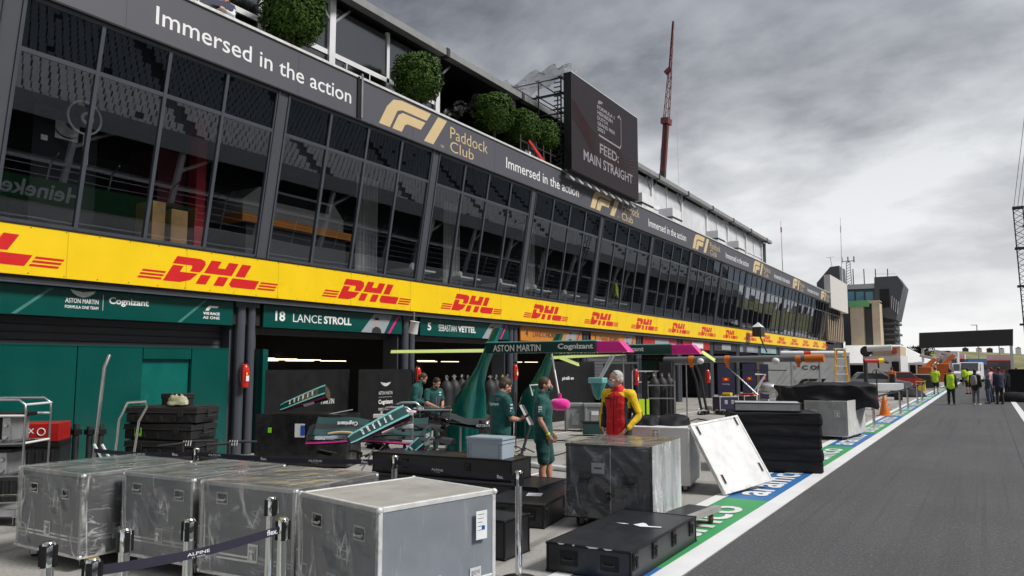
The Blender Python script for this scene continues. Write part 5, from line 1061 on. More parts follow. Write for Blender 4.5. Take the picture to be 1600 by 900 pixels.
def nosecone(label, o, rz, pitch, sc=1.0, name='nose_cone'):
    t = thing(name, label, 'nose cone', tuple(o), rot=(R(48), -pitch, rz))
    b = MB(); N = 14
    secs = [(0, .06, .015, -.02), (.04, .105, .03, -.012), (.16, .135, .042, .0), (.42, .145, .06, .02), (.8, .16, .10, .035), (1.15, .175, .14, .04), (1.35, .18, .155, .04)]
    vs = []; fs = []
    for x, w, h, z in secs:
        for k in range(N):
            a = 2*PI*k/N; c, s = math.cos(a), math.sin(a); r = (abs(c)**3.2+abs(s)**3.2)**(-1/3.2); vs.append((x*sc, c*r*w*sc, (z+s*r*h)*sc))
    for i in range(len(secs)-1):
        for k in range(N): fs.append((i*N+k, i*N+(k+1) % N, (i+1)*N+(k+1) % N, (i+1)*N+k))
    b.add(vs, fs+[tuple(range(N))[::-1], tuple(range((len(secs)-1)*N, len(secs)*N))], CARB); b.build('nose_shell', t, smooth=50)
    b = MB()
    def strip(y0, y1, m, dz=.006):
        for i in range(1, len(secs)-1):
            (x0, w0, h0, z0_), (x1, w1, h1, z1_) = secs[i], secs[i+1]
            b.add([(x0*sc, y0*w0*sc, (z0_+h0+dz)*sc), (x0*sc, y1*w0*sc, (z0_+h0+dz)*sc), (x1*sc, y1*w1*sc, (z1_+h1+dz)*sc), (x1*sc, y0*w1*sc, (z1_+h1+dz)*sc)], [(3, 2, 1, 0)], m)
    strip(-.9, -.62, NOSE_T); strip(.62, .9, NOSE_T); strip(-.62, .62, GREEND, .004)
    for s in (-1, 1):
        for i in range(1, len(secs)-1):
            (x0, w0, h0, z0_), (x1, w1, h1, z1_) = secs[i], secs[i+1]
            v = [(x0*sc, s*(w0*1.02+.004)*sc, (z0_+h0*.25)*sc), (x1*sc, s*(w1*1.02+.004)*sc, (z1_+h1*.25)*sc), (x1*sc, s*(w1*1.02+.004)*sc, (z1_+h1*.42)*sc), (x0*sc, s*(w0*1.02+.004)*sc, (z0_+h0*.42)*sc)]
            b.add(v, [(0, 1, 2, 3) if s < 0 else (3, 2, 1, 0)], MAG)
    b.build('painted_band', t)
    b = MB()
    for i, x in enumerate((.32, .45, .58, .71, .84, .97)): T_ = basis((x*sc, .075*sc, (.048+.105*x)*sc), (0, -1, 0), (1, 0, .12)); text(b, ('JCB', 'BWT', 'TeamViewer', 'SentinelOne', 'NetApp', 'BWT')[i], T_ @ Matrix.Translation((0, 0, .012)), WHITE, w=.15*sc, h=.05*sc, bold=.05)
    for s in (-1, 1): b.box(.7*sc, .98*sc, s*.175*sc-.006, s*.175*sc+.006, -.02*sc, .05*sc, WHITE)
    b.build('lettering', t)
    return t
def frontwing(label, o, rz):
    t = thing('front_wing', label, 'front wing', tuple(o), 0, rot=(0, 0, rz))
    for i, (y0, z, ch, m) in enumerate(((.0, 0, .16, CARB), (.10, .03, .12, CARB), (.18, .07, .11, GREEND), (.27, .11, .10, CARB), (.35, .16, .10, GREEND))):
        b = MB()
        def f(u, v):
            x = -1.0+2*u; dip = .05*math.exp(-(x/.28)**2)*(1 if i else 0); crv = .06*math.cos(x*PI)
            return (x*(1 if i < 2 else .98), y0+ch*v+.06*abs(x)*(i*.35), z*1.35+.06*v*(1+.25*i)+crv*(.4+.15*i)-dip+(.03*abs(x))*(i))
        b.grid(f, 40, 4, m); b.grid(lambda u, v: tuple(Vector(f(u, v))-Vector((0, 0, .012))), 40, 4, CARB); b.build('wing_element', t, smooth=180)
    b = MB(); b.tube([(-1.0+2*k/30, -.004, .012+.06*math.cos((-1+2*k/30)*PI)*.4) for k in range(31)], .012, MAG, 6); b.build('leading_edge', t, smooth=60)
    for s in (-1, 1): b = MB(); b.tube([(s*(.18+.8*k/16), .46+.05*k/16, .325+.05*math.sin(k/16*PI)-.07*k/16) for k in range(17)], .009, MAG, 6); b.tube([(s*(.15+.5*k/10), .1, .14+.03*math.sin(k/10*PI)) for k in range(11)], .02, TEALL if s > 0 else GOLD, 6); b.build('flap_edge', t, smooth=60)
    for s in (-1, 1):
        b = MB(); T_ = basis((s*1.0, .06, -.05), (0, 1, 0), (0, 0, 1)); b.prism([(-.06, 0), (.44, 0), (.46, .12), (.44, .33), (.12, .31), (-.04, .16)], .012, GREEND if s > 0 else CARB, T_)
        if s > 0: text(b, 'ASTON MARTIN', T_ @ Matrix.Translation((.04, .13, .014)), WHITE, w=.36, h=.07, bold=.01)
        b.build('end_plate', t)
    b = MB(); text(b, 'Cognizant', basis((-.22, .375, .345), (-1, 0, 0), (0, -.35, -.95)), WHITE, w=.36, h=.09, bold=.03); b.build('lettering', t)
    return t
nt_ = DZ(436, 15.4, 640); n1_ = nosecone('teal edged nose cone lying on the black plastic table', (nt_.x, nt_.y, 1.13), YAW+R(-6), R(16), .78)
b = MB(); b.tube([(.0, -.3, -.10), (.3, -.33, -.12), (1.4, -.2, -.42)], .012, ALUD, 6); b.build('mounting_arm', n1_)
wc = DZ(575, 12.9); frontwing('front wing with magenta edge on the parts trolley', (wc.x-.05, wc.y, .70), YAW-R(5))
nn_ = DZ(543, 12.5, 698); nosecone('large teal edged nose cone sloping up above the front wing', (nn_.x, nn_.y, .76), YAW+R(20), R(22), .78)
n3 = DZ(702, 13.4, 682); nosecone('black nose cone with magenta stripe pointing right on the trolley', (n3.x, n3.y, 1.0), YAW+PI-R(8), R(6), .80)
n4 = DZ(603, 12.2, 752); nosecone('lower nose cone tilted below the front wing', (n4.x, n4.y, .28), YAW+R(12), R(38), .55)
PT_ = thing('parts_trolley', 'chrome parts trolley with grey clamps carrying nose cones', 'trolley', tuple(DZ(625, 13).to_2d())+(0,), YAW)
def tubes(Z, lst, r, m, name, par):
    b = MB()
    for l in lst: b.tube([DZ(px, Z, py) for px, py in l], r, m, 10)
    return b.build(name, par, world=True, smooth=50)
tubes(12.9, [[(592, 662), (596, 642), (604, 637), (636, 637), (644, 643), (645, 775)]], .022, STEEL, 'tube_frame', PT_)
tubes(13.7, [[(616, 640), (620, 632), (628, 629), (650, 629), (657, 635), (658, 765)]], .022, STEEL, 'tube_frame', PT_)
tubes(12.9, [[(585, 700), (565, 735)], [(638, 712), (626, 752)]], .016, WPAINT, 'brace', PT_)
for i, (px, py, Z) in enumerate(((637, 646, 12.85), (637, 666, 12.85), (637, 691, 12.85), (640, 719, 12.85), (640, 742, 12.85), (592, 650, 12.85), (596, 719, 12.85), (654, 653, 13.65), (654, 640, 13.65))):
    p = DZ(px, Z, py); b = MB(); b.box(-.09, .09, -.05, .05, -.032, .032, ALU, Matrix.Translation(p) @ Matrix.Rotation(YAW, 4, 'Z')); b.build('clamp_block', PT_, world=True, bevel=.006)
b = MB(); p = DZ(680, 13.6, 642); q = Matrix.Translation(p) @ Matrix.Rotation(YAW, 4, 'Z'); b.box(-.3, .28, -.2, .2, .0, .02, ALUD, q); b.box(-.3, .28, -.21, -.2, -.15, .1, GLASSC, q)
for x in (-.3, .28): b.tube([q @ Vector((x, -.2, -.15)), q @ Vector((x, -.2, .1))], .01, STEEL, 6)
b.build('tray', PT_, world=True)
for dx_ in (-.7, .5):
    b = MB(); p = DZ(625, 13.0); b.box(-.9+dx_*.0, .6, -.03, .03, .12, .16, STEEL, Matrix.Translation((p.x, p.y+dx_*.4, 0)) @ Matrix.Rotation(YAW, 4, 'Z')); b.build('base_rail', PT_, world=True)
for i, (px, Z) in enumerate(((560, 12.8), (655, 12.6))): p = DZ(px, Z); b = MB(); caster(b, 0, 0, .12); o = b.build('caster', PT_); o.location = ROOTM[PT_.name].inverted() @ Vector((p.x, p.y, 0))
sus = thing('suspension_parts', 'dark suspension arms and brackets heaped on the parts trolley', 'car parts', tuple(DZ(600, 13.1).to_2d())+(0,), YAW)
rs2 = random.Random(12)
for k in range(38):
    px = rs2.uniform(560, 700); py = rs2.uniform(652, 735); a = DZ(px, 13.0+rs2.uniform(-.1, .5), py); c = a+CR*rs2.uniform(-.35, .35)+Vector((0, 0, rs2.uniform(-.14, .14)))
    b = MB(); b.tube([a, a.lerp(c, .5)+Vector((0, 0, .02)), c], rs2.choice((.010, .014, .02)), rs2.choice((CARB, SCAF, ALUD, CARB, STEEL)), 8); b.cbox(tuple(a), (.05, .04, .04), CARB); b.build('arm', sus, world=True, smooth=50)
for k, (px, py, w_, h_) in enumerate(((585, 700, .3, .10), (612, 690, .25, .12), (668, 668, .4, .09), (690, 690, .3, .1), (505, 708, .25, .06), (520, 690, .22, .1))):
    p = DZ(px, 13.2, py); b = MB(); b.grid(lambda u, v: tuple(p+CR*(w_*(u-.5))+Vector((0, 0, h_*math.sin(v*PI)-.05*u))+Vector((0, .2*v, 0))), 14, 8, rs2.choice((CARB, CARB, GREEND, CARB))); b.build('carbon_shell', sus, world=True, smooth=180)
for (px, py) in ((600, 713), (632, 700), (560, 712)): p = DZ(px, 12.95, py); b = MB(); b.tube([p-CR*.02, p+CR*.02], .06, SCAF, 14); b.tube([p-CR*.025, p+CR*.025], .03, ALUD, 10); b.build('hub', sus, world=True, smooth=40)
fr_ = thing('brake_duct', 'dark carbon bodywork piece on the small board behind the pale crate', 'car part', tuple(DZ(720, 14.4).to_2d())+(0,), YAW)
b = MB(); b.grid(lambda u, v: (-.35+.85*u, -.1+.3*v, 1.0-.12*u+.10*math.sin(v*PI)+.03*math.sin(u*8)), 20, 8, CARB); b.grid(lambda u, v: (-.30+.80*u, -.12+.3*v, .90-.10*u+.05*math.sin(v*PI)), 20, 8, CARB); b.box(.35, .55, -.14, -.12, .74, .98, CARB); b.build('carbon_shell', fr_, smooth=180)
b = MB(); text(b, 'ASTON M', basis((.30, -.145, .86), (1, 0, 0), (0, 0, 1)), WHITE, w=.25, h=.05); b.build('lettering', fr_); b = MB(); b.tube([(0, 0, 0), (0, 0, .9)], .02, STEEL, 8); b.tube([(.4, 0, 0), (.4, 0, .8)], .02, STEEL, 8); b.build('support_leg', fr_)
# ================================================================ PIT BOOMS
def loft(b, secs, m, n=16, p=2.4):        # secs: (centre, halfwidth x, halfwidth y)
    vs = []; fs = []
    for c, wx, wy in secs:
        for k in range(n):
            a = 2*PI*k/n; cc, s = math.cos(a), math.sin(a); r = (abs(cc)**p+abs(s)**p)**(-1/p); vs.append((c[0]+cc*r*wx, c[1]+s*r*wy, c[2]))
    for i in range(len(secs)-1):
        for k in range(n): fs.append((i*n+k, i*n+(k+1) % n, (i+1)*n+(k+1) % n, (i+1)*n+k))
    b.add(vs, fs+[tuple(range(n))[::-1], tuple(range((len(secs)-1)*n, len(secs)*n))], m)
def boom(label, x0, y, xt, txt):
    t = thing('pit_boom', label, 'pit boom', (x0, y, 0)); b = MB()
    loft(b, [((x0, y, 0), .54, .40), ((x0, y, .5), .52, .38), ((x0+.03, y, .9), .45, .32), ((x0+.1, y, 1.25), .38, .26), ((x0+.22, y, 1.55), .22, .18), ((x0+.42, y, 1.95), .14, .13), ((x0+.66, y, 2.45), .12, .11), ((x0+.85, y, 2.85), .12, .1)], TEALP, 20); b.build('pylon', t, world=True, smooth=60)
    xr = x0+.6; b = MB(); z = 2.26; xm = xt-.75
    def arm(xa, xb, m, tip=False, h0=.24, h1=.24):
        poly_ = [(xa, z), (xb-(0 if not tip else .0), z), (xb-(.22 if tip else 0), z+h1), (xa, z+h0)]
        b.prism(poly_, .30, m, basis((0, y-.15, 0), (1, 0, 0), (0, 0, 1), (0, 1, 0)))
    arm(xr, xm, GREEND); b.box(xr, xm, y-.16, y+.16, z+.24, z+.265, TEALL); b.build('arm', t, world=True, bevel=.02)
    b = MB(); arm(xm+.002, xt, MAG, True); b.build('arm_tip', t, world=True, bevel=.02)
    b = MB(); text(b, 'ASTON MARTIN', basis((xr+.22, y-.15, z+.04), (1, 0, 0), (0, 0, 1)), WHITE, w=1.25, h=.15, bold=.015); text(b, 'Cognizant', basis((xr+1.9, y-.15, z+.05), (1, 0, 0), (0, 0, 1)), WHITE, w=.85, h=.15, bold=.03); b.build('lettering', t, world=True)
    return t
def tealp():
    m, N, L, b_ = node_mat('metallic_teal'); tc = N.new('ShaderNodeTexCoord'); c = mixc(N, L, rng(N, L, nz(N, L, stretch(N, L, tc, (3, 3, .4)), 2, 5), .35, .7), (.0, .13, .11), (.01, .22, .18))
    L.new(c, b_.inputs['Base Color']); b_.inputs['Metallic'].default_value = .55; b_.inputs['Roughness'].default_value = .26; b_.inputs['Coat Weight'].default_value = .5; return m
TEALP = tealp()
def ledboom(label, p, q):
    t = thing('light_boom', label, 'light boom', tuple(p)); b = MB(); b.bar(p, q, .10, .06, DGREY); b.build('housing', t, world=True)
    b = MB(); p = Vector(p)-Vector((0, .06, .0)); q = Vector(q)-Vector((0, .06, .0)); b.bar(p, q, .02, .055, LEDM); p.z -= .04; q.z -= .04; b.bar(p, q, .06, .02, LEDM); b.build('light_strip', t, world=True)
boom('front green pit boom with magenta tip reading ASTON MARTIN', -10.45, 15.0, -6.28, 1); boom('rear green pit boom with magenta tip, partly behind the front one', -10.75, 18.6, -5.92, 1)
ledboom('yellow green light strip boom reaching left towards the garage column', (-9.95, 15.0, 2.34), (-12.75, 15.0, 2.34)); ledboom('yellow green light strip boom under the front boom arm', (-10.2, 18.6, 2.20), (-7.95, 18.6, 2.30)); ledboom('short pale light strip boom below the others', (-10.3, 19.4, 2.22), (-9.2, 18.4, 2.02))
ledboom('curved light strip tip right of the rear magenta arm', (-5.95, 18.7, 2.33), (-5.7, 18.9, 2.12))
FUZ = mat('magenta_fuzz', (.85, .02, .35), .9, var=.15, vs=20, bump=.8, bs=60, sheen=.6)
pm_ = DZ(875, 15.0, 632); t = thing('wheel_gun_pod', 'fluffy magenta pod hanging from a grey pole', 'pod', tuple(pm_)); b = MB(); b.grid(lambda u, v: tuple(pm_+Vector((math.cos(u*2*PI)*.21*math.cos((v-.5)*PI)**.6, math.sin(u*2*PI)*.16*math.cos((v-.5)*PI)**.6, .115*math.sin((v-.5)*PI)))*(1+.06*noise.noise(Vector((u*20, v*12, 0))))), 36, 16, FUZ); b.build('pod_body', t, world=True, smooth=180)
b = MB(); b.tube([DZ(862, 15.4, 553), DZ(866, 15.3, 578), DZ(874, 15.0, 622)], .022, STEEL, 8); b.lathe([(.05, 0), (.02, .12)], MAG, 10, Matrix.Translation(pm_+Vector((0, 0, .1)))); b.build('hanger', t, world=True)
pg_ = DZ(934, 15.0, 602); t = thing('wheel_gun_pod', 'dark green pod with pale teal cap hanging left of the red and yellow jacket', 'pod', tuple(pg_)); b = MB(); loft(b, [(pg_+Vector((0, 0, -.28)), .03, .03), (pg_+Vector((0, 0, -.16)), .10, .09), (pg_+Vector((0, 0, .04)), .16, .12)], TEAL, 14); b.build('pod_body', t, world=True, smooth=60)
b = MB(); b.box(pg_.x-.16, pg_.x+.16, pg_.y-.12, pg_.y+.12, pg_.z+.04, pg_.z+.15, TEALL); b.build('cap', t, world=True, bevel=.02); b = MB(); b.tube([DZ(940, 15.0, 590), DZ(960, 15.2, 555)], .025, STEEL, 8); b.tube([DZ(936, 15.0, 592), DZ(955, 15.2, 555)], .018, STEEL, 8); b.build('hanger', t, world=True)
# grey boom with orange clamps
GB = thing('pit_boom', 'long grey boom tube with orange clamps on a grey pylon', 'pit boom', (-9.2, 25, 0)); b = MB()
b.box(-9.42, -8.98, 24.8, 25.2, 0, 2.08, DGREY); b.box(-8.985, -8.96, 24.82, 25.0, 0, .9, ORG); b.build('pylon', GB, world=True, bevel=.02)
b = MB(); b.tube([(-9.3, 25, 2.16), (-4.35, 25, 2.20)], .105, mat('boom_tube_grey', (.16, .16, .17), .45, var=.1), 16); b.build('tube', GB, world=True, smooth=50)
for x in (-8.35, -7.15, -4.95): b = MB(); b.tube([(x-.08, 25, 2.17), (x+.08, 25, 2.17)], .13, ORG, 14); b.box(x-.04, x+.04, 24.93, 25.07, 1.92, 2.1, ORG); b.build('clamp', GB, world=True)
b = MB(); b.tube([(-4.75, 25, 2.19), (-4.2, 25, 2.20)], .125, ORG, 14); b.build('end_clamp', GB, world=True)
for x in (-8.0, -5.6): b = MB(); b.ell((x, 24.85, 2.12), (.12, .1, .1), WPAINT, 12, 8); b.build('lamp_globe', GB, world=True, smooth=180)
b = MB(); b.tube([(-7.15, 24.95, 1.95), (-6.2, 24.95, 1.05)], .02, STEEL, 6); b.tube([(-7.1, 24.95, 1.83), (-5.3, 24.95, 1.83)], .015, SCAF, 6); b.build('hose_arm', GB, world=True)
# ================================================================ GAS BOTTLES, BINS, EXTINGUISHERS
gb = None
def bottle(x, y, label, g):
    global gb
    if gb is None:
        gb = thing('gas_bottle', label, 'gas bottle', (x, y, 0), 0, g); b = MB(); b.lathe([(.17, .02), (.17, 1.35), (.16, 1.45), (.11, 1.55), (.05, 1.60), (.035, 1.62)], mat('black_bottle_cover', (.02, .02, .024), .6, bump=.1), 20); b.build('cylinder', gb, smooth=50)
        b = MB(); b.lathe([(.035, 1.60), (.03, 1.66), (.04, 1.68), (.02, 1.74)], CHROME, 10); b.box(-.06, .06, -.015, .015, 1.68, 1.71, CHROME); b.build('valve', gb); return gb
    return dupt(gb, label, (x, y, 0), random.uniform(0, 3), g)
gg = 'black gas bottles in the third garage'
for i, (px, Z) in enumerate(((698, 19.5), (710, 20.3), (722, 21), (731, 19.6), (766, 19.8), (775, 20.4), (786, 20.9), (793, 21.4))):
    p = DZ(px, Z); bottle(p.x, p.y, ('gas bottle standing closest to the two bent over men', 'gas bottle second right of the two bent over men', 'gas bottle just left of the front boom pylon, set back', 'gas bottle close against the left of the boom pylon', 'gas bottle just right of the boom pylon', 'gas bottle second right of the boom pylon', 'gas bottle half behind the man with the phone', 'gas bottle right behind the head of the man with the phone')[i], gg)
for i, (px, Z) in enumerate(((1022, 24), (1034, 24.3), (1045, 24.6))):
    p = DZ(px, Z); bottle(p.x, p.y, ('left gas bottle of three strapped in the rack right of the jacket', 'middle gas bottle of three strapped in the rack right of the jacket', 'right gas bottle of three strapped in the rack by the grey pylon')[i], 'gas bottles strapped in a rack')
RK = thing('bottle_rack', 'steel rack strapping three black gas bottles', 'rack', tuple(DZ(1034, 23.8).to_2d())+(0,), YAW); b = MB()
for z in (.4, .95, 1.35): b.box(-.45, .38, -.04, -.01, z, z+.04, STEEL)
for x in (-.45, .38): b.box(x-.02, x+.02, -.03, .3, 0, 1.5, STEEL)
b.box(-.62, -.45, -.03, .1, 0, 1.75, BLACK); b.build('rack_frame', RK); b = MB(); b.box(-.74, -.56, -.06, -.03, .35, .95, HIVY); b.box(-.50, -.42, -.06, -.03, .35, .95, HIVY); b.build('lime_vest', RK)
for i, (px, Z) in enumerate(((897, 23.6), (926, 23.4))):
    p = DZ(px, Z); t = thing('plastic_bin', ('grey plastic bin left of the pair behind the magenta pod', 'grey plastic bin with white label, right of the pair')[i], 'bin', (p.x, p.y, 0), YAW, 'grey plastic bins'); b = MB(); BGM = mat('grey_bin_plastic', (.26, .27, .28), .5)
    b.box(-.28, .26, -.25, .25, .08, .78, BGM); b.box(-.31, .29, -.28, .28, .74, .84, BGM)
    for x in (-.26, .22): b.box(x-.03, x+.05, -.27, .27, .02, .74, BGM)
    b.build('bin_body', t, bevel=.015); b = MB(); b.box(-.1, .12, -.262, -.25, .2, .55, ALUD); 
    if i: b.box(-.08, .14, -.27, -.262, .5, .62, PAPER)
    b.build('panel', t)
fe = None
def exting(x, y, z, label):
    global fe
    g = 'red fire extinguishers on the garage columns'
    if fe is None:
        fe = thing('fire_extinguisher', label, 'fire extinguisher', (x, y, z), 0, g); b = MB(); b.lathe([(.085, 0), (.09, .03), (.09, .42), (.06, .50), (.03, .52)], RED, 18); b.build('cylinder', fe, smooth=50)
        b = MB(); b.lathe([(.03, .52), (.03, .58)], BLACK, 10); b.box(-.02, .08, -.015, .015, .56, .60, BLACK); b.tube([(0, -.06, .55), (.02, -.14, .45), (.02, -.14, .15), (.02, -.10, .08)], .014, RUB, 8); b.build('valve_hose', fe)
        b = MB(); b.box(.088, .094, -.05, .05, .12, .36, RED); b.box(.094, .095, -.04, .04, .14, .26, WHITE); b.box(.094, .095, -.04, .0, .28, .33, YEL); b.build('label_plate', fe); return fe
    return dupt(fe, label, (x, y, z), 0, g)
exting(-14.08, 11.55, 1.50, 'red fire extinguisher on the column right of the green hoarding'); exting(-14.02, 17.62, 1.42, 'red fire extinguisher on the column beside the two bent over men'); exting(-14.0, 23.0, 1.5, 'red fire extinguisher on the column behind the phone user')
p = DZ(993, 24.8, 580); exting(p.x, p.y, 1.35, 'red fire extinguisher right of the red and yellow jacket'); p = DZ(1106, 30, 600); exting(p.x, p.y, 1.3, 'red fire extinguisher left of the navy boards')
for lb, (px, py, Z) in (('white camera cylinder hanging at the column before the fourth sign board', (647, 510, 21.3)),):
    p = DZ(px, Z, py); b = MB(); b.lathe([(.0, -.22), (.13, -.2), (.12, .1), (.14, .14), (0, .15)], WPAINT, 16, Matrix.Translation(p) @ Matrix.Rotation(R(12), 4, 'Y')); b.tube([p, (p.x, p.y, p.z+.4)], .02, STEEL, 6); tag(b.build('security_camera', smooth=50), lb, 'camera')
# steel cross stands, ladder frame, hose on the ground
for i, (px, Z, yt, lb) in enumerate(((974, 21, 558, 'steel cross stand behind the head of the jacket man'), (1072, 26, 560, 'tall steel cross stand right of the grey pylon'))):
    p = DZ(px, Z); zt2 = DZ(px, Z, yt).z; b = MB(); b.tube([(p.x, p.y, 0), (p.x, p.y, zt2)], .025, STEEL, 8); c = DZ(px, Z, yt+9); b.bar(c-CR*.4, c+CR*.4, .05, .05, STEEL); b.lathe([(.25, 0), (.25, .03), (.03, .05)], SCAF, 12, Matrix.Translation((p.x, p.y, 0))); tag(b.build('cross_stand'), lb, 'stand')
b = MB(); pts = [G(812, 727), G(850, 733), G(885, 737), G(930, 741)]; b.tube([(p.x, p.y, .05) for p in pts], .055, WPAINT, 10); tag(b.build('ground_hose', smooth=50), 'thick white hose lying on the ground behind the man in shorts', 'hose')
for i, (px, Z, lb) in enumerate(((806, 18, 'thin floor stand with wheels left of the magenta pod'), (820, 17.6, 'thin pole stand beside the man with the phone'))):
    p = DZ(px, Z); b = MB(); b.tube([(p.x, p.y, .05), (p.x, p.y, 1.35-.3*i)], .015, SCAF, 6)
    for k in range(3): a = k*2.1; b.tube([(p.x, p.y, .12), (p.x+.25*math.cos(a), p.y+.25*math.sin(a), .04)], .015, SCAF, 6)
    tag(b.build('floor_stand'), lb, 'stand')
b = MB(); b.bar(DZ(813, 16, 633), DZ(829, 16, 664), .03, .05, WPAINT); b.bar(DZ(813, 16, 633)+CR*.05, DZ(829, 16, 664)+CR*.06, .02, .04, STEEL); b.tube([DZ(832, 16.5, 618), DZ(828, 16.5, 602), DZ(845, 16.5, 601)], .018, WPAINT, 8); tag(b.build('pit_jack'), 'white framed lifting jack between the two team men', 'jack')
p = DZ(813, 16); b = MB(); b.tube([(p.x-.04, p.y, .09), (p.x+.04, p.y, .09)], .09, RUB, 14); b.bar((p.x, p.y, .1), DZ(829, 16, 664), .04, .04, SCAF); tag(b.build('jack_wheel'), 'small black wheel on an arm left of the shorts man', 'wheel')
# small green box behind bins
b = MB(); p = DZ(925, 22); b.box(-.3, .3, -.2, .2, .05, .35, GREEND, Matrix.Translation((p.x, p.y, 0)) @ Matrix.Rotation(YAW, 4, 'Z')); b.box(-.31, .31, -.21, .21, .35, .40, BLACK, Matrix.Translation((p.x, p.y, 0)) @ Matrix.Rotation(YAW, 4, 'Z')); tag(b.build('tool_box', bevel=.01), 'low dark green box at the foot of the right plastic bin', 'box')
# ================================================================ NAVY TEAM AREA
def navyboard(px0, px1, yt, Z, label, lg=True):
    a = DZ(px0, Z); c = DZ(px1, Z); zt3 = DZ(px0, Z, yt).z; t = thing('screen_board', label, 'board', (a.x, a.y, 0)); dx_ = (c-a).normalized(); dx_.z = 0; w = (c-a).length; T_ = basis((a.x, a.y, 0), dx_, (0, 0, 1)); b = MB(); b.box(0, w, .1, zt3, -.05, 0, NAVY, T_); b.build('panel', t, world=True)
    b = MB(); b.box(w*.28, w*.72, zt3*.62, zt3*.70, .002, .006, RED, T_); b.ell((w*.5, zt3*.66, .006), (w*.1, .05, .004), YEL, 10, 4, T_); 
    if lg: text(b, 'racing', T_ @ Matrix.Translation((w*.28, zt3*.54, 0)), ALU, w=w*.45, h=.08)
    b.build('lettering', t, world=True)
navyboard(1121, 1146, 568, 34, 'navy screen board with red and yellow emblem, nearest'); navyboard(1160, 1180, 568, 36, 'navy screen board with small red mark, second', False); navyboard(1187, 1200, 569, 38, 'narrow navy screen board beside the grey case wall', False)
for i, (px, Z, w, lb, m) in enumerate(((1132, 31.5, .85, 'dark blue flight case with yellow box on top', NAVY), (1165, 32.5, .6, 'black flight case with red lid and white label', BLK2))):
    p = DZ(px, Z); flight_case(lb, p.x, p.y, YAW+R(15), w, .6, .72, m, m, ALU, cast=.1, fl=((-.15, .5, .12), (.15, .5, .12)))
p = DZ(1136, 31.5); b = MB(); b.box(-.2, .15, -.15, .15, .73, .86, YEL, Matrix.Translation((p.x, p.y, 0))); tag(b.build('yellow_box', bevel=.02), 'small yellow box on the dark blue flight case', 'box')
p = DZ(1167, 32.5); b = MB(); b.box(-.3, .3, -.25, .25, .73, .80, RED, Matrix.Translation((p.x, p.y, 0))); tag(b.build('red_tray', bevel=.01), 'flat red tray on the black flight case', 'tray')
for i, px in enumerate((1088, 1096)):
    b = MB(); Z = 28; b.tube([DZ(px-8, Z, 572), DZ(px, Z, 596), DZ(px+4, Z, 620), DZ(px+8, Z, 640)], .05, SCAF, 8); tag(b.build('hanging_hose', smooth=50), ('left of two dark hoses hanging by the cross stand', 'right of two dark hoses hanging by the cross stand')[i], 'hose')
random.seed(9)
jk = 0; names_ = ['wheel gun', 'low stand', 'small trolley', 'air bottle', 'jack arm', 'hose reel', 'tool roll', 'bracket']
for i, (px, py) in enumerate(((1100, 648), (1112, 641), (1128, 648), (1144, 641), (1176, 640), (1188, 632), (1196, 640), (1208, 636))):
    g = G(px, py); b = MB(); T_ = Matrix.Translation(g) @ Matrix.Rotation(random.uniform(0, 3), 4, 'Z'); hh = random.uniform(.15, .45)
    b.tube([T_ @ Vector((-.4, 0, .06)), T_ @ Vector((-.2, 0, hh)), T_ @ Vector((.3, 0, hh)), T_ @ Vector((.4, 0, .06))], .03, random.choice((STEEL, SCAF, WPAINT)), 8); b.box(-.2, .2, -.15, .15, .03, .14, random.choice((BLACK, ALUD, SCAF)), T_); b.tube([T_ @ Vector((-.3, -.1, .07)), T_ @ Vector((-.3, .1, .07))], .07, RUB, 10)
    tag(b.build('garage_trolley'), 'low steel garage trolley on the apron, %s from the bottle rack' % ['first', 'second', 'third', 'fourth', 'fifth', 'sixth', 'seventh', 'eighth'][i], 'trolley', 'low steel garage trolleys')
sv = thing('garage_engine_stand', 'rounded silver machine beside the grey case wall', 'machine', tuple(DZ(1198, 35).to_2d())+(0,)); b = MB(); p = DZ(1198, 35); b.ell((p.x, p.y, .95), (.5, .4, .28), STEEL, 16, 8); b.build('drum', sv, world=True, smooth=180)
b = MB()
for s in (-.35, .35): b.tube([(p.x+s, p.y, .95), (p.x+s*1.3, p.y, 0)], .03, STEEL, 6)
b.build('leg', sv, world=True)
b = MB(); b.tube([DZ(1180, 33, 585), DZ(1196, 33, 585), DZ(1184, 33, 607), DZ(1182, 33, 625)], .035, WPAINT, 6); b.tube([DZ(1196, 33, 585), DZ(1176, 33, 614)], .03, WPAINT, 6); tag(b.build('folding_frame'), 'white folding frame before the second navy board', 'frame')
b = MB(); b.box(0, 1.1, 0, 1.2, -.03, 0, GLASSC, basis(DZ(988, 26, 615), CR, (0, 0, 1)))
for x in (0, .45, .8, 1.1): b.bar(DZ(988, 26, 620)+CR*x, DZ(988, 26, 580)+CR*x, .03, .03, WPAINT)
for z in (580, 597): b.bar(DZ(988, 26, z), DZ(988, 26, z)+CR*1.15, .04, .04, WPAINT)
tag(b.build('white_rack'), 'white rail rack before the closed shutter right of the jacket man', 'rack')
gbx = thing('lamp_box', 'small grey lantern box with white pyramid top on the yellow banner', 'lantern', tuple(PX(1185, 518, -13.3))); p = PX(1185, 518, -13.3); b = MB(); b.box(p.x-.3, p.x+.3, p.y-.5, p.y+.5, p.z-.35, p.z+.3, DGREY); b.build('box', gbx, world=True)
b = MB(); b.add([(p.x-.3, p.y-.5, p.z+.3), (p.x+.3, p.y-.5, p.z+.3), (p.x+.3, p.y+.5, p.z+.3), (p.x-.3, p.y+.5, p.z+.3), (p.x, p.y, p.z+.65)], [(0, 1, 4), (1, 2, 4), (2, 3, 4), (3, 0, 4)], WPAINT); b.build('cap', gbx, world=True)
b = MB(); b.tube([(p.x+.1, p.y, p.z-.35), tuple(PX(1198, 550, -12.2))], .05, SCAF, 6); b.build('arm', gbx, world=True)
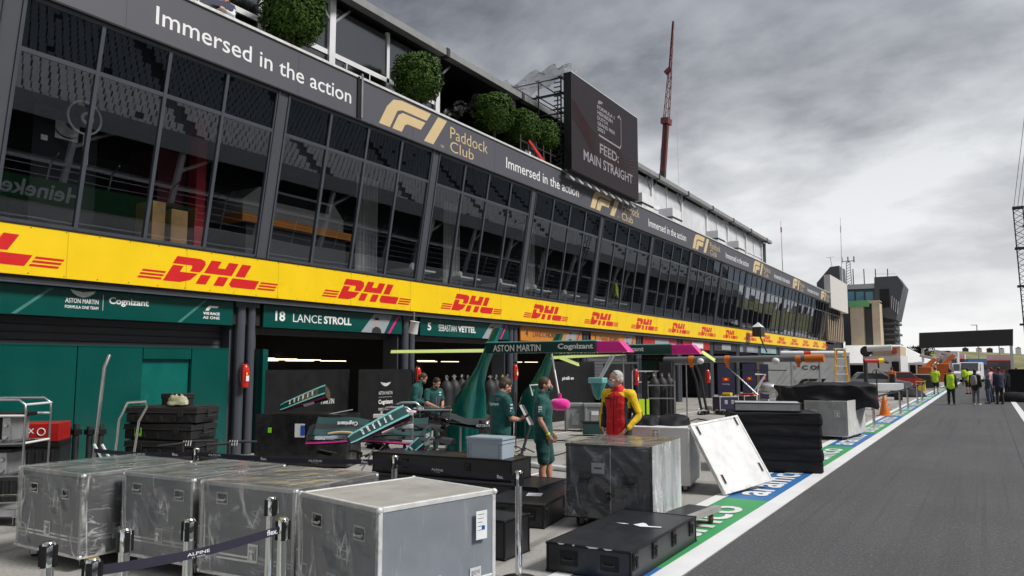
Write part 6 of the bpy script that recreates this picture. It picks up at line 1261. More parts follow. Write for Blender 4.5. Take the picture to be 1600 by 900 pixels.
# ---- low stand with suspension bars between the moulded cases and the covered table, and cables on the apron
SB = thing('parts_bench', 'low black bench with clamped dark bars behind the grey cases', 'bench', tuple(DZ(318, 11.2).to_2d())+(0,), YAW)
b = MB(); b.box(-.8, .75, -.22, .22, .62, .68, BLACK)
for x in (-.7, .65):
    for y in (-.18, .18): b.box(x-.03, x+.03, y-.03, y+.03, 0, .62, SCAF)
b.build('bench_top', SB)
for (px0, px1, py0, py1) in ((246, 334, 697, 689), (322, 402, 695, 690)):
    a = DZ(px0, 11.0, py0); c = DZ(px1, 11.2, py1); b = MB(); b.tube([a, a.lerp(c, .35), a.lerp(c, .6)+Vector((0, 0, .02)), c], [.012, .02, .022, .014], SCAF, 8); m_ = a.lerp(c, .45)
    for k in range(4): b.tube([m_+CR*(k*.035)+Vector((0, 0, -.03)), m_+CR*(k*.035+.01)+Vector((0, 0, .045))], .008, ALU, 6)
    b.tube([m_, (m_.x, m_.y, .66)], .02, SCAF, 6); b.build('clamped_bar', SB, world=True, smooth=50)
for i, (lst, r, m, lb) in enumerate((
    ([G(700, 716), G(760, 722), G(812, 716), G(870, 712), G(900, 700)], .014, RUB, 'black cable lying behind the man in shorts'),
    ([G(846, 695), G(872, 689), G(905, 692), G(925, 684), G(938, 690)], .014, RUB, 'black cable curling before the grey plastic bins'),
    ([G(1010, 668), G(1040, 660), G(1062, 665), G(1090, 655), G(1130, 660), G(1170, 650)], .02, RUB, 'black hose lying before the grey pylon'),
    ([G(1090, 640), G(1120, 634), G(1150, 638), G(1190, 628)], .022, WPAINT, 'pale hose lying before the navy boards'))):
    pts = []
    for j in range(len(lst)-1):
        for k in range(6): q = lst[j].lerp(lst[j+1], k/6); pts.append((q.x+.10*noise.noise(Vector((j+k/6, i, 0))), q.y+.25*noise.noise(Vector((j+k/6, i, 5))), r))
    b = MB(); b.tube(pts, r, m, 6); tag(b.build('ground_cable', smooth=60), lb, 'cable')
# ================================================================ FAR PADDOCK
for i, (px, py, h, lb) in enumerate(((1366, 668, 1.12, 'steel barrier post right behind the tarpaulin crate'), (1407, 648, 1.0, 'steel barrier post right of the traffic cone'), (1419, 640, 1.0, 'second steel barrier post right of the traffic cone'), (1434, 632, 1.0, 'steel barrier post behind the low black mound'), (1441, 627, 1.0, 'farthest steel barrier post along the painted strip'), (1349, 672, 1.0, 'steel barrier post close against the tarpaulin crate'))):
    g = G(px, py); bpost(g.x, g.y, lb, 'steel barrier posts along the apron', r=.05, h=h)
b = MB(); pts = [G(x, y) for x, y in ((1366, 668), (1407, 648), (1419, 640), (1434, 632), (1441, 627))]
for p, q in zip(pts, pts[1:]): b.bar((p.x, p.y, .95), (q.x, q.y, .95), .01, .06, BELTM)
tag(b.build('barrier_belt'), 'dark barrier belt linking the posts past the traffic cone', 'belt')
g = G(1415, 620); b = MB(); b.grid(lambda u, v: (g.x+1.1*math.cos(u*2*PI)*math.cos(v*PI/2)*(1+.1*math.sin(u*7)), g.y+1.0*math.sin(u*2*PI)*math.cos(v*PI/2), .55*math.sin(v*PI/2)**1.0), 30, 10, CLOTH); tag(b.build('black_mound', smooth=180), 'low mound under a black cover on the apron', 'cover')
def car(label, loc, rz, bodym, group=None, h=1.45, L=4.3, vanlike=False):
    t = thing('parked_van' if vanlike else 'parked_car', label, 'van' if vanlike else 'car', loc, rz, group); w = .9 if not vanlike else 1.0
    if vanlike: pr = [(-L/2, .3), (-L/2, h*.95), (-L/2+.1, h), (L/2-1.3, h), (L/2-.6, h*.55), (L/2-.05, h*.45), (L/2, .3)]
    else: pr = [(-L/2, .3), (-L/2, .85), (-L/2+.2, .95), (-L/2+.75, h), (L/2-1.9, h), (L/2-1.15, .95), (L/2-.1, .75), (L/2, .3)]
    b = MB(); b.prism(pr, 2*w, bodym, basis((0, w, 0), (1, 0, 0), (0, 0, 1), (0, -1, 0))); b.build('body', t, bevel=.06)
    b = MB(); gl = mat('car_glass', (.03, .035, .04), .08, coat=.5)
    if vanlike: g1 = [(L/2-1.9, h*.58), (L/2-1.9, h*.9), (L/2-1.35, h*.93), (L/2-.8, h*.58)]
    else: g1 = [(-L/2+.55, .97), (-L/2+.92, h-.07), (L/2-2.0, h-.07), (L/2-1.35, .97)]
    for s in (-1, 1): b.prism(g1, .01, gl, basis((0, s*w, 0), (1, 0, 0), (0, 0, 1), (0, -s, 0)) @ Matrix.Translation((0, 0, -.012)))
    if vanlike: b.bar((L/2-1.28, 0, h-.05), (L/2-.62, 0, h*.58), 2*w*.86, .02, gl)
    else:
        b.bar((L/2-1.86, 0, h-.02), (L/2-1.2, 0, .99), 2*w*.84, .02, gl); b.bar((-L/2+.72, 0, h-.03), (-L/2+.22, 0, .99), 2*w*.84, .02, gl)
    b.build('window', t)
    for x in (-L/2+.8, L/2-.85):
        for s in (-1, 1):
            b = MB(); b.tube([(x, s*(w-.2), .32), (x, s*(w+.01), .32)], .32, RUB, 18); b.tube([(x, s*(w+.01), .32), (x, s*(w+.02), .32)], .2, STEEL, 12); b.build('wheel', t, smooth=40)
    for s in (-1, 1): b = MB(); b.box(-L/2-.01, -L/2+.03, s*.72-.12, s*.72+.12, .7, .84, RED); b.build('tail_light', t); b = MB(); b.box(L/2-.06, L/2+.01, s*.7-.15, s*.7+.15, .56, .68, WPAINT); b.build('headlight', t)
    return t
SIL = mat('silver_car_paint', (.30, .31, .33), .25, metal=.5, coat=.6); 
p = DZ(1372, 57); car('silver hatchback behind the person in the orange top', (p.x, p.y, 0), R(10), SIL)
p = DZ(1405, 62); car('dark red car behind the person in the orange top', (p.x, p.y, 0), R(50), mat('dark_red_paint', (.22, .02, .02), .3, coat=.6))
p = PY(1518, 580, 105); car('white van facing along the far end of the lane', (p.x, 105, 0), R(-95), WPAINT, h=2.3, L=5.4, vanlike=True)
p = PY(1503, 580, 112); car('second white van left of the first in the distance', (p.x, 112, 0), R(-90), WPAINT, h=2.2, L=5.2, vanlike=True)
def truck(label, px, Y, m, h, cm=None, w=2.5, L=7):
    p = PY(px, 575, Y); t = thing('truck', label, 'truck', (p.x, Y, 0), R(0)); b = MB(); b.box(-w/2, w/2, 0, L, .9, h, m); b.build('cargo_box', t)
    b = MB(); b.box(-w/2, w/2, -1.8, -.05, .6, h*.8, cm or m); b.build('cab', t, bevel=.08); b = MB(); b.box(-w/2+.15, w/2-.15, -1.83, -1.78, h*.48, h*.72, mat('car_glass', (.03, .035, .04), .08)); b.build('windscreen', t)
    for y in (-1, 1.5, L-1.5):
        for s in (-1, 1): b = MB(); b.tube([(s*(w/2-.3), y, .48), (s*w/2, y, .48)], .48, RUB, 14); b.build('wheel', t)
truck('sky blue truck far down the lane', 1531, 120, mat('sky_blue_paint', (.12, .30, .50), .4), 2.8); truck('blue truck beside the white vans', 1522, 140, mat('mid_blue_paint', (.06, .22, .45), .4), 2.9)
truck('red fronted truck near the right end of the gantry', 1561, 110, WPAINT, 3.2, mat('dull_red_paint', (.35, .04, .04), .5)); truck('grey trailer seen past the orange lifts', 1481, 120, CONCF, 3.8); truck('white trailer with reddish roof under the gantry', 1495, 150, WPAINT, 3.8, RED)
# orange lifting machines
ORGD = mat('faded_orange', (.62, .16, .03), .5, var=.15)
def lift(label, px, Y, s=1.0):
    ORG = ORGD; s *= .8
    p = PY(px, 590, Y); t = thing('boom_lift', label, 'lifting machine', (p.x, Y, 0)); b = MB(); b.box(-.9*s, .9*s, -1.0, 1.2, .5, 1.4*s, ORG); b.box(-.5, .5, -.9, .5, 1.4*s, 2.3*s, ORG); b.build('chassis', t, bevel=.06)
    for x in (-.9, .9):
        for y in (-.8, .9): b = MB(); b.tube([(x*s-.15, y, .42), (x*s+.15, y, .42)], .42, RUB, 14); b.build('wheel', t)
    b = MB(); b.bar((-.2, 0, 2.0*s), (.9*s, .4, 3.1*s), .3, .3, ORG); b.bar((.9*s, .4, 3.1*s), (-.5*s, .6, 3.5*s), .22, .22, WPAINT); b.build('boom_arm', t)
lift('orange boom lift left of the hi vis shirt', 1447, 74); lift('orange boom lift behind the hi vis shirt', 1475, 78, 1.15)
b = MB(); b.bar(PY(1455, 578, 76), PY(1472, 556, 76), .5, .12, mat('striped_arm', (.7, .35, .25), .5)); tag(b.build('striped_arm'), 'red and white striped arm sloping up behind the orange lifts', 'arm')
ctn = thing('skip_hoist', 'tall grey slanted skip with dark top behind the orange lifts', 'skip', tuple(PY(1480, 580, 86))[:2]+(0,)); p = PY(1480, 580, 86); q = [PY(x, y, 86) for x, y in ((1470, 582), (1474, 556), (1482, 552), (1490, 582))]; b = MB(); b.prism([(v.x, v.z) for v in q], 2, ALUD, basis((0, 86, 0), (1, 0, 0), (0, 0, 1), (0, 1, 0))); b.build('body', ctn, world=True); a = PY(1470, 548, 86); c = PY(1484, 554, 86); b = MB(); b.box(a.x, c.x, 86, 88, c.z, a.z, SCAF); b.build('top_box', ctn, world=True)
# far plant clump by the tent and person on roof
tr_ = thing('dark_pine', 'dark spreading pine showing above the white tent', 'tree', tuple(PY(1440, 575, 130))[:2]+(0,)); p = PY(1438, 548, 130); b = MB(); b.tube([(p.x, 130, 0), (p.x, 130, p.z)], [.3, .15], BARK, 8); b.build('trunk', tr_, world=True)
b = MB(); rnd = random.Random(8); vs = []; fs = []
for i in range(1600):
    l = rnd.choice((-1.2, -.4, .3, 1.0)); a = rnd.uniform(0, 2*PI); r = rnd.uniform(0, 2.4-.5*abs(l)); c = Vector((p.x+r*math.cos(a), 130+r*math.sin(a), p.z+l*.55+rnd.gauss(0, .12)-.08*r)); d = Vector((rnd.gauss(0, 1), rnd.gauss(0, 1), rnd.gauss(0, .4))).normalized(); w = d.cross(Vector((0, 0, 1))).normalized()
    o = len(vs); vs += [c-d*.28, c+w*.09, c+d*.28, c-w*.09]; fs.append((o, o+1, o+2, o+3))
b.add(vs, fs, mat('dark_needles', (.012, .02, .014), .7, var=.4)); b.build('crown', tr_, world=True)
# equipment cases by the lifts
p = DZ(1443, 62); flight_case('black flight case with silver edges and green sticker by the orange lifts', p.x, p.y, YAW-R(28), 1.6, .8, 1.25, BLK2, BLK2, ALU, cast=.1, edge=.05, stickers=[lambda b, FT, RT, h: b.box(-.12, .12, -.06, .06, .004, .006, LGREEN, FT(.0, .72))])
p = DZ(1418, 63); flight_case('small black flight case with silver edges behind the mound', p.x, p.y, YAW-R(25), 1.3, .7, .8, BLK2, BLK2, ALU, cast=.1, edge=.05)
p = DZ(1437, 58); b = MB(); b.box(-.3, .3, -.25, .25, .05, .5, YEL, Matrix.Translation((p.x, p.y, 0))); b.tube([(p.x-.3, p.y-.25, .5), (p.x-.3, p.y-.25, .75), (p.x+.3, p.y-.25, .75), (p.x+.3, p.y-.25, .5)], .03, YEL, 6); tag(b.build('yellow_generator', bevel=.02), 'small yellow generator before the black flight case', 'generator')
p = DZ(1382, 44); b = MB(); b.box(-.8, .8, -.5, .5, .55, .95, WPAINT, Matrix.Translation((p.x, p.y, 0)) @ Matrix.Rotation(YAW, 4, 'Z'))
for x in (-.7, .7): b.box(x-.03, x+.03, -.45, .45, 0, .55, SCAF, Matrix.Translation((p.x, p.y, 0)) @ Matrix.Rotation(YAW, 4, 'Z'))
tag(b.build('white_bench_box', bevel=.02), 'white open trough on legs behind the traffic cone', 'trough')
b = MB(); g = G(1372, 640); b.tube([(g.x, g.y, 0), (g.x, g.y, 1.75)], .03, SCAF, 6)
for k in range(3): a = k*2.1; b.tube([(g.x, g.y, .5), (g.x+.45*math.cos(a), g.y+.45*math.sin(a), .02)], .03, RED, 6)
b.tube([(g.x+.16*math.cos(t*PI/6), g.y, 1.62+.16*math.sin(t*PI/6)) for t in range(13)], .02, SCAF, 5); tag(b.build('air_line_stand'), 'black stand on red feet before the silver hatchback', 'stand')
RBM = thing('light_boom', 'short boom with red and yellow ends right of the grey case wall', 'boom', tuple(DZ(1365, 48, 564))); b = MB(); b.tube([DZ(1350, 48, 564), DZ(1372, 48, 564)], .13, RED, 10); b.tube([DZ(1372, 48, 564), DZ(1380, 48, 563)], .16, YEL, 10); b.tube([DZ(1380, 48, 564), DZ(1388, 48, 566)], .1, SCAF, 8); b.build('tube', RBM, world=True); b = MB(); b.tube([DZ(1372, 48, 566), DZ(1373, 48, 575)], .05, SCAF, 6); b.tube([(DZ(1352, 48).x, DZ(1352, 48).y, 0), DZ(1352, 48, 564)], .12, DGREY, 8); b.build('post', RBM, world=True)
# pit wall gear at the right edge
def rbox(label, px, py, Z, w, h, m, cat='equipment box', name='equipment_box'):
    p = DZ(px, Z); b = MB(); T_ = Matrix.Translation((p.x, p.y, 0)) @ Matrix.Rotation(YAW-R(20), 4, 'Z'); b.box(-w/2, w/2, -.4, .4, .05, h, m, T_); b.box(-w/2-.02, w/2+.02, -.42, .42, h, h+.05, SCAF, T_); tag(b.build(name, bevel=.02), label, cat)
rbox('tall black equipment cabinet at the right picture edge', 1592, 600, 46, 1.3, 1.7, BLACK); rbox('dark equipment box right of the navy jacket', 1584, 600, 50, .8, 1.4, SCAF)
g = G(1590, 628); b = MB(); b.grid(lambda u, v: (g.x+.9*math.cos(u*2*PI)*math.cos(v*PI/2)**.5, g.y+.5*math.sin(u*2*PI)*math.cos(v*PI/2)**.5, .02+.5*math.sin(v*PI/2)+.05*noise.noise(Vector((u*8, v*3, 0)))), 26, 8, CLOTH); tag(b.build('holdall', smooth=180), 'large black holdall on the ground at the right picture edge', 'bag')
STD = thing('pit_wall_stand', 'dark scaffold pit wall stand at the right picture edge', 'stand', (2.6, 52, 0)); b = MB()
for x in (2.2, 3.6):
    for y in (51, 54): b.tube([(x, y, 0), (x, y, 4.2)], .05, SCAF, 6)
for z in (1.2, 2.4, 3.4, 4.1):
    b.tube([(2.2, 51, z), (3.6, 51, z)], .04, SCAF, 6); b.tube([(2.2, 54, z), (3.6, 54, z)], .04, SCAF, 6)
b.bar((2.2, 51, 2.4), (3.6, 51, 3.4), .05, .05, SCAF); b.bar((2.0, 51, 4.6), (3.2, 51, 3.2), .25, .4, SCAF); b.build('scaffold', STD, world=True)
b = MB(); b.box(2.3, 3.6, 51.2, 53.8, 2.9, 3.0, DGREY); b.box(2.35, 3.0, 51.1, 51.3, 1.2, 2.0, SCAF); b.build('platform', STD, world=True)
for i, (px, h, lb) in enumerate(((1563, 8, 'thin street lamp before the dunes at the right'), (1530, 9, 'thin street lamp before the dunes in the middle'))):
    p = PY(px, 575, 160); b = MB(); b.tube([(p.x, 160, 0), (p.x, 160, h)], .09, STEEL, 6); b.box(p.x-.9, p.x+.1, 159.9, 160.1, h, h+.12, STEEL); tag(b.build('street_lamp'), lb, 'street lamp')
# distant town on the dune crest
random.seed(17)
for i in range(16):
    x = -10+i*5.5+random.uniform(-1, 1); w = random.uniform(2, 5); z0_ = 8; b = MB(); hh = random.uniform(.2, .9); w *= .6
    b.box(x, x+w, 452, 460, 4, 9.6+hh*.6, random.choice((CONCF, WPAINT, DGREY, CONCF))); b.prism([(x-.2, 9.6+hh*.6), (x+w+.2, 9.6+hh*.6), (x+w/2, 10.2+hh*.8)], 8, random.choice((DGREY, mat('red_tile', (.25, .08, .05), .8))), basis((0, 452, 0), (1, 0, 0), (0, 0, 1), (0, 1, 0)))
    tag(b.build('distant_house'), 'tiny distant house on the dune crest', 'house', 'distant houses on the dune crest')
# ================================================================ PEOPLE
V3 = Vector
def sweep(b, secs, lat=(1, 0, 0), n=14, p=2.0):
    """secs: (centre, half width, half depth); rounded ends, closed."""
    secs = [(V3(c), w, d) for c, w, d in secs]; full = []
    c0, w0, d0 = secs[0]; t0 = (secs[0][0]-secs[1][0]).normalized(); r0 = min(w0, d0)*.8
    for a in (80, 50, 22): full.append((c0+t0*r0*math.sin(R(a)), w0*math.cos(R(a)), d0*math.cos(R(a))))
    full += secs
    c1, w1, d1 = secs[-1]; t1 = (secs[-1][0]-secs[-2][0]).normalized(); r1 = min(w1, d1)*.8
    for a in (22, 50, 80): full.append((c1+t1*r1*math.sin(R(a)), w1*math.cos(R(a)), d1*math.cos(R(a))))
    vs = []; fs = []; N = len(full)
    for i, (c, w, d) in enumerate(full):
        t = (full[min(i+1, N-1)][0]-full[max(i-1, 0)][0]).normalized(); L = V3(lat); u = (L-t*L.dot(t))
        if u.length < .1: L = V3((0, 1, 0)); u = (L-t*L.dot(t))
        u.normalize(); v = t.cross(u)
        for k in range(n):
            a = 2*PI*k/n; cc, s = math.cos(a), math.sin(a); r = (abs(cc)**p+abs(s)**p)**(-1/p); vs.append(c+u*(cc*r*w)+v*(s*r*d))
    for i in range(N-1):
        for k in range(n): fs.append((i*n+k, i*n+(k+1) % n, (i+1)*n+(k+1) % n, (i+1)*n+k))
    b.add(vs, fs+[tuple(range(n))[::-1], tuple(range((N-1)*n, N*n))], SKIN)
def chain(pts, rs, k=3):
    """interpolate a joint chain into sections"""
    out = []
    for i in range(len(pts)-1):
        for j in range(k): f = j/k; out.append((V3(pts[i]).lerp(V3(pts[i+1]), f), rs[i]+(rs[i+1]-rs[i])*f, rs[i]+(rs[i+1]-rs[i])*f))
    out.append((V3(pts[-1]), rs[-1], rs[-1])); return out
def fuse(name, b, parent, mats, voxel, fold=0., sm=2, region=None, seed=0):
    me = bpy.data.meshes.new('tmp'); me.from_pydata(b.v, [], b.f); me.update(); o = bpy.data.objects.new('tmp', me)
    r = o.modifiers.new('r', 'REMESH'); r.mode = 'VOXEL'; r.voxel_size = voxel; r.use_smooth_shade = True
    s = o.modifiers.new('s', 'SMOOTH'); s.iterations = sm; s.factor = .5
    m2 = bake(o); bpy.data.objects.remove(o); bpy.data.meshes.remove(me)
    if fold:
        sd = V3((seed*3.1, seed*1.7, 0))
        import array
        nv = len(m2.vertices); NN = array.array('f', [0])*(nv*3); m2.vertex_normals.foreach_get('vector', NN); CC = array.array('f', [0])*(nv*3); m2.vertices.foreach_get('co', CC)
        for i in range(nv):
            q = V3(CC[i*3:i*3+3]); f = .8*noise.noise(V3((q.x*6, q.y*6, q.z*8))+sd)+1.5*(.28-abs(noise.noise(V3((q.x*4+q.z*5, q.y*5-q.z*2, q.z*9))+sd)))+.25*noise.noise(q*26+sd)
            for k in range(3): CC[i*3+k] += NN[i*3+k]*f*fold
        m2.vertices.foreach_set('co', CC); m2.update()
    m2.materials.clear()
    for m in mats: m2.materials.append(m)
    if region:
        for p in m2.polygons: p.material_index = region(p.center, p.normal)
    for p in m2.polygons: p.use_smooth = True
    m2.name = name; ob = bpy.data.objects.new(name, m2); COL.objects.link(ob); ob.parent = parent; return ob
def hand(b, w, d, n, curl=.5, s=1.0, side=1):
    """wrist, direction, palm normal (towards palm)"""
    d = V3(d).normalized(); n = V3(n); n = (n-d*n.dot(d)).normalized(); l = d.cross(n)*side; w = V3(w)
    sweep(b, [(w, .026*s, .021*s), (w+d*.045*s, .036*s, .016*s), (w+d*.085*s, .038*s, .014*s)], tuple(l), 10)
    for i, (o, L) in enumerate(((-.030, .068), (-.010, .078), (.010, .074), (.029, .058))):
        a = w+d*.085*s+l*o*s; a1 = a+(d*math.cos(curl*.7)+n*math.sin(curl*.7))*L*.45*s; a2 = a1+(d*math.cos(curl*1.6)+n*math.sin(curl*1.6))*L*.32*s; a3 = a2+(d*math.cos(curl*2.3)+n*math.sin(curl*2.3))*L*.25*s
        sweep(b, chain([a-d*.02*s, a1, a2, a3], [.0088*s, .0084*s, .0078*s, .0068*s], 2), tuple(l), 8)
    a = w+d*.025*s-l*.028*s; a1 = a+(d*.6-l*.6+n*.35).normalized()*.042*s; a2 = a1+(d*.85-l*.15+n*.5).normalized()*.034*s
    sweep(b, chain([a, a1, a2], [.014*s, .0105*s, .0085*s], 2), tuple(l), 8)
def person(label, loc, rz, h=1.8, pose=None, skin=None, voxel=.009, top=('shirt', TEAM, 'short'), legs=('trousers', TEAMD, 'long'), shoes=CBLK, hair=(HAIRB, 'short'), mask=None, group=None, build=1.0, collar=None, region=None, tmats=None, shirtcuff=None, extra=None, cat='person'):
    s = h/1.8; t = thing('person', label, cat, loc, rz, group); S_ = skin or SKIN; P = dict(
        pel=(0, 0, .95), wai=(0, 0, 1.10), che=(0, 0, 1.32), nec=(0, -.01, 1.50), hed=(0, .025, 1.665), look=(0, 1, 0), lean=0,
        sL=(-.185, -.005, 1.435), sR=(.185, -.005, 1.435), eL=(-.235, -.03, 1.15), eR=(.235, -.03, 1.15), wL=(-.235, .06, .90), wR=(.235, .06, .90),
        hL=(-.09, 0, .93), hR=(.09, 0, .93), kL=(-.105, .02, .50), kR=(.105, .02, .50), aL=(-.115, -.02, .09), aR=(.115, -.02, .09), tL=(-.14, .15, .03), tR=(.14, .15, .03),
        hdL=None, hdR=None, nL=(1, 0, 0), nR=(-1, 0, 0), curl=.45)
    if pose: P.update(pose)
    Q = {k: V3(v)*s if isinstance(v, tuple) and k not in ('look', 'nL', 'nR', 'hdL', 'hdR') else v for k, v in P.items()}
    lat = (Q['sR']-Q['sL']).normalized(); B_ = build
    def torso(b, g=0., z0=None, up=True):
        A = [(Q['pel']-V3((0, 0, .06*s)), .150*s*B_+g, .115*s*B_+g), (Q['pel'].lerp(Q['wai'], .5), .158*s*B_+g, .12*s*B_+g), (Q['wai'], .148*s*B_+g, .112*s*B_**1.5+g), (Q['wai'].lerp(Q['che'], .5), .158*s*B_+g, .118*s*B_**1.3+g), (Q['che'], .172*s*B_+g, .120*s*B_+g), (Q['che'].lerp(Q['nec'], .55), .165*s*B_+g, .10*s*B_+g), (Q['che'].lerp(Q['nec'], .85), .10*s*B_+g, .075*s+g)]
        if z0: A = [(Q['pel']-V3((0, 0, z0)), .158*s*B_+g, .12*s*B_+g)]+A[1:]
        sweep(b, A, tuple(lat), 20, 2.3)
        for k in 'LR': sweep(b, [(Q['che'].lerp(Q['nec'], .6), .07*s, .06*s), (Q['s'+k]*.93+Q['nec']*.07, .062*s+g, .062*s+g), (Q['s'+k], .056*s+g, .058*s+g)], (0, 1, 0), 12)
    b = MB(); torso(b); sweep(b, [(Q['nec']-V3((0, 0, .03*s)), .062*s, .062*s), (Q['nec'].lerp(Q['hed'], .45), .056*s, .060*s), (Q['hed'], .05*s, .05*s)], tuple(lat), 14)
    lk = V3(Q['look']).normalized(); hr = lk.cross(V3((0, 0, 1))).normalized(); hu = hr.cross(lk).normalized(); HT_ = Matrix((hr, lk, hu)).transposed().to_4x4(); HT_.translation = Q['hed']; HM = HT_ @ Matrix.Scale(s, 4)
    def E(b, c, r): b.ell(c, r, SKIN, 16, 10, HM)
    E(b, (0, -.012, .028), (.076, .096, .092)); E(b, (0, .030, -.020), (.062, .066, .085)); E(b, (0, .055, -.075), (.042, .036, .032)); E(b, (0, .082, .012), (.052, .016, .012))
    sweep_pts = [HM @ V3((0, .088, .015)), HM @ V3((0, .108, -.012)), HM @ V3((0, .114, -.028))]; sweep(b, [(sweep_pts[0], .009, .009), (sweep_pts[1], .012, .012), (sweep_pts[2], .015, .011)], tuple(hr), 8)
    E(b, (0, .090, -.055), (.024, .012, .007)); E(b, (0, .088, -.066), (.022, .011, .006))
    for q in (-1, 1): E(b, (q*.078, -.008, -.008), (.010, .020, .032)); E(b, (q*.045, .060, -.012), (.022, .022, .022))
    for k, q in (('L', -1), ('R', 1)):
        sweep(b, chain([Q['s'+k], Q['s'+k].lerp(Q['e'+k], .45), Q['e'+k]], [.052*s*B_, .047*s*B_, .038*s], 3), (0, 1, 0)); wv = Q['w'+k]-Q['e'+k]
        sweep(b, chain([Q['e'+k], Q['e'+k].lerp(Q['w'+k], .3), Q['w'+k]], [.038*s, .040*s, .025*s], 3), (0, 1, 0))
        hand(b, Q['w'+k], Q['hd'+k] or wv, Q['n'+k], P['curl'], s*1.02, q)
        sweep(b, chain([Q['h'+k], Q['h'+k].lerp(Q['k'+k], .4), Q['k'+k]], [.088*s*B_, .078*s*B_, .054*s], 3), (1, 0, 0)); an = Q['a'+k]; kn = Q['k'+k]
        sweep(b, chain([kn, kn.lerp(an, .3)-V3((0, .012, 0)), kn.lerp(an, .65), an], [.052*s, .056*s, .042*s, .034*s], 3), (1, 0, 0)); sweep(b, [(an, .036*s, .036*s), (an.lerp(Q['t'+k], .6), .040*s, .03*s), (Q['t'+k], .038*s, .022*s)], (1, 0, 0), 10)
    fuse('body', b, t, [S_], voxel*.82, sm=2)
    nm, tm, sl = top; b = MB(); g = .016; torso(b, g, z0=.10*s if nm != 'jacket' else .13*s)
    f = {'short': .72, 'long': 1, 'none': 0}[sl]
    for k in 'LR':
        sh, el, wr = Q['s'+k], Q['e'+k], Q['w'+k]
        if sl == 'short': sweep(b, [(sh, .072*s, .070*s), (sh.lerp(el, .35), .068*s, .066*s), (sh.lerp(el, .72), .066*s, .064*s)], (0, 1, 0), 14)
        elif sl == 'long':
            wd = 1.15 if nm == 'jacket' else 1.0
            sweep(b, chain([sh, sh.lerp(el, .5), el, el.lerp(wr, .5), wr.lerp(el, .06)], [.070*s*wd*B_, .064*s*wd, .055*s*wd, .050*s*wd, .040*s*wd], 3), (0, 1, 0), 14)
    if nm == 'jacket' or collar: sweep(b, [(Q['nec']-V3((0, 0, .03*s)), .082*s, .080*s), (Q['nec'].lerp(Q['hed'], .26), .072*s, .074*s)], tuple(lat), 16)
    fuse(nm, b, t, tmats or [tm], voxel, fold=.010, sm=2, region=region(Q, s) if region else None, seed=loc[0])
    if legs:
        nm2, lm, ll = legs; b = MB(); g = .012
        sweep(b, [(Q['pel']-V3((0, 0, .10*s)), .155*s*B_, .118*s*B_), (Q['pel'], .160*s*B_, .122*s*B_), (Q['pel'].lerp(Q['wai'], .45), .150*s*B_, .114*s*B_)], tuple(lat), 18, 2.3)
        for k in 'LR':
            hi, kn, an = Q['h'+k], Q['k'+k], Q['a'+k]
            if ll == 'short': sweep(b, [(hi, .100*s*B_, .105*s*B_), (hi.lerp(kn, .5), .094*s*B_, .098*s*B_), (hi.lerp(kn, .93), .084*s*B_, .088*s*B_)], (1, 0, 0), 16)
            else: sweep(b, chain([hi, hi.lerp(kn, .5), kn, kn.lerp(an, .5), an+V3((0, 0, .0))], [.100*s*B_, .090*s*B_, .070*s, .064*s, .056*s], 3), (1, 0, 0), 16)
        fuse(nm2, b, t, [lm], voxel, fold=.009, sm=2, seed=loc[1])
    for k in 'LR':
        b = MB(); an, to = Q['a'+k], Q['t'+k]; sweep(b, [(an+V3((0, 0, .01)), .044*s, .044*s), (an-V3((0, .02, .035*s)), .042*s, .045*s)], (1, 0, 0), 12); sweep(b, [(V3((an.x, an.y-.03*s, .045*s)), .040*s, .040*s), (an.lerp(to, .5)-V3((0, 0, .01)), .046*s, .036*s), (to+V3((0, .02, .01)), .044*s, .028*s)], (1, 0, 0), 12)
        fuse('shoe', b, t, [shoes], max(voxel, .011), sm=1)
    if hair:
        hm, st = hair; b = MB(); E(b, (0, -.026, .040), (.084, .096, .092)); 
        if st != 'short': E(b, (0, -.05, -.02), (.080, .072, .10))
        else: E(b, (0, -.048, .0), (.080, .068, .082))
        if st == 'long': sweep(b, [(HM @ V3((0, -.07, .0)), .07, .05), (HM @ V3((0, -.09, -.16)), .06, .035)], tuple(hr), 12)
        if st == 'bun': E(b, (0, -.11, .09), (.045, .045, .045))
        Hi = HM.inverted()
        ob = fuse('hair', b, t, [hm], voxel*.9, fold=.004, sm=1, seed=3)
    b = MB()
    for q in (-1, 1): b.ell((q*.030, .088, .002), (.014, .008, .007), mat('eye_dark', (.03, .02, .015), .2), 8, 5, HM)
    b.build('eyes', t, smooth=180)
    if mask:
        b = MB(); E(b, (0, .060, -.045), (.056, .058, .050)); fuse('face_mask', b, t, [mask], .006, sm=2)
    if collar and nm == 'shirt':
        b = MB(); c0 = Q['nec'].lerp(Q['hed'], .10)
        for q in (-1, 1): b.add([c0+V3((q*.012, .070, -.03))*s, c0+V3((q*.070, .055, -.035))*s, c0+V3((q*.078, .0, .015))*s, c0+V3((q*.03, .062, .015))*s], [(0, 1, 2, 3), (3, 2, 1, 0)], tm)
        b.build('collar', t)
    if extra: extra(t, Q, s, HM)
    return t
MASKG = clothm('green_mask', (.0, .10, .09)); MASKB = clothm('pale_blue_mask', (.32, .50, .60))
def back_text(txt, w, z, x0=0, y=-.142):
    def f(t, Q, s, HM): b = MB(); text(b, txt, basis((x0, y, z), (1, 0, 0), (0, 0, 1)), WHITE, w=w, h=w*.24, bold=.03, center=True, lift=.004); b.build('lettering', t)
    return f
def face(px, Z): p = DZ(px, Z); return (p.x, p.y, 0)
CRA = 31.57                                   # heading of "picture right"
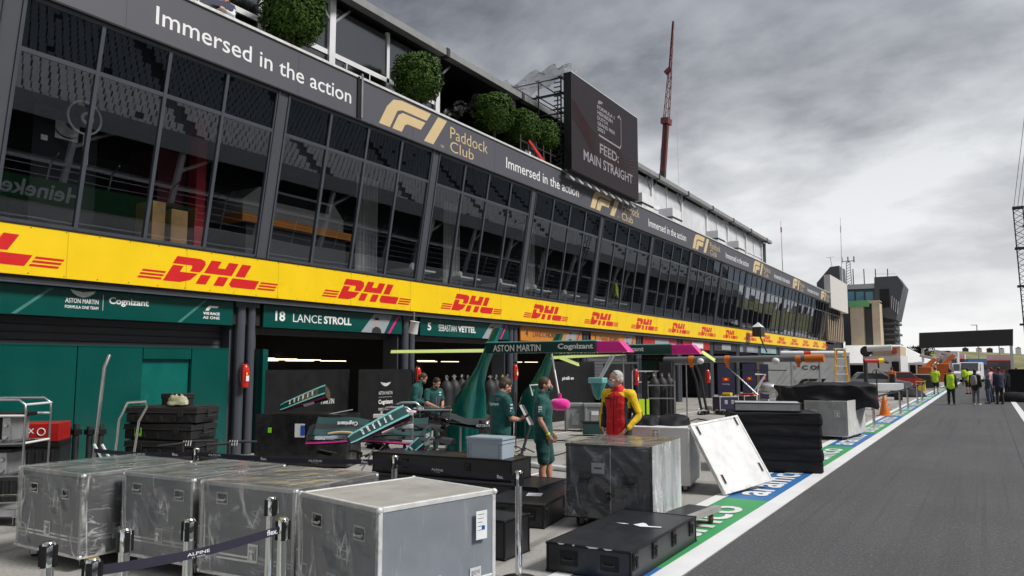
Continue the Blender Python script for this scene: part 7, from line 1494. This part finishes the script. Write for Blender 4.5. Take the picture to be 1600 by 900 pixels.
def ex_phone(t, Q, s, HM):
    # lettering follows the curved back
    vs, fs, tw, th = text_geo('Cognizant', .03, 1.0); sc = .26/tw; b = MB()
    b.add([(-.13+x*sc, -.140*s+.028*((-.13+x*sc)/.15)**2*1.2+.0, 1.34*s+y*sc) for x, y in vs], fs, WHITE); b.build('lettering', t)
    b = MB(); w = Q['wR']; b.box(-.036, .036, -.004, .004, -.02, .12, BLACK, Matrix.Translation(w+V3((-.06, .11, .015))) @ Matrix.Rotation(R(-60), 4, 'X')); b.build('held_phone', t)
    b = MB()
    for z in (.02, -.03, -.07): b.box(.0, .002, -.022, .022, z, z+.018, WHITE, Matrix.Translation(Q['sR'].lerp(Q['eR'], .35)+V3((.072, 0, 0))))
    b.build('sleeve_badge', t)
person('man in green team shirt seen from behind looking at his phone', face(782, 11.9), R(CRA+35-90), 1.84, dict(hed=(.01, .085, 1.635), look=(.12, .8, -.62), eR=(.24, .04, 1.16), wR=(.10, .30, 1.13), nR=(-.5, 0, 1), hdR=(-.45, .85, .05), eL=(-.24, -.05, 1.16), wL=(-.16, .17, 1.10), nL=(.3, 0, 1), hdL=(.6, .7, .1), curl=.7, aL=(-.13, -.06, .09)), voxel=.0085, legs=('trousers', TEAMD, 'long'), hair=(HAIRB, 'short'), collar=True, mask=None, extra=ex_phone)
def ex_shorts(t, Q, s, HM):
    b = MB(); w = Q['wR'].lerp(Q['eR'], .06); d = (Q['wR']-Q['eR']).normalized(); b.tube([w-d*.012, w+d*.012], .034, HIVY, 14); b.build('wristband', t)
    b = MB()
    for z in (.0, -.035, -.07): b.box(.0, .002, -.028, .028, z, z+.022, WHITE, Matrix.Translation(Q['sR'].lerp(Q['eR'], .45)+V3((.071, 0, .03))))
    b.build('sleeve_badge', t)
person('man in green team shirt and shorts with dark mask, facing right', face(848, 12.0), R(CRA-8-90), 1.82, dict(hed=(0, .04, 1.665), look=(.06, 1, -.08), eR=(.245, -.02, 1.15), wR=(.19, .10, .93), nR=(-1, 0, 0), hdR=(-.2, .4, -.9), eL=(-.24, -.02, 1.15), wL=(-.19, .12, .94), kR=(.10, .02, .50), aL=(-.10, .10, .09), kL=(-.10, .08, .5), tL=(-.12, .27, .03)), voxel=.0085, legs=('shorts', TEAMD, 'short'), build=1.08, collar=True, mask=MASKG, extra=ex_shorts)
def reg_jacket(Q, s):
    def f(c, n):
        x, y, z = c; ax = abs(x); sg = 1 if x > 0 else -1; yk = 1.50*s-.62*ax
        if z > 1.475*s and ax < .10*s: return 0
        if ax > .215*s or (ax > .185*s and z > 1.25*s):
            return 2 if (n.x*sg < .15 and z < 1.33*s) or (y < -.05 and z < 1.2*s) else 1
        if z > yk: return 1
        if y < -.05: return 0 if z < 1.3*s else 1
        if ax > .150*s: return 2
        return 0
    return f
def ex_jacket(t, Q, s, HM):
    b = MB(); b.tube([(0, .155*s, .90*s), (0, .160*s, 1.1*s), (0, .150*s, 1.3*s), (0, .125*s, 1.46*s)], .006, BLACK, 6); b.build('zip', t)
    b = MB()
    for x in (-.055, .045): b.tube([(x, .147*s, 1.40*s), (x+.004, .162*s, 1.25*s)], .004, BLACK, 5)
    b.box(.06, .16, .138*s, .143*s, 1.375*s, 1.395*s, BLACK); b.build('drawstring', t)
    b = MB(); b.tube([HM @ V3((.085, .0, .06)), HM @ V3((.06, .05, .125)), HM @ V3((0, .065, .135)), HM @ V3((-.06, .05, .125)), HM @ V3((-.085, .0, .06))], .006, BLACK, 6); b.build('sunglasses', t)
    b = MB()
    for q in (-1, 1): b.tube([HM @ V3((q*.052, .09, -.03)), HM @ V3((q*.082, -.01, .01))], .0022, WHITE, 4)
    b.build('mask_strap', t)
person('grey haired man in red and yellow jacket with pale blue mask', face(966, 12.0), R(-96-90), 1.93, dict(hed=(0.02, .05, 1.655), look=(.66, .78, -.12), eR=(.285, -.06, 1.15), wR=(.20, .13, .97), hdR=(-.5, .3, -.8), nR=(-1, 0, 0), eL=(-.285, -.06, 1.15), wL=(-.20, .13, .97), hdL=(.5, .3, -.8)), voxel=.0085, top=('jacket', CRED, 'long'), tmats=[CRED, CYEL, CBLK], region=reg_jacket, legs=('trousers', CBLK, 'long'), hair=(HAIRW, 'short'), skin=SKIN2, mask=MASKB, build=1.12, extra=ex_jacket)
person('man in green team jacket bowing his head beside the garage column', face(648, 18.2), R(CRA-5-90), 1.86, dict(che=(0, .05, 1.32), nec=(0, .10, 1.49), hed=(0, .19, 1.62), look=(0, .7, -.75), sL=(-.18, .06, 1.42), sR=(.18, .06, 1.42), eR=(.22, .04, 1.14), wR=(.12, .25, 1.08), eL=(-.22, .04, 1.14), wL=(-.12, .25, 1.08)), voxel=.012, top=('jacket', TEAM, 'long'), mask=MASKG)
def ex_zip(t, Q, s, HM):
    b = MB(); b.tube([(0, .142*s, 1.0*s), (0, .165*s, 1.2*s), (0, .175*s, 1.42*s)], .007, MAG, 6); b.build('zip', t)
    b = MB(); b.box(-.13, -.07, .165, .168, 1.36, 1.39, WHITE); b.box(-.13, -.07, .165, .168, 1.31, 1.33, WHITE); b.build('lettering', t)
person('man in green team shirt with magenta zip, hands joined, beside the column', face(676, 17.6), R(-20-90), 1.78, dict(che=(0, .04, 1.31), nec=(0, .09, 1.48), hed=(0, .17, 1.60), look=(-.1, .7, -.75), sL=(-.18, .05, 1.41), sR=(.18, .05, 1.41), eR=(.22, .10, 1.16), wR=(.05, .34, 1.05), hdR=(-.4, .8, -.2), nR=(-.3, 0, 1), eL=(-.22, .10, 1.16), wL=(-.05, .34, 1.05), hdL=(.4, .8, -.2), nL=(.3, 0, 1), curl=.8), voxel=.012, mask=MASKG, hair=(mat('dark_hair', (.02, .014, .01), .6), 'short'), extra=ex_zip)
wp = PX(357, 18, -13.85); person('woman with brown hair bun and white top leaning on the terrace rail', (wp.x, wp.y, wp.z-1.36), R(-55-90), 1.68, dict(che=(0, .12, 1.28), nec=(0, .2, 1.43), hed=(0, .27, 1.58), look=(.5, 1, -.05), sL=(-.16, .16, 1.38), sR=(.16, .16, 1.38), eR=(.30, .30, 1.20), wR=(.45, .42, 1.28), eL=(-.2, .35, 1.2), wL=(-.1, .5, 1.25)), voxel=.012, top=('shirt', CWHT, 'long'), legs=('trousers', CNAVY, 'long'), hair=(HAIRB, 'bun'))
b = MB(); q = PX(330, 10, -13.6); b.grid(lambda u, v: (-13.55-.1*v, wp.y-1.5+1.5*u, 9.62+.22*v*(.4+.6*u)+.03*math.sin(u*9)), 20, 4, CNAVY); tag(b.build('folded_coat', smooth=180), 'dark blue coat draped over the terrace rail beside the woman', 'coat')
def ex_vest(t, Q, s, HM):
    b = MB()
    for z in (1.02, 1.14): sweep(b, [((0, 0, z*s), .178*s, .140*s), ((0, 0, (z+.035)*s), .178*s, .140*s)], (1, 0, 0), 20, 2.3)
    o = b.build('reflective_band', t, smooth=180); o.data.materials[0] = WPAINT
def reg_vest(Q, s): return lambda c, n: 1 if abs(c.x) > .175*s or c.z > 1.5*s else 0
def far(label, g, rz, h=1.78, **k): return person(label, (g[0], g[1], 0), rz, h, voxel=k.pop('voxel', .018), **k)
far('person in yellow hi vis vest and black trousers walking away', G(1487, 632), R(4), 1.82, top=('shirt', CHV, 'long'), tmats=[CHV, CBLK], region=reg_vest, legs=('trousers', CBLK, 'long'), extra=ex_vest, build=1.1)
far('person in lime hi vis shirt and black shorts standing on the painted strip', G(1463, 616), R(0), 1.86, top=('shirt', CHV, 'short'), legs=('shorts', CBLK, 'short'), build=1.12)
far('person in lime hi vis shirt partly hidden by the backpack wearer', G(1514, 616), R(40), 1.8, top=('shirt', CHV, 'short'), legs=('shorts', CBLK, 'short'))
def ex_pack(t, Q, s, HM):
    b = MB(); sweep(b, [((0, -.20, 1.05*s), .14, .09), ((0, -.21, 1.25*s), .15, .11), ((0, -.19, 1.42*s), .12, .08)], (1, 0, 0), 16, 2.6); o = b.build('backpack', t, smooth=180); o.data.materials[0] = mat('patterned_backpack', (.30, .25, .25), .8, var=.5, vs=30)
far('person in black jacket with patterned backpack and grey trousers', G(1526, 633), R(-20), 1.80, top=('jacket', CBLK, 'long'), legs=('trousers', CGREY, 'long'), shoes=CWHT, hair=(CBLK, 'long'), extra=ex_pack, build=1.1)
far('person in pink shirt standing in the group on the lane', G(1551, 629), R(60), 1.88, top=('shirt', CPINK, 'long'), legs=('trousers', CNAVY, 'long'), skin=SKIN2)
far('person in dark plaid coat and pale jeans in the group', G(1545, 631), R(110), 1.55, top=('jacket', mat('plaid_cloth', (.05, .07, .10), .8, var=.6, vs=14), 'long'), legs=('trousers', CDEN, 'long'), hair=(HAIRB, 'long'))
far('person in navy jacket standing with back turned, right in the group', G(1563, 632), R(25), 1.90, top=('jacket', CNAVY, 'long'), legs=('trousers', CBLK, 'long'), build=1.18)
far('person in black clothes behind the navy jacket', G(1575, 627), R(60), 1.80, top=('jacket', CBLK, 'long'), legs=('trousers', CBLK, 'long'))
far('person in orange top and dark trousers before the silver hatchback', G(1395, 614), R(-15), 1.84, top=('shirt', CORG, 'short'), tmats=[CORG, CNAVY], region=lambda Q, s: (lambda c, n: 0 if c.z > 1.32*s or abs(c.x) > .17*s else 1), legs=('trousers', CBLK, 'long'))
far('person in orange vest far right behind the equipment', G(1590, 612), R(10), 1.80, top=('shirt', CORG, 'short'), legs=('trousers', CBLK, 'long'))
far('distant person in hi vis vest between the vest wearer and the van', G(1507, 602), R(10), 1.75, top=('shirt', CHV, 'short'), legs=('trousers', CBLK, 'long'), voxel=.03)
q = PX(962, 470, -15.2); person('worker in lime hi vis vest behind the facade glass', (q.x, q.y, 4.4), R(-60), 1.78, top=('shirt', CHV, 'short'), legs=('trousers', CNAVY, 'long'), voxel=.018)
bpy.data.scenes.remove(TS)
